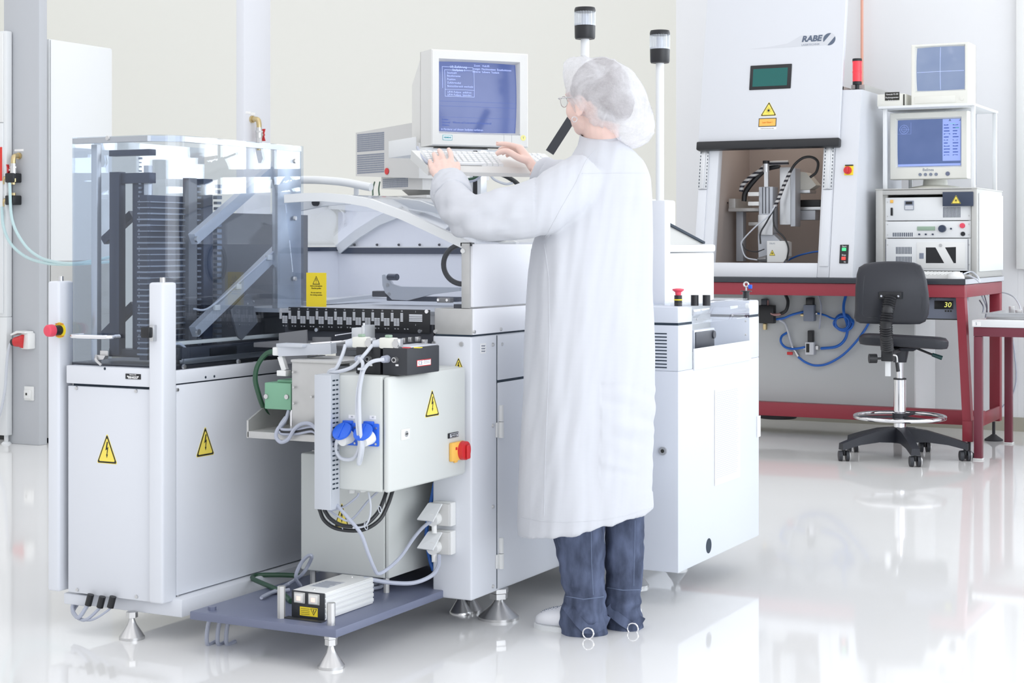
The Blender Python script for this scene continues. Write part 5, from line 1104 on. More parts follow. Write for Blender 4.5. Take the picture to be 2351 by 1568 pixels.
# window, signs, logo on the door
w0, w1 = qs(1722, 150, .03), qs(1817, 203, .03)
w0 = (qs(1722, 176, .03)[0], qs(1770, 205, .03)[1]); w1 = (qs(1817, 176, .03)[0], qs(1770, 149, .03)[1])
b = MB(); b.M = FS; b.box(w0[0], w1[0], w0[1], w1[1], .028, .036, bev=.004); wn = b.build('window_frame', 'black', dd)
b = MB(); b.M = FS; b.box(w0[0] + .02, w1[0] - .022, w0[1] + .018, w1[1] - .022, .034, .0368); b.build('green_window', 'greenglass', wn)
q = qs(1765, 250, .03); F3 = FS @ Matrix.Translation((0, 0, .03))
bolt_sign(dd, F3, q[0], q[1], .092, .080, laser=True)
b = MB(); b.M = F3; q = qs(1762, 281, .03); b.box(q[0] - .053, q[0] + .053, q[1] - .025, q[1] + .025, 0, .0006); b.mi = 1; b.box(q[0] - .049, q[0] + .049, q[1] - .021, q[1] + .021, 0, .001); b.mi = 2; b.text('Laser Klasse 1', .0135, q[0], q[1], .001, bold=.0003, sx=.8); b.mi = 3; b.box(q[0] - .055, q[0] + .055, q[1] - .042, q[1] - .029, 0, .0006); b.mi = 0; b.text('LASERSTRAHLUNG DIN EN 60825', .0055, q[0], q[1] - .036, .0006)
b.build('class_sign', ['ink', 'orange', mat('orange_brown_text', (.75, .22, .01), .5), 'paper'], dd)
q = qs(1863, 90, .03); qc = qs(1904, 90, .03); ql = qs(1720, 112, .03)
b = MB(); b.M = F3
pts = [(qs(u, v, .03)) for u, v in ((1720, 113), (1770, 107), (1808, 100), (1825, 90), (1838, 82), (1893, 80), (1893, 104), (1838, 107), (1790, 110))]
b.prism(pts, 'z', 0, .0006); b.mi = 1; b.text('RABE', .047, q[0], q[1] + .002, .0006, bold=.0022, shear=.2, sx=1.05); b.mi = 2; b.text('LASERTECHNIK', .0155, q[0] - .003, q[1] - .032, .0006, sx=1.0)
b.mi = 0; b.cyl((qc[0], qc[1], 0), (qc[0], qc[1], .0008), .037, n=36); b.mi = 1
n = 12
a0 = math.radians(35)
pts = [(qc[0] + .036 * math.cos(a), qc[1] + .036 * math.sin(a)) for a in [math.radians(75 + 130 * k / n) for k in range(n + 1)]]; b.prism(pts, 'z', .0008, .0011)
pts = [(qc[0] + .036 * math.cos(a), qc[1] + .036 * math.sin(a)) for a in [math.radians(-105 + 130 * k / n) for k in range(n + 1)]]; b.prism(pts, 'z', .0008, .0011)
b.build('logo', ['silver', mat('logo_blue_grey', (.10, .13, .19), .5), 'inkgrey'], dd)
# switches on the right column
q = qs(1949, 391); b = MB(); b.M = FS; b.box(q[0] - .025, q[0] + .026, q[1] - .028, q[1] + .026, 0, .004, bev=.002); b.mi = 1; b.box(q[0] - .022, q[0] + .024, q[1] + .024, q[1] + .031, 0, .006); sw = b.build('main_switch', ['yellow', 'ink'], t, label='yellow plate of the red rotary main switch')
b = MB(); b.M = FS; b.cyl((q[0] - .004, q[1] - .002, .004), (q[0] - .004, q[1] - .002, .018), .022, n=24); b.box(q[0] - .009, q[0] + .002, q[1] - .018, q[1] + .016, .018, .026, bev=.003); b.build('rotary_knob', 'red', sw)
q0, q1 = qs(1929, 604), qs(1947, 563); b = MB(); b.M = FS; x0_, x1_ = qs(1928, 585)[0], qs(1948, 585)[0]; z0_, z1_ = qs(1938, 605)[1], qs(1938, 562)[1]
b.box(x0_, x1_, z0_, z1_, 0, .005, bev=.002); b.mi = 1; xm = (x0_ + x1_) / 2; b.text('Start', .013, xm, z1_ - .010, .005); b.text('Stop', .013, xm, (z0_ + z1_) / 2 - .006, .005); b.text('SSL', .010, xm + .008, z0_ + .008, .005); sp_ = b.build('start_stop_panel', ['black', 'paper'], t)
b = MB(); b.M = FS; b.box(xm - .012, xm + .012, z1_ - .036, z1_ - .018, .004, .010, bev=.002); b.build('start_button', 'ledgreen', sp_)
b = MB(); b.M = FS; b.box(xm - .012, xm + .012, z0_ + .018, z0_ + .037, .004, .010, bev=.002); b.build('stop_button', 'ledred', sp_)
part(t, 'top_box', 'sheetgrey', (xdr + .02, xdr + .10, 9.45, 10.1, zt_, zt_ + .045), bev=.003)
# handling unit inside
YI = 9.5
t = thing('laser_handling_unit', 'laser head on aluminium axes with striped cable, inside the open laser cabinet', 'machine', (-3.2, 9.5, BZ + .004))
def box_at(u0, v0, u1, v1, y, d, m, name, bev=.003):
    a, c = ony(u0, v0, y), ony(u1, v1, y); return part(t, name, m, (a.x, c.x, y, y + d, c.z, a.z), bev=bev)
box_at(1742, 429, 1774, 535, 9.42, .10, 'aluw', 'vertical_axis'); box_at(1740, 493, 1774, 540, 9.41, .02, 'alu', 'axis_plate')
b = MB()
for u in (1750, 1757, 1765): a, c = ony(u, 430, 9.418), ony(u + 1.5, 490, 9.418); b.box(a.x, c.x, 9.416, 9.42, c.z, a.z)
b.build('axis_grooves', 'dark', t)
box_at(1790, 384, 1815, 516, 9.46, .08, 'alu', 'mounting_plate'); box_at(1815, 386, 1826, 520, 9.45, .10, 'aluw', 'plate_flange')
box_at(1673, 456, 1688, 479, 9.5, .3, 'sheet', 'square_tube'); box_at(1672, 478, 1742, 485, 9.49, .3, 'sheet', 'shelf_plate'); box_at(1690, 486, 1706, 600, 9.6, .06, 'aluw', 'upright'); box_at(1718, 510, 1742, 518, 9.5, .1, 'sheet', 'bracket')
box_at(1827, 459, 1883, 474, 9.6, .1, 'black', 'energy_chain'); box_at(1827, 475, 1884, 482, 9.58, .1, 'alu', 'cross_axis'); box_at(1827, 483, 1872, 505, 9.59, .1, 'aluw', 'cross_axis')
b = MB(); pts = [ony(u, v, 9.55) for u, v in ((1827, 400), (1836, 394), (1850, 396), (1874, 425), (1858, 436), (1827, 436))]; b.loft([pts, [p + Vector((0, .1, 0)) for p in pts]]); b.build('camera_housing', 'cream', t)
box_at(1827, 436, 1860, 443, 9.54, .12, 'alu', 'camera_shelf')
b = MB(); pts = [ony(u, v, 9.43) for u, v in ((1740, 535), (1772, 535), (1790, 552), (1790, 602), (1742, 602))]; b.loft([pts, [p + Vector((0, .08, 0)) for p in pts]]); b.build('head_carrier', 'aluw', t)
b = MB(); pts = [ony(u, v, 9.36) for u, v in ((1761, 553), (1800, 553), (1809, 556), (1809, 588), (1798, 602), (1761, 602))]; b.loft([pts, [p + Vector((0, .07, 0)) for p in pts]]); hd = b.build('laser_head', 'white', t)
q = qa(1773, 580, 9.36); bolt_sign(hd, FA(9.36), q[0], q[1], .036, .034, laser=True)
b = MB(); b.M = FA(9.36); q = qa(1773, 559, 9.36); b.text('DILAS', .013, q[0], q[1], 0); b.build('head_text', 'inkgrey', hd)
b = MB(); p = ony(1740, 596, 9.40); c = ony(1761, 594, 9.40); b.cyl(p, c, .010, .022, n=16); b.build('fibre_plug', 'steel', t)
b = MB(); c = ony(1760, 385, 9.42); b.cyl(ony(1759, 369, 9.42), ony(1759, 376, 9.42), .020); b.mi = 1; b.cyl(ony(1759, 376, 9.42), ony(1759, 395, 9.42), .018); b.box(c.x - .012, c.x + .012, 9.41, 9.43, ony(1759, 429, 9.42).z, c.z); b.build('motor', ['black', 'alu'], t)
for u, v in ((1727, 445), (1727, 467)): box_at(u - 10, v - 4, u + 15, v + 5, 9.40, .03, 'white', 'sensor_plug')
striped = bpy.data.materials.new('striped_sleeve'); striped.use_nodes = True; nt = striped.node_tree; tc = nt.nodes.new('ShaderNodeTexCoord'); wv = nt.nodes.new('ShaderNodeTexWave'); wv.inputs['Scale'].default_value = 12; wv.bands_direction = 'Z'; nt.links.new(tc.outputs['Object'], wv.inputs['Vector']); cr = nt.nodes.new('ShaderNodeValToRGB'); cr.color_ramp.interpolation = 'CONSTANT'; cr.color_ramp.elements[1].position = .45; cr.color_ramp.elements[0].color = (.02, .02, .03, 1); cr.color_ramp.elements[1].color = (.6, .6, .6, 1); nt.links.new(wv.outputs[0], cr.inputs[0]); nt.links.new(cr.outputs[0], nt.nodes['Principled BSDF'].inputs['Base Color']); M['striped'] = striped
def icable(pts, r, m, name='cable', y=9.36): b = MB(); b.tube([ony(u, v, y) for u, v in pts], r, 8, 6); return b.build(name, m, t)
icable([(1701, 440), (1705, 425), (1722, 408), (1745, 392), (1765, 376), (1810, 373)], .013, 'striped', 'drag_chain', 9.45)
icable([(1708, 462), (1712, 440), (1735, 410), (1760, 388), (1790, 380)], .016, 'black', 'drag_chain', 9.48)
icable([(1778, 475), (1788, 455), (1800, 425), (1814, 395)], .011, 'striped', 'striped_sleeve', 9.38)
icable([(1814, 395), (1826, 376), (1845, 362), (1865, 361), (1878, 373), (1874, 395), (1860, 407)], .008, 'cableblk', 'head_cable', 9.40)
icable([(1780, 472), (1765, 495), (1735, 520), (1708, 548), (1702, 562), (1712, 590), (1738, 597)], .0045, 'cablew', 'fibre_cable', 9.34)
icable([(1780, 474), (1760, 510), (1746, 535), (1746, 560)], .005, 'cableblk', 'head_cable', 9.35)
icable([(1703, 558), (1712, 572), (1735, 578), (1755, 572)], .003, 'cableblk', 'sensor_cable', 9.35)
icable([(1776, 478), (1778, 520), (1800, 545), (1810, 570), (1806, 598)], .005, 'cableblk', 'head_cable', 9.35)
icable([(1800, 602), (1830, 588), (1860, 580), (1880, 577)], .005, 'bluehose', 'blue_hose', 9.5)
icable([(1646, 400), (1653, 425), (1652, 450), (1660, 462), (1672, 466)], .004, 'cableblk', 'twisted_wire', 9.55)
# red two-stage signal lamp on the column
p = ony(1968, 200, 9.38); p.z = zt_
t = thing('red_signal_lamp', 'red stacked signal lamp on the laser cabinet\'s right column', 'signal lamp', p)
b = MB(); b.cyl(p, p + Vector((0, 0, .012)), .033, .030); b.cyl(p + Vector((0, 0, .012)), p + Vector((0, 0, .04)), .012); b.cyl(p + Vector((0, 0, .038)), p + Vector((0, 0, .055)), .026); b.build('base', 'black', t)
for k in range(2): b = MB(); b.cyl(p + Vector((0, 0, .056 + k * .058)), p + Vector((0, 0, .112 + k * .058)), .026, n=24); b.cyl(p + Vector((0, 0, .107 + k * .058)), p + Vector((0, 0, .113 + k * .058)), .0275, n=24); b.build('red_segment', 'redlens', t)
b = MB(); b.lathe([(.027, .172), (.0275, .18), (.026, .186), (.0005, .188)], p); b.build('cap', 'black', t)
# ================================================================ rack with instruments
RX0, RX1, RY = -2.533, -1.97, 9.352
RZ1 = 1.453
t = thing('instrument_rack', 'grey nineteen-inch rack with three instrument panels on the bench\'s right end', 'rack', (-2.25, 9.7, BZ))
b = MB(); b.box(RX0, RX0 + .04, RY, 10.04, BZ, RZ1, bev=.003); b.box(RX1 - .03, RX1, RY, 10.04, BZ, RZ1, bev=.003); b.box(RX0, RX1, RY, 10.04, RZ1 - .035, RZ1 - .008, bev=.003); b.box(RX0, RX1, RY, 10.04, BZ, BZ + .02, bev=.002); b.box(RX0, RX1, 9.9, 10.04, BZ, RZ1 - .01); b.build('frame', 'sheetgrey', t)
part(t, 'side_cover', 'offwhite', (RX1, RX1 + .008, RY + .04, 10.03, BZ + .035, RZ1 - .03), bev=.003)
part(t, 'top_cover', 'sheetgrey', (RX0 - .004, RX1 + .004, RY - .004, 10.045, RZ1 - .007, RZ1), bev=.003)
yp = RY + .02
px0, px1 = RX0 + .050, RX1 - .036
part(t, 'rail', 'sheetgrey', (RX0 + .035, RX0 + .06, yp + .006, yp + .03, BZ + .018, RZ1 - .03)); part(t, 'rail', 'sheetgrey', (RX1 - .05, RX1 - .025, yp + .006, yp + .03, BZ + .018, RZ1 - .03))
zz = [qa(2120, v, yp)[1] for v in (452, 507, 547, 622)]
pan = []
for k in range(3):
    b = MB(); b.box(px0, px1, yp, yp + .04, zz[k + 1] + .002, zz[k] - .002, bev=.002); pan.append(b.build('instrument_panel', 'offwhite', t))
    for sx in (px0 + .012, px1 - .012):
        for fz in (.2, .8): screw(pan[k], (sx, yp, zz[k + 1] + (zz[k] - zz[k + 1]) * fz), 'A', .0045)
def dev(k, name, m, u0, v0, u1, v1, d=.006, bev=.002):
    a, c = qa(u0, v0, yp), qa(u1, v1, yp); return part(pan[k], name, m, (a[0], c[0], yp - d, yp, c[1], a[1]), bev=bev)
def rnd(k, name, m, u, v, r, d=.012):
    q = qa(u, v, yp); b = MB(); b.cyl((q[0], yp, q[1]), (q[0], yp - d, q[1]), r, r * .95, n=22); return b.build(name, m, pan[k])
def slots(k, u0, u1, v0, v1, n):
    b = MB(); z1_, z0_ = qa(2100, v0, yp)[1], qa(2100, v1, yp)[1]
    hw_ = .26 * (qa(u1, v0, yp)[0] - qa(u0, v0, yp)[0]) / (n - 1)
    for i in range(n): x = qa(u0 + (u1 - u0) * i / (n - 1), v0, yp)[0]; b.box(x - hw_, x + hw_, yp - .0006, yp + .001, z0_, z1_)
    b.build('vent_slots', 'rack', pan[k])
dev(0, 'orange_button', 'orange', 2044, 459, 2051, 466); dev(0, 'rocker_switch', 'black', 2045, 477, 2050, 495); dc = dev(0, 'temperature_controller', 'inkgrey', 2077, 461, 2098, 482); 
b = MB(); a, c = qa(2080, 463, yp), qa(2095, 469, yp); b.box(a[0], c[0], yp - .007, yp - .006, c[1], a[1]); b.build('display', 'black', dc)
b = MB(); a, c = qa(2078.5, 472, yp), qa(2097, 481, yp); b.box(a[0], c[0], yp - .007, yp - .006, c[1], a[1]); b.build('key_field', 'silver', dc)
slots(0, 2166, 2204, 476, 500, 13)
dev(1, 'green_display', 'lcd', 2106, 520, 2147, 529); rnd(1, 'dial_knob', 'rack', 2164, 525, .021, .02); rnd(1, 'red_button', 'pink', 2210, 518, .0145, .012); kk = rnd(1, 'key_switch', 'black', 2211, 537, .0125, .006); rnd(1, 'button', 'rack', 2184, 525, .005)
for u in (2111, 2126, 2142): rnd(1, 'button', 'rack', u, 538, .005)
slots(1, 2051, 2094, 534, 543, 11)
slots(2, 2058, 2092, 567, 583, 11); slots(2, 2058, 2092, 589, 604, 11)
dev(2, 'front_flap', 'white', 2105, 556, 2216, 617, .003); dev(2, 'emblem', 'inkgrey', 2111, 581, 2121, 594, .0045, 0)
b = MB(); b.M = FA(yp)
for pts in (((2126, 568), (2148, 568), (2168, 604), (2126, 604)), ((2170, 568), (2195, 567), (2195, 604), (2190, 604))): b.prism([qa(u, v, yp) for u, v in pts], 'z', .002, .0036)
b.build('smoked_window', 'black', pan[2]); rnd(2, 'flap_lock', 'zinc', 2160, 563, .009, .008)
for u0, u1 in ((2031, 2036), (2221, 2226)): dev(2, 'hinge', 'rack', u0, 549, u1, 620, .002, 0) if False else None
for u in (2033.5, 2222.5): b = MB(); a, c = qa(u - .6, 549, yp), qa(u + .6, 620, yp); b.box(a[0], c[0], yp - .001, yp + .001, c[1], a[1]); b.build('handle_slot', 'rack', pan[2])
b = MB(); a, c = qa(2165, 441, RY), qa(2235, 473, RY); b.box(a[0], c[0], RY - .012, RY + .015, c[1], a[1], bev=.002); lp = b.build('laser_plate', 'rack', t, label='black plate with yellow laser triangle'); q = qa(2196, 458, RY); bolt_sign(lp, FA(RY - .012), q[0], q[1], .052, .046, laser=True)
# shelf frame above the rack
t = thing('shelf_frame', 'white shelf on slim posts standing on the instrument rack', 'shelf', (-2.2, 9.7, RZ1))
zsf = 1.905
sx0, sx1 = ony(2016, 240, 9.36).x, ony(2236, 233, 9.36).x
part(t, 'shelf_board', 'offwhite', (sx0, sx1, 9.36, 10.02, zsf, zsf + .014), bev=.002)
for x, y in ((sx0 + .03, 9.40), (sx1 - .012, 9.40), (sx0 + .03, 9.98), (sx1 - .012, 9.98)): b = MB(); b.box(x - .011, x + .011, y - .011, y + .011, RZ1, zsf, bev=.002); b.build('post', 'offwhite', t)
# monitors and the small device
p = ony(2158, 229, 9.42); O = Vector((ony(2157, 229, 9.42).x, 9.42, zsf + .0145)); Wm = ony(2224, 229, 9.42).x - ony(2093, 229, 9.42).x; Hm = ony(2100, 103, 9.42).z - O.z
t, fr, g, sp = crt('crt_monitor', 'small white video monitor with a cross-hair on screen, on top of the shelf', O, 0, Wm, Hm, .34, (-Wm / 2 + .030, Wm / 2 - .026, Hm * .25, Hm * .94), 'scr3', bez='cream', shell='offwhite', bezd=.2, rear=.8, glassr=.016)
b = MB(); b.M = fr; srect(b, sp, 0, 1, .425, .433); srect(b, sp, .50, .508, .0, 1); b.build('cross_hair', 'scrtext', g)
b = MB(); b.M = fr; b.box(-Wm / 2 + .02, Wm / 2 - .07, .012, .05, 0, .003, bev=.001); b.cyl((Wm / 2 - .035, .03, 0), (Wm / 2 - .035, .03, .004), .010); b.build('control_flap', 'cream', t)
p0, p1 = ony(2014, 238, 9.40), ony(2077, 208, 9.40)
t = thing('control_device', 'small cream device with black label plate beside the video monitor', 'device', ((p0.x + p1.x) / 2, 9.5, zsf + .014))
part(t, 'housing', 'cream', (p0.x, p1.x, 9.40, 9.62, zsf + .0145, zsf + .085), bev=.003)
b = MB(); b.M = FA(9.40); a, c = qa(2032, 231, 9.40), qa(2065, 211, 9.40); b.box(a[0], c[0], a[1], c[1], 0, .003); b.box(qa(2074, 220, 9.4)[0], qa(2077, 220, 9.4)[0], zsf + .018, zsf + .08, 0, .003); b.mi = 1
for k, st in enumerate(('Viewscale VS-100', 'Positionsgenerator', 'Fadenkreuz')): b.text(st, .013, (a[0] + c[0]) / 2, c[1] - .012 - k * .018, .003, sx=.75)
b.build('label_plate', ['ink', 'paper'], t)
Wb = ony(2221, 412, 9.50).x - ony(2043, 412, 9.50).x; O = Vector((ony(2131, 412, 9.50).x, 9.50, ony(2130, 411, 9.50).z)); Hb = ony(2050, 260, 9.50).z - O.z
t, fr, g, sp = crt('crt_monitor', 'white computer monitor with slate-blue program window, standing on the rack', O, 0, Wb, Hb, .42, (-Wb / 2 + .042, Wb / 2 - .042, .075, Hb - .042), 'scr2', bez='cream', shell='offwhite', bezd=.09, rear=.6, glassr=.008)
b = MB(); b.M = fr; b.lathe([(.12, 0), (.115, .012), (.06, .02), (.055, .03)], (0, 0, 0), 30) if False else b.box(0, 0.001, 0, 0.001, -.1, -.099); b.build('pad', 'cream', t)
b = MB(); b.lathe([(.150, .0005), (.150, .008), (.135, .016), (.07, .026), (.065, O.z - RZ1 + .02)], (O.x, O.y + .17, RZ1), 30); b.build('swivel_foot', 'cream', t)
b = MB(); b.M = fr; srect(b, sp, .72, 1, .10, 1); srect(b, sp, 0, 1, .0, .045); b.mi = 2; srect(b, sp, 0, 1, .955, 1); b.mi = 1
for k in range(11):
    for j in range(2): srect(b, sp, .74 + j * .14, .74 + j * .14 + .06 + .04 * random.random(), .86 - k * .065, .885 - k * .065)
b.mi = 0; srect(b, sp, .0, .215, .70, .703); srect(b, sp, .212, .215, .70, .95)
p_ = sp(.10, .80)
b.ring((p_[0], p_[1], p_[2] + .0005), .025, .0008, (0, 0, 1), 24, 6); b.ring((p_[0], p_[1], p_[2] + .0005), .014, .0008, (0, 0, 1), 24, 6); srect(b, sp, .02, .19, .798, .801); srect(b, sp, .099, .101, .72, .90)
b.mi = 3; srect(b, sp, .84, .92, .895, .905); srect(b, sp, .92, .98, .80, .81)
b.build('screen_content', ['scrbar', 'scrtextd', 'scr2', 'scrgreen'], g)
b = MB(); b.M = fr; b.text('Belinea', .022, 0, .052, .0, bold=.0003)
for k in range(4): b.cyl((-.045 + k * .03, .026, 0), (-.045 + k * .03, .026, .004), .009, n=16)
b.mi = 1; b.cyl((.11, .028, 0), (.11, .028, .004), .012, n=20); b.build('controls', ['inkgrey', 'slate'], t)
t2 = MB(); t2.tube([ony(2241, v, 10.0) for v in (250, 300, 360, 400, 425)], .003, 6); tag(t2.build('thin_cable', 'cablew'), 'thin white cable hanging behind the shelf frame', 'cable')
# keyboard and mouse on the bench
kx0, kx1 = ony(2100, 635, 9.12).x, ony(2196, 635, 9.12).x
t = thing('keyboard', 'small white keyboard lying on the bench before the rack', 'keyboard', ((kx0 + kx1) / 2, 9.18, BZ))
b = MB(); b.prism([(9.12, BZ), (9.27, BZ), (9.27, BZ + .032), (9.12, BZ + .016)], 'x', kx0 - .12, kx1); b.build('case', 'white', t)
kb = MB(); kb.box(-.008, .008, -.008, .008, 0, .008, bev=.002); ko = kb.build('key', 'white'); kme = ko.data; bpy.data.objects.remove(ko)
for r in range(5):
    for c in range(17):
        o = bpy.data.objects.new('key', kme); COL.objects.link(o); o.parent = t; y = 9.14 + r * .026; x = kx0 - .10 + c * .0205
        if x < kx1 - .01: o.location = Vector((x, y, BZ + .016 + (y - 9.12) * .107)) - ORG[t.name]
        else: bpy.data.objects.remove(o)
t = thing('mouse', 'white computer mouse beside the small white keyboard on the bench', 'mouse', ony(2189, 636, 9.10))
p = ony(2192, 636, 9.10); b = MB(); rings = []
for k in range(9):
    a = k / 8 * math.pi / 2; s = math.cos(a) * .999 + .001
    rings.append([(p.x + .045 * s * math.cos(q), 9.13 + .075 * s * math.sin(q) * .8, BZ + .040 * math.sin(a)) for q in [2 * math.pi * i / 24 for i in range(24)]])
b.loft(rings); b.build('shell', 'white', t)
cable([ony(u, v, y) for u, v, y in ((2212, 629, 9.14), (2230, 624, 9.2), (2244, 634, 9.1), (2249, 648, 9.02), (2240, 640, 9.05), (2222, 632, 9.1))], .0045, 'cablew', 'white mouse cable looping over the bench edge')
# ---- under the bench: grey panel, valves, hoses, supply display
yg = 9.55
xg0, xg1 = -3.9, ony(2100, 800, yg).x
t = thing('base_cabinet', 'large plain grey cabinet standing under the bench, valves on its front', 'cabinet', (-3.1, 9.75, 0))
b = MB(); b.box(xg0, xg1, yg, 10.02, .135, .852, bev=.003); b.build('body', 'panelgrey', t); part(t, 'lit_side', 'offwhite', (xg1 - .002, xg1 + .006, yg, 10.02, .135, .85), bev=.001)  # white plate puts the daylight on this side into its colour
b = MB(); b.lathe([(.11, .10), (.115, .105), (.115, .125), (.10, .134)], (ony(1785, 970, 9.66).x, 9.66, 0), 30); b.build('round_pad', 'rubber', t)
for x in (xg0 + .2, xg1 - .2): b = MB(); b.cyl((x, 9.95, 0), (x, 9.95, .136), .025); b.build('foot', 'rubber', t)
def V(u, v, y=yg - .01): return ony(u, v, y)
def vbox(t, name, m, u0, v0, u1, v1, d=.04, bev=.004): a, c = V(u0, v0, yg), V(u1, v1, yg); return part(t, name, m, (a.x, c.x, yg - d, yg, c.z, a.z), bev=bev)
t = thing('valve_block', 'black valve block with brass fitting left under the bench', 'valve', V(1768, 720, yg)); vbox(t, 'body', 'black', 1748, 700, 1782, 742, .05); vbox(t, 'solenoid', 'dark', 1752, 686, 1765, 702, .04); vbox(t, 'brass_fitting', 'brass', 1755, 742, 1762, 757, .03)
t = thing('valve_block', 'upper grey solenoid valve on the grey cabinet under the bench', 'valve', V(1861, 715, yg)); vbox(t, 'body', 'inkgrey', 1850, 699, 1874, 737, .05); vbox(t, 'solenoid', 'black', 1855, 683, 1871, 700, .045); vbox(t, 'fitting', 'brass', 1841, 720, 1850, 726, .03); vbox(t, 'fitting', 'zinc', 1874, 717, 1880, 722, .03)
t = thing('valve_block', 'lower grey solenoid valve on the grey cabinet under the bench', 'valve', V(1863, 790, yg)); vbox(t, 'body', 'silver', 1854, 784, 1874, 814, .05); vbox(t, 'solenoid', 'black', 1859, 758, 1870, 785, .045); vbox(t, 'fitting', 'zinc', 1847, 795, 1855, 802, .03); vbox(t, 'fitting', 'zinc', 1874, 793, 1882, 803, .03); vbox(t, 'name_plate', 'ink', 1857, 788, 1864, 808, .052, .0)
t = thing('inline_valve', 'small inline ball valve with red handle hanging in the blue hose', 'valve', V(1823, 806, yg)); b = MB(); b.cyl(V(1818, 794, yg - .02), V(1833, 818, yg - .02), .010, n=12); b.build('body', 'zinc', t); b = MB(); p = V(1815, 811, yg - .03); b.box(p.x - .018, p.x + .016, yg - .045, yg - .03, p.z - .009, p.z + .009, bev=.003); b.build('handle', 'red', t)
hs = 'blue hoses under the bench'
for pts, m, r, lb in (
    ([(1783, 733), (1800, 730), (1820, 722), (1848, 715)], 'bluehose', .007, 'blue hose from the black valve block to the upper valve'),
    ([(1876, 719), (1895, 724), (1915, 732), (1935, 728), (1958, 735), (1955, 752), (1938, 760), (1918, 750), (1915, 738), (1932, 722), (1950, 728), (1958, 742)], 'bluehose', .006, 'blue hose from upper valve coiling beside the chair'),
    ([(1942, 678), (1937, 700), (1938, 722), (1945, 745), (1942, 775), (1922, 795), (1885, 800)], 'bluehose', .0085, 'thick blue hose dropping from the bench to the lower valve'),
    ([(1808, 763), (1795, 772), (1793, 785), (1803, 797), (1822, 801), (1848, 797)], 'bluehose', .007, 'blue hose bend left of the lower valve'),
    ([(1833, 820), (1850, 832), (1872, 839), (1900, 835), (1935, 815), (1965, 785), (1985, 758), (1998, 735)], 'bluehose', .007, 'long blue hose sagging from the inline valve towards the chair'),
    ([(1790, 735), (1802, 742), (1808, 757), (1813, 775), (1819, 795)], 'cablew', .007, 'white hose down to the inline valve'),
    ([(1878, 676), (1885, 700), (1884, 725), (1881, 755)], 'cable', .005, 'grey cable hanging between the two solenoid valves'),
    ([(1803, 676), (1809, 692), (1805, 712), (1790, 722)], 'cableblk', .010, 'black cable bundle bending to the black valve block'),
    ([(1762, 690), (1764, 710), (1775, 722), (1800, 720)], mat('pink_brown_hose', (.45, .25, .24), .5), .008, 'brownish pink hose at the black valve block')):
    cable([V(u, v, yg - .02 - .012 * (k % 3)) for k, (u, v) in enumerate(pts)], r, m, lb, 'hose' if 'hose' in lb else 'cable', 'hose' if 'hose' in lb else 'cable')
b = MB(); c = V(1936, 740, yg - .03)
for k in range(3): b.ring(c + Vector((0, -.01 * k, 0)), .050 - .006 * k, .0045, (.1, -1, .1), 30, 8)
tag(b.build('hose_coil', 'bluehose'), 'coiled blue hose hanging on the grey cabinet left of the chair', 'hose')
t = thing('supply_display', 'grey supply unit with yellow digits 30 hanging under the bench\'s right end', 'power supply', (-2.1, 9.2, .70))
yq = BY + .09; a, c = qa(2080, 674, yq), qa(2202, 735, yq)
b = MB(); b.box(a[0], BX - .075, yq, yq + .34, c[1], .852, bev=.003); b.build('housing', 'aluw', t); b = MB(); b.box(a[0], c[0], yq - .004, yq, c[1] + .004, .85, bev=.001); b.mi = 1; b.box(a[0], c[0], yq - .005, yq, c[1], c[1] + .006); pnl = b.build('front_panel', ['inkgrey', 'ink'], t)
b = MB(); a, c = qa(2146, 690, yq), qa(2189, 710, yq); b.M = FA(yq - .004); b.box(a[0], c[0], c[1], a[1], 0, .003, bev=.001); b.mi = 1; b.text('30', .038, c[0] - .03, (a[1] + c[1]) / 2, .003, sx=1.05, shear=.15); b.mi = 2
for k in range(3): b.box(c[0] - .045 + k * .014, c[0] - .036 + k * .014, c[1] - .014, c[1] - .006, 0, .002)
b.build('digit_display', ['black', 'led', 'ink'], pnl)
b = MB(); b.M = FA(yq - .004); q = qa(2144, 679, yq); b.text('Stabilisator', .016, q[0], q[1], 0); b.text('NT - 1', .016, q[0] - .01, q[1] - .018, 0); b.build('lettering', 'ink', pnl)
for k, (u, v, uu, vv) in enumerate(((2250, 680, 2262, 735), (2256, 678, 2258, 730), (2245, 690, 2252, 720))):
    b = MB(); b.tube([onx(u, v, BX - .02 * k - .09) + Vector((0, .05, 0)), onx((u + uu) / 2 + 5, (v + vv) / 2, BX - .09) + Vector((0, .05, 0)), onx(uu, vv, BX - .09) + Vector((0, .05, 0))], .004, 6); tag(b.build('cable', 'cable'), 'loose grey cable hanging behind the bench\'s right end', 'cable', 'cables behind the bench')
cable([ony(u, v, y) for u, v, y in ((2262, 672, 10.03), (2275, 680, 10.40), (2300, 672, 10.48), (2325, 680, 10.3), (2340, 700, 9.9), (2345, 717, 9.58))], .004, 'cablew', 'white cable arching to the tray on the small red table')
cable([ony(u, v, 10.486) for u, v in ((2325, 780), (2330, 820), (2333, 870), (2322, 910), (2290, 945))], .004, 'cable', 'grey cable hanging on the wall behind the small red table')
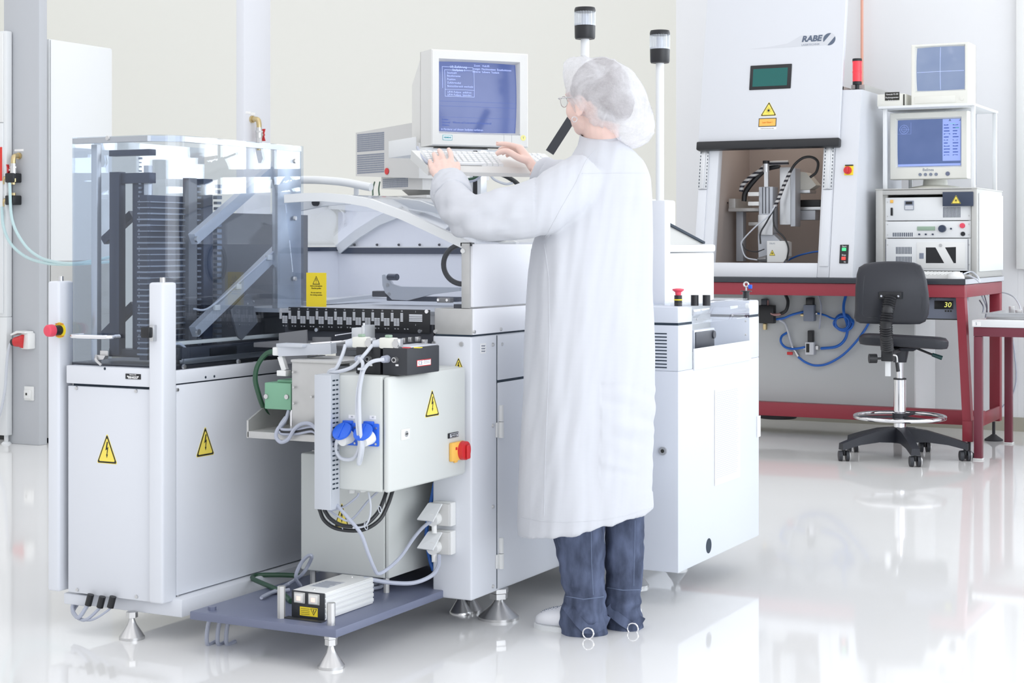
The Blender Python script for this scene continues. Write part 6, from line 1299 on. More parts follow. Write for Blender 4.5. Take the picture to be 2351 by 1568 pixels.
# ---- small red table with a tray
TX, TY, TZ = -1.914, 9.0, .739
t = thing('side_table', 'small white-topped table with wine-red steel legs at right edge', 'table', (-1.6, 9.4, 0))
part(t, 'tabletop', 'offwhite', (TX - .008, -1.05, TY - .006, 9.87, TZ - .036, TZ), bev=.003)
b = MB(); b.box(TX, -1.06, TY, TY + .04, TZ - .085, TZ - .037, bev=.002); b.box(TX, TX + .045, TY, 9.86, TZ - .085, TZ - .037, bev=.002); b.build('apron', 'tbl_red', t)
for x, y in ((TX, TY), (TX, 9.81), (-1.1, TY), (-1.1, 9.81)): b = MB(); b.box(x + .001, x + .043, y + .001, y + .043, .008, TZ - .086, bev=.003); b.mi = 1; b.box(x - .004, x + .048, y - .004, y + .048, 0, .009, bev=.002); b.build('leg', ['tbl_red', 'white'], t)
b = MB(); b.M = FA(TY - .006); q = qa(2240, 742, TY); b.box(TX - .004, TX + .04, TZ - .03, TZ - .008, 0, .0006); b.mi = 1; b.text('5', .02, TX + .016, TZ - .019, .0006); b.build('number_label', ['paper', 'inkgrey'], t)
t = thing('metal_tray', 'flat metal tray with loose parts on the small red table', 'tray', (-1.55, 9.3, TZ))
tx0 = ony(2264, 728, 9.15).x
b = MB(); b.box(tx0, -1.2, 9.15, 9.6, TZ, TZ + .012, bev=.002); b.box(tx0 - .02, -1.2, 9.13, 9.16, TZ + .03, TZ + .036); b.box(tx0, -1.2, 9.15, 9.165, TZ + .012, TZ + .034); b.box(tx0, tx0 + .015, 9.15, 9.6, TZ + .012, TZ + .034); b.build('tray', 'steel', t)
for k in range(9):
    x = tx0 + .06 + k * .045; y = 9.2 + random.random() * .3; h = .03 + random.random() * .02
    b = MB(); b.box(x, x + .02 + .02 * random.random(), y, y + .03, TZ + .012, TZ + .012 + h, bev=.002); tag(b.build('metal_part', 'zinc'), 'small metal part lying in the flat tray', 'part', 'parts in the tray')
# ================================================================ drafting chair
C = ond(2066, 1030, 8.93); C.z = 0
t = thing('drafting_chair', 'black swivel drafting chair with chrome foot ring before the bench', 'chair', C)
ang0 = math.atan2(-FW.y, -FW.x)                                   # one arm towards the lens
b = MB(); b.cyl((C.x, C.y, .085), (C.x, C.y, .16), .042, .05, n=24); b.build('hub', 'fabric_black', t)
for k in range(5):
    a = ang0 + k * 2 * math.pi / 5; d = Vector((math.cos(a), math.sin(a), 0)); s = Vector((-d.y, d.x, 0)); P = []
    rings = []
    for r, zc_, hw, hh in ((.03, .128, .036, .040), (.14, .124, .030, .030), (.25, .104, .027, .021), (.31, .088, .026, .019), (.352, .076, .025, .017)):
        c = C + d * r + Vector((0, 0, zc_)); rings.append([c - s * hw - Vector((0, 0, hh)), c + s * hw - Vector((0, 0, hh)), c + s * hw * .8 + Vector((0, 0, hh)), c - s * hw * .8 + Vector((0, 0, hh))])
    b = MB(); b.loft(rings); ar = b.build('base_arm', 'fabric_black', t, sharp=50)
    c = C + d * .335
    b = MB(); b.cyl((c.x, c.y, .05), (c.x, c.y, .075), .008); b.box(c.x - .011, c.x + .011, c.y - .011, c.y + .011, .028, .055, bev=.004); ca = b.build('caster', 'black', ar)
    cs = RT
    b = MB()
    for sg in (-1, 1): b.cyl(c + cs * sg * .010 + Vector((0, 0, .028)), c + cs * sg * .028 + Vector((0, 0, .028)), .028, .026, n=24)
    b.mi = 1; b.ring(c + cs * .029 + Vector((0, 0, .028)), .026, .003, cs, 24, 6)
    b.build('caster_wheel', ['darkgrey', 'zinc'], ar)
b = MB(); b.cyl((C.x, C.y, .155), (C.x, C.y, .42), .033, n=24); b.mi = 1; b.cyl((C.x, C.y, .42), (C.x, C.y, .428), .034); b.mi = 0; b.cyl((C.x, C.y, .42), (C.x, C.y, .60), .019, n=20); b.build('column', ['chrome', 'black'], t)
rg = Vector((C.x, C.y, .222)); b = MB(); b.ring(rg, .235, .011, (0, 0, 1), 60, 12); fr_ = b.build('foot_ring', 'chrome', t)
b = MB(); b.cyl(rg - Vector((0, 0, .02)), rg + Vector((0, 0, .02)), .04)
for k in range(3):
    a = ang0 + .5 + k * 2.094; b.bar(rg, rg + Vector((math.cos(a), math.sin(a), 0)) * .232, .02, .012)
b.build('ring_spokes', 'fabric_black', fr_)
# seat (turned a little to the right), mechanism, levers
sf = Matrix.Translation((C.x, C.y, 0)) @ Matrix.Rotation(TH - math.radians(14), 4, 'Z')
def soft(b, W, D, H, n=4, cr=.07):
    """rounded slab centred on local origin, W x D, thickness H"""
    def outline(w, d, r):
        p = []
        for cx, cy, a in ((w / 2 - r, d / 2 - r, 0), (-w / 2 + r, d / 2 - r, 90), (-w / 2 + r, -d / 2 + r, 180), (w / 2 - r, -d / 2 + r, 270)):
            for k in range(7): t_ = math.radians(a + 15 * k); p.append((cx + r * math.cos(t_), cy + r * math.sin(t_)))
        return p
    rings = []
    for ins, z in ((.03, -H / 2), (.006, -H * .42), (0, -H * .15), (0, H * .2), (.012, H * .42), (.04, H / 2)): rings.append([(x, y, z) for x, y in outline(W - 2 * ins, D - 2 * ins, cr)])
    b.loft(rings)
zse = CAMH - (784 - 561) / 3850 * 8.93
b = MB(); b.M = sf @ Matrix.Translation((.02, .05, zse)) @ Matrix.Rotation(math.radians(2.5), 4, 'Y') @ Matrix.Rotation(math.radians(-2), 4, 'X'); soft(b, .46, .43, .06); b.build('seat', 'fabric_black', t)
b = MB(); b.M = sf; b.hexa([(-.06, -.10, zse - .045), (.07, -.10, zse - .045), (.09, .14, zse - .035), (-.06, .14, zse - .035), (-.07, -.12, zse - .028), (.10, -.12, zse - .028), (.12, .18, zse - .028), (-.07, .18, zse - .028)]); b.cyl((0, 0, zse - .11), (0, 0, zse - .035), .035, .05); b.build('mechanism', 'fabric_black', t)
b = MB(); p, q, r = ond(2105, 800, 8.9), ond(2140, 814, 8.88), ond(2163, 822, 8.87); b.cyl(p, q, .006); b.mi = 1; b.cyl(q, r, .010, .012, n=12); b.build('lever', ['black', mat('dark_green_grip', (.01, .05, .05), .4)], t)
b = MB(); p = ond(2048, 800, 8.72); 
bx = ond(2038, 815, 8.68); b.box(bx.x - .03, bx.x + .03, bx.y - .02, bx.y + .03, bx.z - .032, bx.z + .032, bev=.004); b.bar(bx + Vector((0, .02, .01)), Vector((C.x, C.y, zse - .035)), .05, .02); b.build('back_bracket', 'black', t)
b = MB(); b.box(bx.x - .013, bx.x + .015, bx.y - .004, bx.y + .008, bx.z - .11, bx.z - .03, bev=.002); b.build('back_bar', 'offwhite', t)
b = MB(); k0 = ond(2003, 823, 8.68); k1 = ond(2028, 823, 8.68); b.cyl(k0 - RT * .018, k0 + RT * .022, .024, n=14); b.cyl(k0, k1, .006); b.build('knob', 'black', t)
b = MB(); b.tube([ond(2050, 815, 8.66), ond(2058, 818, 8.66), ond(2060, 832, 8.66)], .005, 8); b.mi = 1; b.cyl(ond(2059, 832, 8.66), ond(2062, 853, 8.66), .009, .010); b.build('tilt_lever', ['zinc', 'black'], t)
# backrest: shaped pad, its outer shell faces the lens
D = 8.66; PX = D / 3850
bc = ond(2047, 672, D); b = MB(); ax = Matrix.Rotation(TH - math.radians(8), 4, 'Z')
prof = [(1966, 712), (1964, 730), (1968, 738), (1978, 743), (2010, 744.5), (2050, 745), (2090, 745), (2112, 744), (2124, 738), (2131, 722), (2133, 700), (2131, 672), (2127, 645), (2121, 622), (2114, 609), (2100, 603), (2070, 600), (2040, 600), (2010, 602), (1988, 606), (1975, 614), (1970, 630), (1967, 660)]
rings = []
for sc, dd_ in ((.90, -.018), (.97, -.010), (1, .008), (1, .03), (.96, .045), (.86, .055)):
    rings.append([bc + ax.to_3x3() @ Vector(((u - 2048) * PX * sc, dd_ + .04 * ((u - 2048) / 84.0) ** 2 * -1 + .03, (672 - v) * PX * sc)) for u, v in prof])
b.loft(rings); bk = b.build('backrest', 'fabric_black', t, sharp=60)
b = MB(); 
pr2 = [bc + ax.to_3x3() @ Vector(((u - 2048) * PX * .80, .012 - .03 * ((u - 2048) / 84.0) ** 2, (672 - v) * PX * .80)) for u, v in prof]; b.tube(pr2 + [pr2[0]], .004, 6, 2); b.build('shell_groove', 'darkgrey', bk)
m0 = ond(2044, 678, D - .03); b = MB(); b.box(m0.x - .058, m0.x + .058, m0.y - .008, m0.y + .035, m0.z - .018, m0.z + .018, bev=.003); bp_ = b.build('back_plate', 'black', t)
for sg in (-1, 1): screw(bp_, (m0.x + sg * .044, m0.y - .008, m0.z - .004), 'A', .007, 'chrome')
# bellows: a tube with ridges
pts = [ond(u, v, d) for u, v, d in ((2044, 682, 8.60), (2038, 712, 8.58), (2034, 745, 8.58), (2035, 775, 8.60), (2037, 803, 8.63))]
cum = []; n = 46
def samp(tv):
    f = tv * (len(pts) - 1); i = min(int(f), len(pts) - 2); return pts[i].lerp(pts[i + 1], f - i)
b = MB(); q = [samp(k / n) for k in range(n + 1)]; b.tube(q, .03, 16, 1, [(.034 if k % 2 else .028) + .0 for k in range(n + 1)]); b.build('bellows', 'black', t, sharp=80)
# ================================================================ the operator
P = ond; MM_ = 4.95 / 3850
def remeshed(b, voxel, smooth=4, factor=.5):
    """fuse overlapping pieces into one continuous surface"""
    bmesh.ops.recalc_face_normals(b.bm, faces=b.bm.faces)
    me = bpy.data.meshes.new('tmp'); b.bm.to_mesh(me); b.bm.free(); o = bpy.data.objects.new('tmp', me); COL.objects.link(o)
    r = o.modifiers.new('r', 'REMESH'); r.mode = 'VOXEL'; r.voxel_size = voxel
    s = o.modifiers.new('s', 'SMOOTH'); s.iterations = smooth; s.factor = factor
    bpy.context.view_layer.update()
    m2 = bpy.data.meshes.new_from_object(o.evaluated_get(bpy.context.evaluated_depsgraph_get()))
    bpy.data.objects.remove(o); bpy.data.meshes.remove(me); return m2
def link_mesh(name, me, m, parent, disp=None, label=None):
    root = ORG[parent.name]
    if disp:
        nr = [v.normal.copy() for v in me.vertices]
        for v, n in zip(me.vertices, nr): v.co = v.co + n * disp(v.co)
    me.transform(Matrix.Translation(-root)); me.name = name; me.materials.clear(); me.materials.append(M[m])
    for p in me.polygons: p.use_smooth = True
    o = bpy.data.objects.new(name, me); COL.objects.link(o); o.parent = parent; ORG[o.name] = root
    if label: o['label'] = label
    return o
def onkb(u, v, h=0.0):
    inv = kf.inverted(); d = Vector(_ray(u, v)); o = inv @ Vector((0, 0, CAMH)); r = inv.to_3x3() @ d; k = (h - o.z) / r.z
    return Vector((0, 0, CAMH)) + d * k
Z = Vector((0, 0, 1))
person_loc = P(1392, 1440, 4.95); person_loc.z = 0
HEAD = math.radians(42)                                            # body turned left of the line of sight
def dirs(h): f = RT * -math.sin(h) + FW * math.cos(h); return f, RT * -math.cos(h) + FW * -math.sin(h)      # forward, left
fB, lB = dirs(math.radians(40))
M['skin'].node_tree.nodes['Principled BSDF'].inputs['Subsurface Weight'].default_value = .15
M['skin'].node_tree.nodes['Principled BSDF'].inputs['Subsurface Radius'].default_value = (.02, .008, .005)
def ellring(c, A, B, h, n=40, e=2.3, dz=None):
    f, l = dirs(h); r = []
    for k in range(n):
        t = 2 * math.pi * k / n; ct, st = math.cos(t), math.sin(t)
        p = c + l * (A * math.copysign(abs(ct) ** (2 / e), ct)) + f * (B * math.copysign(abs(st) ** (2 / e), st))
        if dz: p = p + Z * dz(p)
        r.append(p)
    return r
# ---------- body: one fused surface (head, neck, torso, arms, hands, legs)
b = MB()
hc = P(1371, 222, 4.95); fH, lH = dirs(math.radians(48))
HM = Matrix(((-lH.x, fH.x, 0, hc.x), (-lH.y, fH.y, 0, hc.y), (0, 0, 1, hc.z), (0, 0, 0, 1)))           # head frame: x right, y forward
b.M = HM
b.ball((0, -.008, .012), .074, .094, .095); b.ball((0, .030, -.040), .060, .062, .078); b.ball((0, .052, -.088), .030, .030, .026); b.ball((0, -.02, -.05), .062, .07, .06)
b.ball((-.036, .055, -.040), .026, .028, .034); b.ball((.036, .055, -.040), .026, .028, .034)                       # cheeks
b.ball((0, .090, -.030), .011, .018, .026); b.ball((0, .098, -.046), .014, .014, .011)                            # nose
b.ball((0, .080, -.074), .022, .012, .006); b.ball((0, .079, -.082), .019, .012, .006)                            # lips
b.ball((-.030, .075, .008), .024, .014, .008); b.ball((.030, .075, .008), .024, .014, .008)                        # brows
b.ball((-.030, .076, -.008), .011, .010, .010); b.ball((.030, .076, -.008), .011, .010, .010)                     # eyes
for sx in (-1, 1): b.ball((sx * .073, .006, -.030), .009, .018, .030); b.ball((sx * .074, .012, -.054), .007, .009, .010)
b.M = Matrix.Identity(4)
nk0 = hc + Z * -.06 - fH * .012; nk1 = P(1383, 352, 4.97)
b.tube([nk0, nk0.lerp(nk1, .5), nk1], .05, 20, 4, [.055, .052, .062])
def torso(v0, u0, A, B): return ellring(P(u0, v0, 4.96), A, B, math.radians(40), 28)
b.loft([torso(340, 1385, .06, .05), torso(365, 1388, .12, .07), torso(420, 1392, .145, .085), torso(520, 1385, .13, .09), torso(640, 1375, .12, .085), torso(760, 1372, .14, .10), torso(840, 1380, .13, .10)])
b.tube([P(1325, 425, 4.86), P(1210, 480, 4.80), P(1085, 495, 4.80), P(1052, 470, 4.87), P(1018, 420, 5.05)], .04, 14, 5, [.055, .048, .042, .040, .026])
b.tube([P(1440, 400, 5.05), P(1360, 440, 5.12), P(1300, 430, 5.16), P(1226, 388, 5.19)], .04, 14, 5, [.055, .046, .040, .026])
for u, D, ul in ((1335, 4.93, 1345), (1435, 4.99, 1432)): b.tube([P(1375 if u < 1400 else 1405, 830, D), P(u, 1060, D), P(ul, 1250, D), P(ul, 1400, D), P(ul, 1440, D)], .05, 14, 4, [.075, .06, .045, .036, .04])
def finger(pts, r0, r1): n = len(pts); b.tube(pts, r0, 10, 4, [r0 + (r1 - r0) * k / (n - 1) for k in range(n)])
def palm(w, kn, th=.013):
    """flat palm from the wrist to the row of knuckles"""
    for k in kn: b.tube([w, w.lerp(k, .5), k], th, 12, 3, [th * 1.25, th * 1.15, th * .95])
    for a, c in zip(kn, kn[1:]): b.tube([a, a.lerp(c, .5), c], th * .9, 10, 2); m0, m1 = w.lerp(a, .6), w.lerp(c, .6); b.tube([m0, m1], th * 1.1, 10, 1)
# left hand, back of it towards the lens, fingers reaching up the keys
wl = P(1019, 418, 5.06)
kn = [P(1036, 376, 5.135), P(1020, 373, 5.14), P(1004, 379, 5.135), P(993, 391, 5.12)]
palm(wl, kn)
finger([kn[0], P(1035, 354, 5.17), onkb(1030, 343, .016)], .0095, .0075)
finger([kn[1], P(1013, 352, 5.18), onkb(1008, 345, .016)], .0098, .0076)
finger([kn[2], P(998, 358, 5.17), onkb(996, 353, .016)], .0094, .0072)
finger([kn[3], P(987, 375, 5.14), onkb(987, 367, .014)], .0085, .0066)
finger([wl.lerp(kn[0], .35), P(1046, 398, 5.10), P(1051, 384, 5.13), onkb(1050, 374, .014)], .0120, .0085)
b.ball(wl.lerp(kn[3], .35) - RT * .006, .014, .014, .020)
# right hand, seen from the thumb side, index poised
wr = P(1226, 387, 5.19)
kr = [P(1193, 339, 5.225), P(1194, 341, 5.25), P(1197, 346, 5.272), P(1202, 353, 5.292)]
palm(wr, kr)
finger([kr[0], P(1168, 332, 5.235), P(1152, 330, 5.245), P(1139, 331, 5.25)], .0098, .0072)
finger([kr[1], P(1168, 339, 5.265), P(1153, 341, 5.27), P(1145, 346, 5.272)], .0098, .0074)
finger([kr[2], P(1172, 345, 5.285), P(1158, 349, 5.29), P(1151, 354, 5.29)], .0092, .0070)
finger([kr[3], P(1180, 352, 5.305), P(1168, 355, 5.31), P(1161, 359, 5.31)], .0084, .0064)
finger([wr.lerp(kr[0], .35) - FW * .008, P(1190, 362, 5.195), P(1166, 348, 5.205), P(1148, 349, 5.215), P(1139, 354, 5.22)], .0130, .0080)
me = remeshed(b, .0032, 5, .5)
ME_body = me
person = bpy.data.objects.new('person', me); COL.objects.link(person)
me.transform(Matrix.Translation(-person_loc)); person.location = person_loc; me.name = 'person'; me.materials.clear(); me.materials.append(M['skin'])
for p in me.polygons: p.use_smooth = True
ORG['person'] = person_loc
tag(person, 'person in white lab coat, bouffant cap and jeans typing at the console, seen from behind', 'person')
# fingernails
b = MB()
for tip, back in ((P(1139, 330, 5.247), P(1152, 329, 5.24)),): 
    d = (tip - back).normalized(); b.ball(tip - d * .004 + Z * .0052, .004, .004, .0022)
b.build('fingernail', mat('nail', (.86, .66, .60), .25), person)
# ---------- hair and cap
b = MB(); b.M = HM; b.ball((0, -.012, .020), .078, .096, .094); b.ball((.0, -.070, -.02), .062, .05, .06); b.ball((0, -.05, -.055), .058, .05, .035)
hme = remeshed(b, .006, 3)
link_mesh('hair', hme, 'hair', person, lambda c: .004 * noise.noise(c * 40))
b = MB(); q = P(1424, 240, 4.935); b.ball(q, .040, .040, .050); bme = remeshed(b, .006, 2); M['bun'] = mat('dark_hair_bun', (.055, .055, .07), .8); link_mesh('hair_bun', bme, 'bun', person, lambda c: .004 * noise.noise(c * 50))
CO = [(1294, 168), (1297, 148), (1308, 137), (1325, 132), (1345, 131), (1360, 135), (1390, 133), (1420, 142), (1450, 164), (1475, 194), (1489, 232), (1498, 268), (1501, 300), (1496, 316), (1480, 328), (1460, 338), (1440, 339), (1424, 330), (1408, 310), (1385, 303), (1358, 299), (1347, 284), (1333, 270), (1319, 262), (1312, 245), (1304, 228), (1299, 205), (1296, 188)]
cu, cv = 1392, 228
ang = sorted((math.atan2(cv - v, u - cu), math.hypot(u - cu, cv - v)) for u, v in CO)
def Rout(a):
    a = (a + math.pi) % (2 * math.pi) - math.pi
    for (a0, r0), (a1, r1) in zip(ang, ang[1:]):
        if a0 <= a <= a1: return r0 + (r1 - r0) * (a - a0) / (a1 - a0)
    a0, r0 = ang[-1]; a1, r1 = ang[0]; a1 += 2 * math.pi; aa = a if a > a0 else a + 2 * math.pi
    return r0 + (r1 - r0) * (aa - a0) / (a1 - a0)
b = MB(); rings = []; n = 160; cc = P(cu, cv, 4.955)
for j in range(1, 70):
    be = -math.pi / 2 + math.pi * j / 70; ring = []
    for k in range(n):
        a = 2 * math.pi * k / n; R = Rout(a) * MM_ * math.cos(be) ** .85
        p = cc + RT * R * math.cos(a) + Z * R * math.sin(a) + FW * (.118 * math.sin(be) + .03 * math.cos(be) * -max(0, math.cos(a)) * .3)
        rim = math.cos(be)
        q = (p - cc) * 16; wq = q + Vector((noise.noise(q * .7), noise.noise(q * .7 + Vector((9, 0, 0))), noise.noise(q * .7 + Vector((0, 9, 0))))) * 1.4
        crease = 1 - min(1, abs(noise.noise(wq)) * 4)
        p += (p - cc).normalized() * ((.006 * noise.noise(q * .5) + .004 * crease) * (1 - .6 * rim ** 3 * 0) * min(1, 1.6 * math.cos(be) + .2))
        ring.append(p)
    rings.append(ring)
b.loft(rings)
capm = clear('bouffant_cap_fleece', (.97, .97, .98), 0.0, 1.01, veil=.6, veilcol=(.93, .94, .96)); M['cap'] = capm
nt = capm.node_tree; tcn = nt.nodes.new('ShaderNodeTexCoord'); fac = None
for sc_, lo_, hi_ in ((11, .32, .80), (150, -.05, .05)):                # fleece: thicker where it bunches, fine fibres
    nz = nt.nodes.new('ShaderNodeTexNoise'); nz.inputs['Scale'].default_value = sc_; nz.inputs['Detail'].default_value = 4; nz.inputs['Distortion'].default_value = 1.2; nt.links.new(tcn.outputs['Object'], nz.inputs['Vector'])
    mr = nt.nodes.new('ShaderNodeMapRange'); mr.inputs['From Min'].default_value = .33; mr.inputs['From Max'].default_value = .67; mr.inputs['To Min'].default_value = lo_; mr.inputs['To Max'].default_value = hi_; nt.links.new(nz.outputs['Fac'], mr.inputs['Value'])
    if fac is None: fac = mr.outputs[0]
    else:
        ad = nt.nodes.new('ShaderNodeMath'); ad.operation = 'ADD'; ad.use_clamp = True; nt.links.new(fac, ad.inputs[0]); nt.links.new(mr.outputs[0], ad.inputs[1]); fac = ad.outputs[0]
for nd in nt.nodes:
    if nd.type == 'MIX_SHADER' and abs(nd.inputs[0].default_value - .6) < 1e-4: nt.links.new(fac, nd.inputs[0])
cap = b.build('bouffant_cap', 'cap', person, sharp=180, label='white see-through bouffant cap')
# glasses and ear ring
b = MB(); b.M = HM
for sx in (-1, 1): 
    b.ring((sx * .036, .098, -.012), .016, .0013, (0, 1, 0), 24, 6); b.tube([(sx * .055, .098, -.006), (sx * .073, .085, -.004), (sx * .080, .03, -.006), (sx * .078, -.005, -.012)], .0016, 6, 3)
b.tube([(-.013, .1, -.008), (0, .104, -.004), (.013, .1, -.008)], .0012, 6, 3)
gl = b.build('glasses', 'zinc', person, label='thin-framed glasses')
b = MB(); b.M = HM
for sx in (-1, 1): b.cyl((sx * .034, .0975, -.012), (sx * .034, .0985, -.012), .0155, n=24)
b.build('lens', 'glass', gl)
b = MB(); e = P(1319, 274, 4.885); b.ring(e, .0075, .0013, FW, 20, 6); b.build('ear_ring', 'chrome', person)
# ---------- coat
CT_ = [(1196, 1190, 1503, .165), (1150, 1191, 1501, .165), (1100, 1193, 1501, .163), (1000, 1198, 1504, .158), (900, 1201, 1505, .155), (800, 1205, 1503, .150), (700, 1210, 1500, .145), (620, 1215, 1499, .140), (560, 1224, 1498, .135), (500, 1246, 1497, .130), (450, 1275, 1495, .125), (410, 1292, 1492, .115), (385, 1300, 1484, .105), (365, 1310, 1472, .095), (348, 1320, 1458, .085), (334, 1328, 1440, .075), (322, 1334, 1424, .062)]
b = MB(); rings = []
ph = math.radians(40)
for i, (v, u0, u1, B) in enumerate(CT_):
    hw = (u1 - u0) / 2 * MM_; A = math.sqrt(max(hw * hw - (B * math.sin(ph)) ** 2, .0016)) / math.cos(ph) * .985
    c = P((u0 + u1) / 2, v, 4.95)
    dz = (lambda p: .045 * (p - P(1346, 1190, 4.95)).dot(RT) / .2 * .75) if v > 1100 else None
    rings.append(ellring(c, A, B, ph, 48, 2.25, dz))
b.loft(rings)
b.tube([P(1345, 405, 4.88), P(1300, 440, 4.83), P(1240, 474, 4.80), P(1180, 491, 4.79), P(1110, 499, 4.79), P(1066, 490, 4.82), P(1042, 458, 4.91), P(1033, 436, 4.975)], .07, 20, 5, [.075, .083, .083, .079, .073, .066, .056, .050])
b.tube([P(1440, 405, 5.03), P(1360, 425, 5.12), P(1300, 418, 5.16), P(1246, 399, 5.18)], .07, 20, 5, [.085, .080, .070, .054])
cn = P(1378, 330, 4.965); tilt = Z + lB * .18 + fB * -.22
def collar(c, r1, r2): 
    t = tilt.normalized(); a = (RT - t * RT.dot(t)).normalized(); d = t.cross(a); return [c + a * r1 * math.cos(2 * math.pi * k / 28) + d * r2 * math.sin(2 * math.pi * k / 28) for k in range(28)]
b.loft([collar(cn - Z * .02, .070, .075), collar(cn + Z * .008, .061, .066), collar(cn + Z * .022, .056, .061)])
cme = remeshed(b, .0055, 5, .5)
def coat_disp(c):
    d = c - Vector((0, 0, CAMH)); D = d.dot(FW); u = CX + F * d.dot(RT) / D; v = HV - F * d.z / D
    if u < 1228 and v < 570:                                       # sleeve: creases around the bent elbow
        w_ = min(1, max(0, (1228 - u) / 60)); s_ = noise.noise(Vector((u * .018 + v * .010, v * .030 - u * .004, D * 3)))
        return w_ * (.011 * s_ + .006 * noise.noise(c * 22))
    hgt = max(0.0, min(1, (v - 420) / 500))
    f1 = noise.noise(Vector((u * .020, v * .0022, D * 5))); f2 = noise.noise(Vector((u * .045 + v * .006, v * .008, 7)))
    cr = noise.noise(Vector((u * .012 - v * .02, v * .03, 2))) if 880 < v < 1130 and u > 1380 else 0
    return .012 * f1 * (.35 + .65 * hgt) + .005 * f2 + .006 * cr
coat_m = M['coat']; nt = coat_m.node_tree; bs = nt.nodes['Principled BSDF']; tc = nt.nodes.new('ShaderNodeTexCoord')
mp = nt.nodes.new('ShaderNodeMapping'); mp.inputs['Rotation'].default_value = (0, 0, -TH); nt.links.new(tc.outputs['Object'], mp.inputs[0])
wv = []
for ax in ('X', 'Z'):
    q = nt.nodes.new('ShaderNodeTexWave'); q.bands_direction = ax; q.inputs['Scale'].default_value = 75; nt.links.new(mp.outputs[0], q.inputs['Vector']); wv.append(q)
mm = nt.nodes.new('ShaderNodeMath'); mm.operation = 'MAXIMUM'; nt.links.new(wv[0].outputs['Fac'], mm.inputs[0]); nt.links.new(wv[1].outputs['Fac'], mm.inputs[1])
rp = nt.nodes.new('ShaderNodeMapRange'); rp.inputs['From Min'].default_value = .9; nt.links.new(mm.outputs[0], rp.inputs['Value'])
mx = nt.nodes.new('ShaderNodeMix'); mx.data_type = 'RGBA'; mx.inputs['A'].default_value = (.60, .615, .655, 1); mx.inputs['B'].default_value = (.575, .59, .63, 1); nt.links.new(rp.outputs[0], mx.inputs['Factor']); nt.links.new(mx.outputs['Result'], bs.inputs['Base Color'])
coat = link_mesh('lab_coat', cme, 'coat', person, coat_disp, label='long white lab coat with sleeves rolled at the cuff')
# cuffs
b = MB(); b.tube([P(1041, 455, 4.92), P(1036, 438, 4.965), P(1031, 421, 5.01)], .055, 24, 4, [.060, .0605, .055]); b.tube([P(1037, 446, 4.94), P(1036, 440, 4.96)], .063, 24, 1)
cm = remeshed(b, .005, 4); link_mesh('cuff', cm, 'coat', coat, lambda c: .004 * noise.noise(c * 30) + .002 * noise.noise(c * 70))
b = MB(); b.tube([P(1254, 402, 5.18), P(1244, 398, 5.18), P(1236, 394, 5.185)], .05, 24, 4, [.056, .056, .050]); cm = remeshed(b, .005, 4); link_mesh('cuff', cm, 'coat', coat, lambda c: .003 * noise.noise(c * 30))
b = MB(); b.loft([collar(cn - Z * .022, .071, .076), collar(cn + Z * .006, .0645, .0695), collar(cn + Z * .026, .0600, .0645), collar(cn + Z * .026, .0570, .0615), collar(cn - Z * .01, .06, .065)], cap=False); b.build('collar', 'coat', coat, sharp=70)
# seams laid on the cloth, hem band
from mathutils.bvhtree import BVHTree
bvh = BVHTree.FromPolygons([v.co + person_loc for v in cme.vertices], [p.vertices[:] for p in cme.polygons])
def on_coat(u, v):
    d = Vector(_ray(u, v)).normalized(); h = bvh.ray_cast(Vector((0, 0, CAMH)), d); return h[0]
def seam(pts, r=.0013):
    q = []
    for (u0, v0), (u1, v1) in zip(pts, pts[1:]):
        for k in range(10):
            p = on_coat(u0 + (u1 - u0) * k / 10, v0 + (v1 - v0) * k / 10)
            if p is not None: q.append(p)
    p = on_coat(*pts[-1])
    if p is not None: q.append(p)
    if len(q) > 2: b = MB(); b.tube(q, r, 6, 1); b.build('seam', 'coat', coat)
seam([(1366, 345), (1345, 370), (1322, 420), (1290, 475), (1252, 545)])
seam([(1250, 560), (1260, 640), (1262, 760), (1258, 900), (1252, 1050), (1249, 1185)])
seam([(1336, 398), (1400, 397), (1487, 397)])
seam([(1197, 1186), (1240, 1196), (1300, 1199), (1380, 1194), (1440, 1183), (1498, 1164)], .0013)
# ---------- trousers
def leg(cols, D, B):
    b = MB(); rings = []
    for v, u0, u1 in cols:
        hw = (u1 - u0) / 2 * D / 3850; rings.append(ellring(P((u0 + u1) / 2, v, D), hw, B * hw / .075, 0, 32, 2.2))
    b.loft(rings); return b
Ll = [(1468, 1300, 1394), (1455, 1290, 1395), (1430, 1284, 1394), (1405, 1286, 1392), (1385, 1296, 1391), (1360, 1296, 1390), (1300, 1282, 1389), (1230, 1270, 1389), (1150, 1262, 1390), (1000, 1262, 1388), (850, 1270, 1386)]
Lr = [(1459, 1402, 1474), (1445, 1395, 1478), (1415, 1392, 1479), (1395, 1392, 1474), (1360, 1391, 1474), (1300, 1389, 1478), (1200, 1387, 1479), (1100, 1385, 1480), (1000, 1380, 1478), (850, 1374, 1476)]
b = leg(Ll, 4.93, .075); b2 = leg(Lr, 4.99, .075)
for q in (b2,):
    t_ = q.bm; mp_ = {v: b.bm.verts.new(v.co) for v in t_.verts}
    for f in t_.faces: b.bm.faces.new([mp_[v] for v in f.verts])
    t_.free()
tme = remeshed(b, .005, 3)
def tr_disp(c):
    n1 = noise.noise(Vector((c.x * 18, c.y * 18, c.z * 9))) + .6 * noise.noise(Vector((c.x * 30, c.y * 30, c.z * 34))); low = max(0, min(1, (.28 - c.z) / .2))
    return .0075 * n1 + low * .009 * noise.noise(Vector((c.x * 14, c.y * 14, c.z * 38)))
tr = link_mesh('jeans', tme, 'denim', person, tr_disp, label='blue-grey denim trousers with ankle straps and rings')
tbvh = BVHTree.FromPolygons([v.co + person_loc for v in tme.vertices], [p.vertices[:] for p in tme.polygons])
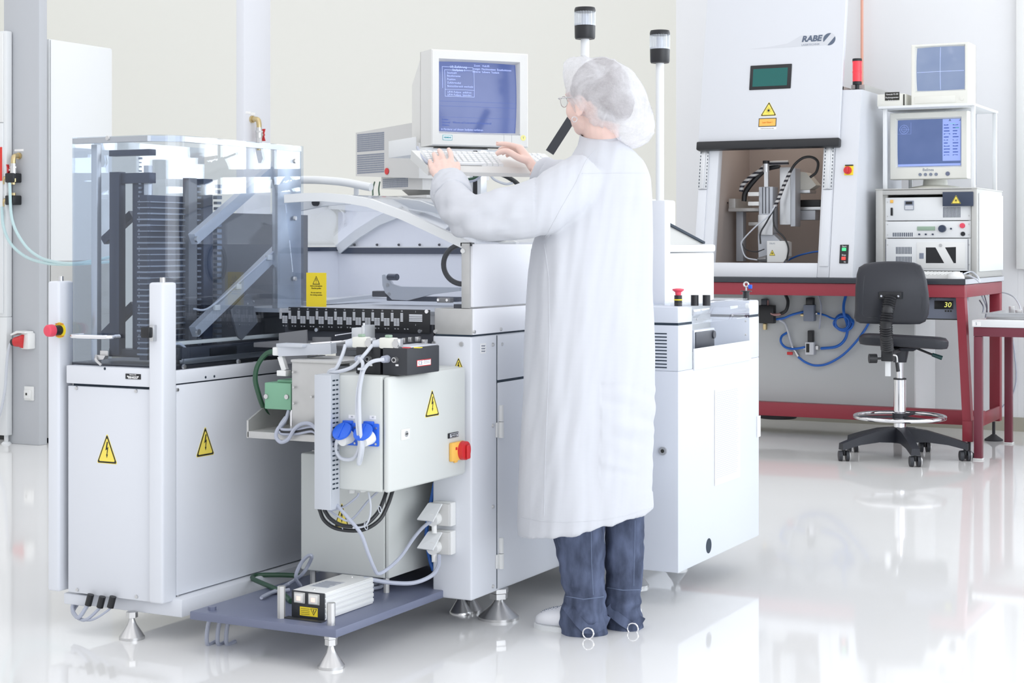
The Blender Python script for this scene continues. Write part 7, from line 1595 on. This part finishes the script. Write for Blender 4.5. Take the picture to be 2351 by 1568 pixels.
def on_leg(u, v):
    h = tbvh.ray_cast(Vector((0, 0, CAMH)), Vector(_ray(u, v)).normalized()); return h[0]
for pts, r in ((((1357, 1215), (1358, 1290), (1362, 1366)), .0013), (((1458, 1195), (1456, 1280), (1455, 1345)), .0013), (((1300, 1369), (1340, 1376), (1386, 1370)), .0016), (((1394, 1349), (1430, 1355), (1472, 1354)), .0016)):
    q = []
    for (u0, v0), (u1, v1) in zip(pts, pts[1:]):
        for k in range(11):
            p = on_leg(u0 + (u1 - u0) * k / 10, v0 + (v1 - v0) * k / 10)
            if p is not None: q.append(p)
    if len(q) > 2: b = MB(); b.tube(q, r, 6, 1); b.build('seam', 'denimseam', tr)
for pts, rg_ in ((((1297, 1385), (1312, 1405), (1330, 1428), (1345, 1443), (1362, 1444), (1384, 1432), (1392, 1412)), (1350, 1452)), (((1394, 1392), (1408, 1408), (1428, 1424), (1446, 1436), (1462, 1432), (1472, 1414)), (1452, 1441))):
    q = [on_leg(u, v) for u, v in pts]; q = [p - FW * .004 for p in q if p is not None]
    b = MB(); rings = []
    for i, p in enumerate(q):
        t_ = (q[min(i + 1, len(q) - 1)] - q[max(i - 1, 0)]).normalized(); s_ = t_.cross(FW).normalized(); rings.append([p - s_ * .014 - FW * .003, p + s_ * .014 - FW * .003, p + s_ * .014 + FW * .006, p - s_ * .014 + FW * .006])
    b.loft(rings); st = b.build('ankle_strap', 'denim', tr, sharp=60)
    p = on_leg(*rg_)
    if p is not None: b = MB(); b.ring(p - FW * .010, .0155, .0024, FW + RT * .2, 28, 8); b.build('d_ring', 'chrome', st)
# ---------- shoes
for u, v, D, lb in ((1322, 1447, 4.955, None), (1412, 1436, 5.02, None)):
    c = P(u, v, D); c.z = 0; f, l = dirs(math.radians(62)); b = MB(); rings = []
    prof = [(-.075, .030, .05), (-.06, .038, .056), (-.03, .040, .060), (.0, .043, .062), (.04, .049, .060), (.08, .049, .050), (.105, .041, .040), (.122, .025, .028)]
    for y, hw, h in prof:
        r = []
        for k in range(20):
            a = 2 * math.pi * k / 20; r.append(c + f * y + l * hw * math.copysign(abs(math.cos(a)) ** .75, math.cos(a)) + Z * (h / 2 + .008 + h / 2 * math.copysign(abs(math.sin(a)) ** .8, math.sin(a))))
        rings.append(r)
    b.loft(rings); sh = b.build('shoe', 'bright', person, sharp=70, label='white perforated clog')
    b = MB(); b.loft([[c + f * y * 1.03 + l * hw * 1.04 * s_ + Z * .001 for y, hw, h in prof for s_ in ()] or [c + f * (y * 1.03) + l * hw * 1.05 + Z * zz_ for y, hw, h in prof] + [c + f * (y * 1.03) - l * hw * 1.05 + Z * zz_ for y, hw, h in prof[::-1]] for zz_ in (.0, .014)]); b.build('sole', 'offwhite', sh)
    b = MB()
    for i in range(5):
        for j in range(-2, 3):
            y = .055 + i * .012; x = j * .011; hh_ = [h0 + (h1 - h0) * (y - y0) / (y1 - y0) for (y0, _, h0), (y1, _, h1) in zip(prof, prof[1:]) if y0 <= y <= y1][0]; h = hh_; b.ball(c + f * y + l * x + Z * (h + .008 - .55 * h * (abs(x) / .048) ** 3), .0022, .0022, .0022, 8, 6)
    b.build('perforations', 'inkgrey', sh)
